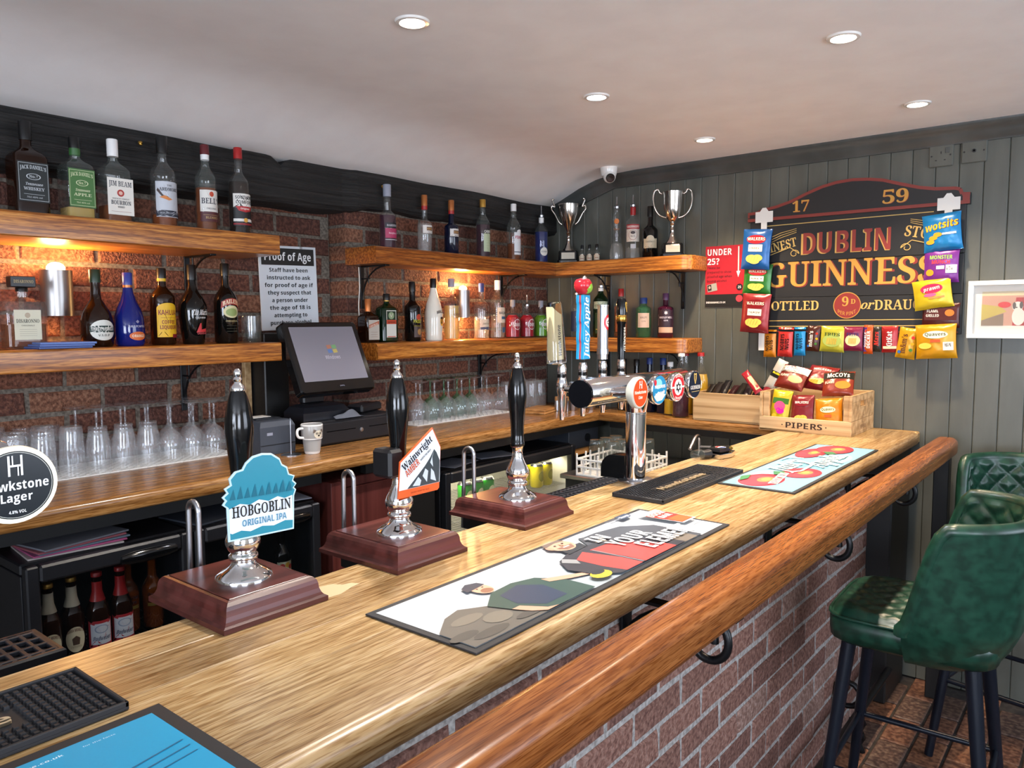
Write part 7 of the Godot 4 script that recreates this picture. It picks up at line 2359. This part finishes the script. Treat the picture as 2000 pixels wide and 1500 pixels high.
func fridge(label: String, x0: float, x1: float, doors: int, lit: bool) -> Node3D:
	var t := thing("bottle_fridge", label, "fridge", Vector3((x0 + x1) / 2, 0.0, 0.25), 0.0, "black under-counter bottle fridges")
	var w := x1 - x0
	var top := 0.928
	var zb := -0.2
	var zf := 0.175
	var lining: String = "white_plastic" if lit else "dark_plastic"
	part(t, "cabinet_top", bx(Vector3(-w / 2, top - 0.03, zb), Vector3(w / 2, top, zf), 0.004), "black_plastic")
	part(t, "cabinet_side", bx(Vector3(-w / 2, 0.0, zb), Vector3(-w / 2 + 0.022, top - 0.031, zf), 0.002), "black_plastic")
	part(t, "cabinet_side", bx(Vector3(w / 2 - 0.022, 0.0, zb), Vector3(w / 2, top - 0.031, zf), 0.002), "black_plastic")
	part(t, "lining_back", bx(Vector3(-w / 2 + 0.023, 0.1, zb), Vector3(w / 2 - 0.023, top - 0.032, zb + 0.012)), lining)
	part(t, "plinth", bx(Vector3(-w / 2 + 0.023, 0.0, zb), Vector3(w / 2 - 0.023, 0.1, zf)), "black_plastic")
	if lit:
		for s in [-1.0, 1.0]:
			part(t, "lining_side", bx(Vector3(s * (w / 2 - 0.026) - 0.003, 0.1, zb + 0.013), Vector3(s * (w / 2 - 0.026) + 0.003, top - 0.032, zf)), lining)
		part(t, "lamp_tube", tubed([Vector3(-w / 2 + 0.05, top - 0.05, 0.12), Vector3(w / 2 - 0.05, top - 0.05, 0.12)], 0.008, 10), "fridge_light_glow")
		var l := AreaLight3D.new()
		l.name = "fridge_lamp"
		l.area_size = Vector2(w - 0.12, 0.02)
		l.light_energy = 0.35
		l.light_color = Color("fff2c8")
		l.shadow_enabled = true
		t.add_child(l)
		l.position = Vector3(0, top - 0.061, 0.12)
		l.rotation_degrees = Vector3(-78, 0, 0)
	for y in [0.62, 0.36]:
		var g := G.new()
		var n := int((w - 0.06) / 0.022)
		for i in n + 1:
			var x := -w / 2 + 0.03 + (w - 0.06) * i / n
			g.tube([Vector3(x, y, zb + 0.02), Vector3(x, y, zf - 0.015)], 0.0016, 5)
		g.tube([Vector3(-w / 2 + 0.026, y - 0.002, zf - 0.015), Vector3(w / 2 - 0.026, y - 0.002, zf - 0.015)], 0.003, 6)
		g.tube([Vector3(-w / 2 + 0.026, y - 0.002, -0.02), Vector3(w / 2 - 0.026, y - 0.002, -0.02)], 0.003, 6)
		part(t, "wire_shelf", g, "steel").set_meta("kind", "stuff")
	var dw := w / doors
	for i in doors:
		var a := -w / 2 + dw * i + 0.002
		var b := a + dw - 0.004
		var f := G.new()
		var fr := 0.032
		f.box(Vector3(a, 0.1, zf + 0.002), Vector3(a + fr, top - 0.004, zf + 0.035), 0.004)
		f.box(Vector3(b - fr, 0.1, zf + 0.002), Vector3(b, top - 0.004, zf + 0.035), 0.004)
		f.box(Vector3(a + fr, top - 0.05, zf + 0.002), Vector3(b - fr, top - 0.004, zf + 0.038), 0.006)
		f.box(Vector3(a + fr, 0.1, zf + 0.002), Vector3(b - fr, 0.14, zf + 0.035), 0.004)
		var d := part(t, "door", f, "black_plastic")
		part(d, "glass", bx(Vector3(a + fr, 0.14, zf + 0.012), Vector3(b - fr, top - 0.05, zf + 0.018)), "window_glass" if lit else "fridge_glass")
		if not lit:
			var h := G.new()
			h.t = Transform3D(Basis(Vector3.BACK, PI / 2), Vector3(b - 0.13, top - 0.04, zf + 0.036))
			h.lathe([[0.0, -0.085], [0.014, -0.08], [0.021, -0.05], [0.022, 0.0], [0.021, 0.05], [0.014, 0.08], [0.0, 0.085]], 18, 0.9, 0.7)
			part(d, "handle", h, "black_gloss")
	return t

func build_under_counter():
	fridge("black bottle fridge with oval handle at lower left", -2.889, -2.437, 1, false)
	fridge("black bottle fridge behind the nearest hand pump", -2.43, -1.964, 1, false)
	var f3 := fridge("lit bottle fridge with pale interior beyond the hand pumps", -1.335, -0.378, 2, true)
	var mor := func(p, r):
		p.disc(0, 0.055, r * 0.85, 0.036, "c9c3a8", 26)
		text(p, "BIRRA MORETTI", 0, 0.072, 0.0085, "5a2a20", "sansb", r * 1.4, 0.0, 0.006)
		p.poly([Vector2(-0.008, 0.04), Vector2(-0.01, 0.058), Vector2(0, 0.066), Vector2(0.01, 0.058), Vector2(0.008, 0.04)], "4a3a2c")
		text(p, "L'AUTENTICA", 0, 0.032, 0.005, "4a3a2c", "serif", r * 0.9)
	var bud := func(p, r):
		p.rect(-r * 1.2, 0.014, r * 1.2, 0.092, "a3242c")
		p.rect(-r * 0.95, 0.024, r * 0.95, 0.084, "bfc6d0")
		p.disc(0, 0.068, r * 0.6, 0.012, "8a9ab0", 18, 0.8)
		text(p, "Budweiser", 0, 0.036, 0.0115, "2a3a5a", "serifb", r * 1.6, 0.3)
	var cor := func(p, r):
		text(p, "Corona", 0, 0.1, 0.012, "2a3450", "serifb", r * 1.5)
		text(p, "Extra", 0, 0.086, 0.01, "2a3450", "serifb", r * 1.0)
		p.rect(-r * 0.8, 0.07, r * 0.8, 0.08, "8a7a3a")
	var gb := "beers in the lower left fridge"
	var cream := plain("neck_cream", "c4beaa", 0.6)
	M["neck_cream"] = cream
	beer_bottle("brown lager bottle with cream oval label, left of two in the fridge", Vector3(-2.812, 0.623, 0.38), gb, "brown_glass", "cap_gold", mor, "neck_cream")
	beer_bottle("brown lager bottle with cream oval label, right of two in the fridge", Vector3(-2.7495, 0.623, 0.372), gb, "brown_glass", "cap_gold", mor, "neck_cream")
	beer_bottle("brown lager bottle with red and silver label, left of two in the fridge", Vector3(-2.686, 0.623, 0.384), gb, "brown_glass", "cap_red", bud, "cap_red")
	beer_bottle("brown lager bottle with red and silver label, right of two in the fridge", Vector3(-2.622, 0.623, 0.385), gb, "brown_glass", "cap_red", bud, "cap_red")
	beer_bottle("clear lager bottle with printed lettering, left of two at the back of the fridge", Vector3(-2.568, 0.623, 0.31), gb, "amber_liquid", "cap_gold", cor)
	beer_bottle("clear lager bottle with printed lettering, right of two at the back of the fridge", Vector3(-2.502, 0.623, 0.33), gb, "amber_liquid", "cap_gold", cor)
	beer_bottle("fruit cider bottle with flowery label in the second fridge", Vector3(-2.06, 0.623, 0.36), "bottles in the second fridge", "dark_glass", "cap_black", func(p, r):
		p.rect(-r, 0.02, r, 0.1, "aab09a")
		for q in [[-0.4, 0.085, "a83a34"], [0.2, 0.088, "c8a040"], [0.6, 0.08, "a83a34"]]:
			p.disc(r * q[0], q[1], 0.009, 0.009, q[2], 12))
	var can := func(label: String, at: Vector3, col: String, top: String):
		var t := thing("drink_can", label, "can", at, 0.0, "cans in the lit fridge")
		var pr := printer(round_map(0.033), 0.008)
		part(t, "body", turned([[0.0, 0.0], [0.026, 0.0], [0.033, 0.008], [0.033, 0.107]], 24), plain("can_" + col, col, 0.3, 0.2))
		part(t, "lid", turned([[0.033, 0.107], [0.027, 0.116], [0.027, 0.118], [0.025, 0.117], [0.0, 0.116]], 24), "steel")
		pr.h = 0.0004
		pr.disc(0, 0.056, 0.02, 0.026, top, 20)
		part(t, "print", pr.g, "ink_gloss")
	for i in 4:
		can.call("yellow drink can in the lit fridge, %s" % ["front left", "front right", "back left", "back right"][i], Vector3(-0.58 + 0.08 * (i % 2), 0.7265, 0.36 - 0.08 * (i / 2)), "c9bd1c", "8a8a1a")
	for i in 3:
		can.call("green drink can in the lit fridge, %s" % ["left", "middle", "right"][i], Vector3(-1.12 + 0.075 * i, 0.7265, 0.37), "2f9a2c", "c9d0a8")
	# raised wire shelf in the lit fridge for the cans
	var g := G.new()
	for i in 41:
		var x := -0.445 + 0.89 * i / 40
		g.tube([Vector3(x, 0.724, -0.18), Vector3(x, 0.724, 0.165)], 0.0016, 5)
	part(f3, "can_shelf", g, "steel").set_meta("kind", "stuff")
	# red painted cupboard between the fridges
	var c := thing("cupboard", "dark red wooden cupboard panel with chipped edge between the fridges", "cupboard", Vector3(-1.71, 0.0, 0.42))
	part(c, "stile", bx(Vector3(-0.215, 0.0, -0.3), Vector3(-0.16, 0.986, 0.05), 0.002), "mahogany_panel")
	part(c, "panel", bx(Vector3(-0.15, 0.05, 0.0), Vector3(0.185, 0.95, 0.022), 0.003), "mahogany_panel")
	part(c, "rail", bx(Vector3(-0.16, 0.952, -0.3), Vector3(0.34, 0.986, 0.02), 0.002), "mahogany_panel")
	part(c, "side", bx(Vector3(0.187, 0.0, -0.3), Vector3(0.34, 0.95, 0.012), 0.002), "black_paint")
	part(c, "chipped_edge", bx(Vector3(-0.1575, 0.1, 0.012), Vector3(-0.1525, 0.945, 0.0235), 0.001), "crate_wood")
	# papers lying on the fridges
	var mcol := ["a8a09c", "a04a72", "5a6a78", "8a4a52", "6c6e76"]
	for i in 5:
		solo("magazine", "magazine in the pile on the lower left fridge, %s" % ["lowest", "second from below", "third from below", "second from the top", "topmost"][i], "magazine", bx(Vector3(-0.12, 0.0, -0.09), Vector3(0.12, 0.005, 0.09), 0.001), plain("mag_%d" % i, mcol[i], 0.45), Vector3(-2.735 + 0.006 * (i % 3), 0.9285 + 0.0056 * i, 0.33), -6.0 + 4.0 * i, "magazines on the fridge")
	solo("folder", "clear grey plastic folder on the second fridge", "folder", bx(Vector3(-0.15, 0, -0.1), Vector3(0.15, 0.006, 0.1), 0.001), "grey_plastic", Vector3(-2.27, 0.9288, 0.32), 8.0)
	solo("folder", "grey paper folder at the right of the second fridge", "folder", bx(Vector3(-0.1, 0, -0.08), Vector3(0.1, 0.004, 0.08), 0.001), "cap_grey", Vector3(-2.06, 0.9355, 0.33), -10.0)
	for i in 2:
		solo("paper_sheet", "loose paper on the lit fridge, %s" % ["left sheet", "right sheet"][i], "paper", bx(Vector3(-0.1, 0, -0.07), Vector3(0.1, 0.002, 0.07)), "cap_grey", Vector3(-1.15 + 0.26 * i, 0.9286, 0.33), 12.0 - 30.0 * i)
	# amplifier in the corner under the counter
	var am := thing("amplifier", "grey amplifier with a round dial under the counter corner", "amplifier", Vector3(-0.23, 0.885, 0.27))
	part(am, "case", bx(Vector3(-0.14, 0.0, -0.14), Vector3(0.14, 0.1, 0.14), 0.003), "grey_plastic")
	var dial := part(am, "dial", turned([[0.0, 0.0], [0.022, 0.0], [0.021, 0.008], [0.0, 0.009]], 24), "black_plastic", Vector3(0.03, 0.05, 0.14))
	dial.rotation_degrees.x = 90
	part(am, "foot_shelf", bx(Vector3(-0.145, -0.03, -0.25), Vector3(0.22, -0.001, 0.15)), "board_wood")
	# steel sink unit, dish rack and glasses in it
	var sk := thing("sink_unit", "dull steel sink unit below the return counter", "sink", Vector3(-0.36, 0.0, 0.98))
	part(sk, "drainer", bx(Vector3(-0.36, 0.825, -0.38), Vector3(0.35, 0.845, 0.48), 0.003), "brushed")
	part(sk, "cabinet", bx(Vector3(-0.34, 0.0, -0.36), Vector3(0.34, 0.824, 0.46)), "dark_plastic")
	part(sk, "tap", tubed(smooth_path([Vector3(0.1, 0.845, 0.1), Vector3(0.1, 0.99, 0.1), Vector3(0.06, 1.01, 0.1), Vector3(0.0, 0.96, 0.1)], 5), 0.009, 10), "steel")
	part(sk, "lever", tubed([Vector3(0.1, 0.96, 0.1), Vector3(0.1, 0.965, 0.16)], 0.005, 8), "steel")
	var rk := thing("dish_rack", "white plastic dishwasher rack full of upturned glasses", "dish rack", Vector3(-0.545, 0.8455, 0.83))
	var W := 0.15
	for s in [-1.0, 1.0]:
		for ax in 2:
			var wall := G.new()
			for i in 9:
				var u := -W + 2 * W * i / 8.0
				var tall := 0.1 if i in [0, 2, 3, 5, 6, 8] else 0.078
				if ax == 0:
					wall.box(Vector3(u - 0.004, 0.0, s * W - 0.003), Vector3(u + 0.004, tall, s * W + 0.003), 0.0008)
				else:
					wall.box(Vector3(s * W - 0.003, 0.0, u - 0.004), Vector3(s * W + 0.003, tall, u + 0.004), 0.0008)
			for y in [0.0, 0.035, 0.07]:
				if ax == 0:
					wall.box(Vector3(-W, y, s * W - 0.0045), Vector3(W, y + 0.008, s * W + 0.0045), 0.0008)
				else:
					wall.box(Vector3(s * W - 0.0045, y, -W), Vector3(s * W + 0.0045, y + 0.008, W), 0.0008)
			part(rk, "rack_wall", wall, "white_plastic")
	part(rk, "rack_floor", bx(Vector3(-W, 0.0, -W), Vector3(W, 0.006, W)), "white_plastic")
	var hb := upturned("highball").mesh()
	for i in 3:
		for j in 3:
			solo("rack_glass", "upturned glass in the white dish rack, %s row, %s one" % [["back", "middle", "front"][j], ["left", "centre", "right"][i]], "glass", hb, "glass_thick", Vector3(-0.63 + 0.085 * i, 0.8525, 0.745 + 0.085 * j), 0.0, "glasses in the dish rack")

# ---------------------------------------------------------------- till, mug, trophies, camera and other small things
func build_small_things():
	trophy("silver cup with diamond cut bowl and scrolled handles in the shelf corner", Vector3(-0.098, 1.8665, 0.218), 1.05, true)
	trophy("plain silver cup with wide loop handles at the end of the upper shelf", Vector3(-0.098, 1.8665, 0.842), 1.0, false)
	# till
	var d := thing("cash_drawer", "black cash drawer under the till screen", "cash drawer", Vector3(-1.613, 1.0807, 0.136))
	part(d, "case", bx(Vector3(-0.2, 0.0, -0.128), Vector3(0.2, 0.095, 0.12), 0.003), "black_plastic")
	var fr := part(d, "front", bx(Vector3(-0.195, 0.006, 0.121), Vector3(0.195, 0.086, 0.131), 0.003), "black_plastic")
	part(fr, "slot", bx(Vector3(-0.17, 0.052, 0.1305), Vector3(-0.03, 0.055, 0.1318)), "black_gloss")
	part(fr, "slot", bx(Vector3(0.04, 0.052, 0.1305), Vector3(0.17, 0.055, 0.1318)), "black_gloss")
	part(fr, "lock", turned([[0.0, 0.004], [0.008, 0.003], [0.009, 0.0]], 18), "steel", Vector3(0.0, 0.045, 0.131)).rotation_degrees.x = 90
	var m := thing("till_screen", "black touch screen till tilted back showing a grey start screen", "till", Vector3(-1.745, 1.1765, 0.16))
	part(m, "foot", moulded(0.22, 0.125, [[0.0, 0.0], [0.0, 0.03], [0.015, 0.05], [0.035, 0.06]]), "dark_plastic", Vector3(0, 0, 0.0))
	part(m, "neck", bx(Vector3(-0.05, 0.058, -0.05), Vector3(0.05, 0.16, -0.015), 0.006), "black_plastic")
	var tilt := Transform3D(Basis(Vector3.RIGHT, deg_to_rad(-25.0)), Vector3(0.0, 0.246, 0.09))
	var hg := G.new()
	hg.t = tilt
	hg.prism(rr(0.352, 0.292, 0.016, 5), -0.045, 0.0, 0.8, 0.006)
	var hs := part(m, "housing", hg, "black_gloss")
	var sc := G.new()
	sc.t = tilt
	sc.prism(rr(0.3, 0.222, 0.002, 1, 0.0, 0.012), 0.0005, 0.0015, 0.8)
	var sm := plain("screen_grey", "6f6d76", 0.18)
	sm.emission_enabled = true
	sm.emission = Color("8c8a96")
	sm.emission_energy_multiplier = 0.12
	part(hs, "screen", sc, sm)
	var pr := printer(func(p: Vector2, hh: float) -> Vector3: return tilt * Vector3(p.x, p.y, 0.0015 + hh))
	text(pr, "Windows", 0.01, -0.012, 0.015, "b4b4bc", "sans", 0.07)
	for q in [[-0.004, 0.03, "a5705a"], [0.02, 0.03, "6f9a6a"], [-0.004, 0.012, "5a74a5"], [0.02, 0.012, "b0a05a"]]:
		pr.poly([Vector2(q[0], q[1]), Vector2(q[0] + 0.02, q[1] + 0.002), Vector2(q[0] + 0.018, q[1] + 0.017), Vector2(q[0] - 0.002, q[1] + 0.015)], q[2])
	text(pr, "J2 RETAIL", 0.012, -0.126, 0.005, "8a8c98", "sansb", 0.022)
	part(hs, "screen_print", pr.g, "ink_gloss")
	# tall dark box behind the screen
	solo("speaker_box", "tall black box on the wall behind the till screen", "box", bx(Vector3(-0.055, 0.0, -0.055), Vector3(0.055, 0.43, 0.055), 0.004), "black_paint", Vector3(-1.83, 1.0807, -0.03))
	solo("bamboo_upright", "grey wooden upright beside the till", "post", bx(Vector3(-0.014, 0.0, -0.012), Vector3(0.014, 0.39, 0.012), 0.002), "crate_wood", Vector3(-1.905, 1.0807, -0.07))
	# receipt printer
	var p := thing("receipt_printer", "dark grey receipt printer left of the mug", "printer", Vector3(-2.0, 1.0807, 0.185))
	part(p, "case", moulded(0.145, 0.17, [[0.0, 0.0], [0.0, 0.1], [0.008, 0.118], [0.014, 0.121]]), "grey_plastic")
	part(p, "cover", bx(Vector3(-0.05, 0.1205, -0.06), Vector3(0.05, 0.126, 0.03), 0.002), "dark_plastic")
	part(p, "badge", bx(Vector3(-0.045, 0.07, 0.0845), Vector3(-0.022, 0.08, 0.0862)), "cap_grey")
	part(p, "receipt", bx(Vector3(-0.045, 0.1262, -0.055), Vector3(0.03, 0.1275, 0.0)), "paper")
	part(p, "door_line", bx(Vector3(-0.0715, 0.034, 0.0848), Vector3(0.0715, 0.037, 0.0858)), "black_plastic")
	# bill spike
	var sp := thing("bill_spike", "steel bill spike beside the mug", "bill spike", Vector3(-1.985, 1.0807, 0.325))
	part(sp, "base", turned([[0.0, 0.0], [0.036, 0.0], [0.036, 0.002], [0.03, 0.004], [0.0, 0.005]], 26), "steel")
	part(sp, "spike", turned([[0.002, 0.005], [0.0018, 0.12], [0.0, 0.135]], 8), "steel")
	# mug
	var mug := thing("mug", "white and grey mug with a pug face on the back counter", "mug", Vector3(-1.916, 1.0807, 0.355))
	part(mug, "cup_base", turned([[0.0, 0.0], [0.025, 0.0], [0.027, 0.003], [0.0325, 0.052], [0.0365, 0.054], [0.0365, 0.0575]], 30), "white_gloss")
	part(mug, "cup", turned([[0.0365, 0.0575], [0.0375, 0.06], [0.0395, 0.104], [0.0385, 0.106], [0.0365, 0.104], [0.034, 0.06], [0.029, 0.01], [0.0, 0.008]], 30), plain("mug_grey", "9d9c99", 0.25))
	part(mug, "lip", turned([[0.0397, 0.102], [0.0397, 0.1055], [0.0382, 0.107], [0.0362, 0.1055]], 30), "white_gloss")
	part(mug, "handle", tubed(smooth_path([Vector3(-0.036, 0.094, 0), Vector3(-0.058, 0.093, 0), Vector3(-0.063, 0.078, 0), Vector3(-0.056, 0.064, 0), Vector3(-0.036, 0.06, 0)], 5), 0.0048, 8), "white_gloss")
	pr = printer(round_map(0.0387), 0.006)
	pr.h = 0.0006
	pr.disc(0, 0.072, 0.017, 0.0145, "cfc4ae", 22)
	for s in [-1.0, 1.0]:
		pr.poly([Vector2(s * 0.008, 0.088), Vector2(s * 0.018, 0.091), Vector2(s * 0.021, 0.078), Vector2(s * 0.013, 0.08)], "6a5a50")
		pr.disc(s * 0.0065, 0.076, 0.0052, 0.0048, "2a2622", 16, 0.78)
		pr.disc(s * 0.0065, 0.076, 0.0022, 0.0022, "2a2622", 10)
	pr.disc(0, 0.068, 0.0042, 0.003, "2a2622", 12)
	part(mug, "pug_print", pr.g, "ink_gloss")
	# card machine, cloth and cables on the drawer
	var cm := thing("card_machine", "black card payment machine on the cash drawer", "card machine", Vector3(-1.48, 1.1765, 0.13), 20.0)
	part(cm, "body", bx(Vector3(-0.085, 0.0, -0.038), Vector3(0.085, 0.035, 0.038), 0.008), "black_plastic")
	part(cm, "display", bx(Vector3(0.01, 0.0352, -0.026), Vector3(0.065, 0.0365, 0.026)), "black_gloss")
	var cl := G.new()
	cl.surf(18, 12, func(u, v): return Vector3((u - 0.5) * 0.14, 0.002 + 0.026 * sin(PI * u) * sin(PI * v) + 0.006 * sin(u * 9.0 + v * 4.0) * sin(PI * v), (v - 0.5) * 0.036 + 0.001 * sin(u * 5.0)), -1.0)
	cl.surf(18, 12, func(u, v): return Vector3((u - 0.5) * 0.14, 0.0008, (v - 0.5) * 0.036 + 0.001 * sin(u * 5.0)), 1.0)
	solo("bar_cloth", "folded grey bar cloth on the cash drawer", "cloth", cl, plain("cloth_grey", "5a5e66", 0.9), Vector3(-1.66, 1.1768, 0.2455), 0.0)
	# boards, shakers and pots near the corner
	for i in 2:
		solo("serving_board", "%s wooden serving board on the back counter" % ["lower", "upper"][i], "board", bx(Vector3(-0.1, 0, -0.065), Vector3(0.1, 0.01, 0.065), 0.002), "board_wood", Vector3(-0.42 + 0.02 * i, 1.0807 + 0.0104 * i, 0.265 - 0.012 * i), 14.0)
	for q in [[-0.345, 0.36, 0.021, 0.075, "short steel pot by the serving boards"], [-0.26, 0.36, 0.024, 0.15, "tall steel cocktail shaker near the counter corner"], [-0.2, 0.33, 0.022, 0.13, "steel spirit measure jug near the counter corner"], [-0.15, 0.4, 0.03, 0.17, "large steel cocktail shaker tilted at the counter corner"]]:
		var sh := thing("steel_shaker", q[4], "shaker", Vector3(q[0], 1.0807, q[1]), 0.0, "steel bar tools in the corner")
		var r: float = q[2]
		var h: float = q[3]
		part(sh, "cup", turned([[0.0, 0.0], [r * 0.8, 0.0], [r * 0.84, 0.003], [r, h], [r * 0.96, h], [r * 0.8, 0.006], [0.0, 0.005]], 28), "steel")
	for q in [[-0.325, 0.305, "left"], [-0.3, 0.345, "right"]]:
		var pm := thing("pepper_mill", "small steel mill with wooden top, %s of two" % q[2], "mill", Vector3(q[0], 1.0807, q[1]), 0.0, "pepper mills")
		part(pm, "body", turned([[0.0, 0.0], [0.016, 0.0], [0.0165, 0.003], [0.0115, 0.055], [0.0, 0.055]], 20), "steel")
		part(pm, "top", turned([[0.0, 0.055], [0.0135, 0.055], [0.014, 0.062], [0.0125, 0.075], [0.0, 0.078]], 20), "board_wood")
	# booklets on the lower left shelf
	for i in 3:
		solo("booklet", "blue booklet on the lower left shelf, %s of the pile" % ["bottom", "middle", "top"][i], "booklet", bx(Vector3(-0.075, 0.0, -0.05), Vector3(0.075, 0.006, 0.05), 0.0008), plain("booklet_%d" % i, ["3f5690", "4a63a0", "5470ac"][i], 0.4), Vector3(-2.665 + 0.008 * i, 1.4796 + 0.0064 * i, 0.152), 4.0 - 5.0 * i, "blue booklets")
	# dome camera on the ceiling slope
	var dc := thing("dome_camera", "white dome security camera on the ceiling near the corner", "camera", Vector3(-0.19, 2.3295, 0.53))
	part(dc, "mount", turned([[0.0, 0.0], [0.044, 0.0], [0.044, -0.012], [0.041, -0.03], [0.036, -0.045], [0.0, -0.046]], 32), "white_gloss")
	var eye := G.new()
	eye.ball(Vector3(-0.012, -0.05, 0.012), 0.032, 22)
	var ball := part(dc, "eyeball", eye, "white_gloss")
	var ln := G.new()
	ln.t = Transform3D(Basis(Vector3.UP, deg_to_rad(-50.0)) * Basis(Vector3.RIGHT, deg_to_rad(112.0)), Vector3(-0.012, -0.05, 0.012))
	ln.lathe([[0.0, 0.0335], [0.02, 0.0333], [0.0225, 0.031], [0.0215, 0.026]], 26)
	part(ball, "lens_face", ln, "black_gloss")
	var ring := G.new()
	for i in 10:
		ring.t = ln.t
		var a := TAU * i / 10.0
		ring.ball(Vector3(cos(a) * 0.014, 0.0335, sin(a) * 0.014), 0.002, 6)
	part(ball, "infrared_ring", ring, "grey_plastic").set_meta("kind", "stuff")
	# thin cable of the right-hand wall lamp
	solo("lamp_cable", "thin white cable hanging down the brick beside the shelf bracket", "cable", tubed(smooth_path([Vector3(-1.393, 1.79, 0.008), Vector3(-1.392, 1.7, 0.009), Vector3(-1.398, 1.62, 0.008), Vector3(-1.394, 1.54, 0.009), Vector3(-1.396, 1.466, 0.012)], 5), 0.0022, 6), "white_plastic")
	# brass studs in the beam
	for q in [[-2.35, 2.145, "left"], [-1.3, 2.14, "middle"], [-0.9, 2.13, "right"]]:
		solo("beam_stud", "small brass stud in the dark beam, %s one" % q[2], "stud", turned([[0.0, 0.006], [0.006, 0.004], [0.008, 0.0], [0.0, 0.0]], 14), "brass", Vector3(q[0], q[1], 0.062)).rotation_degrees.x = 90
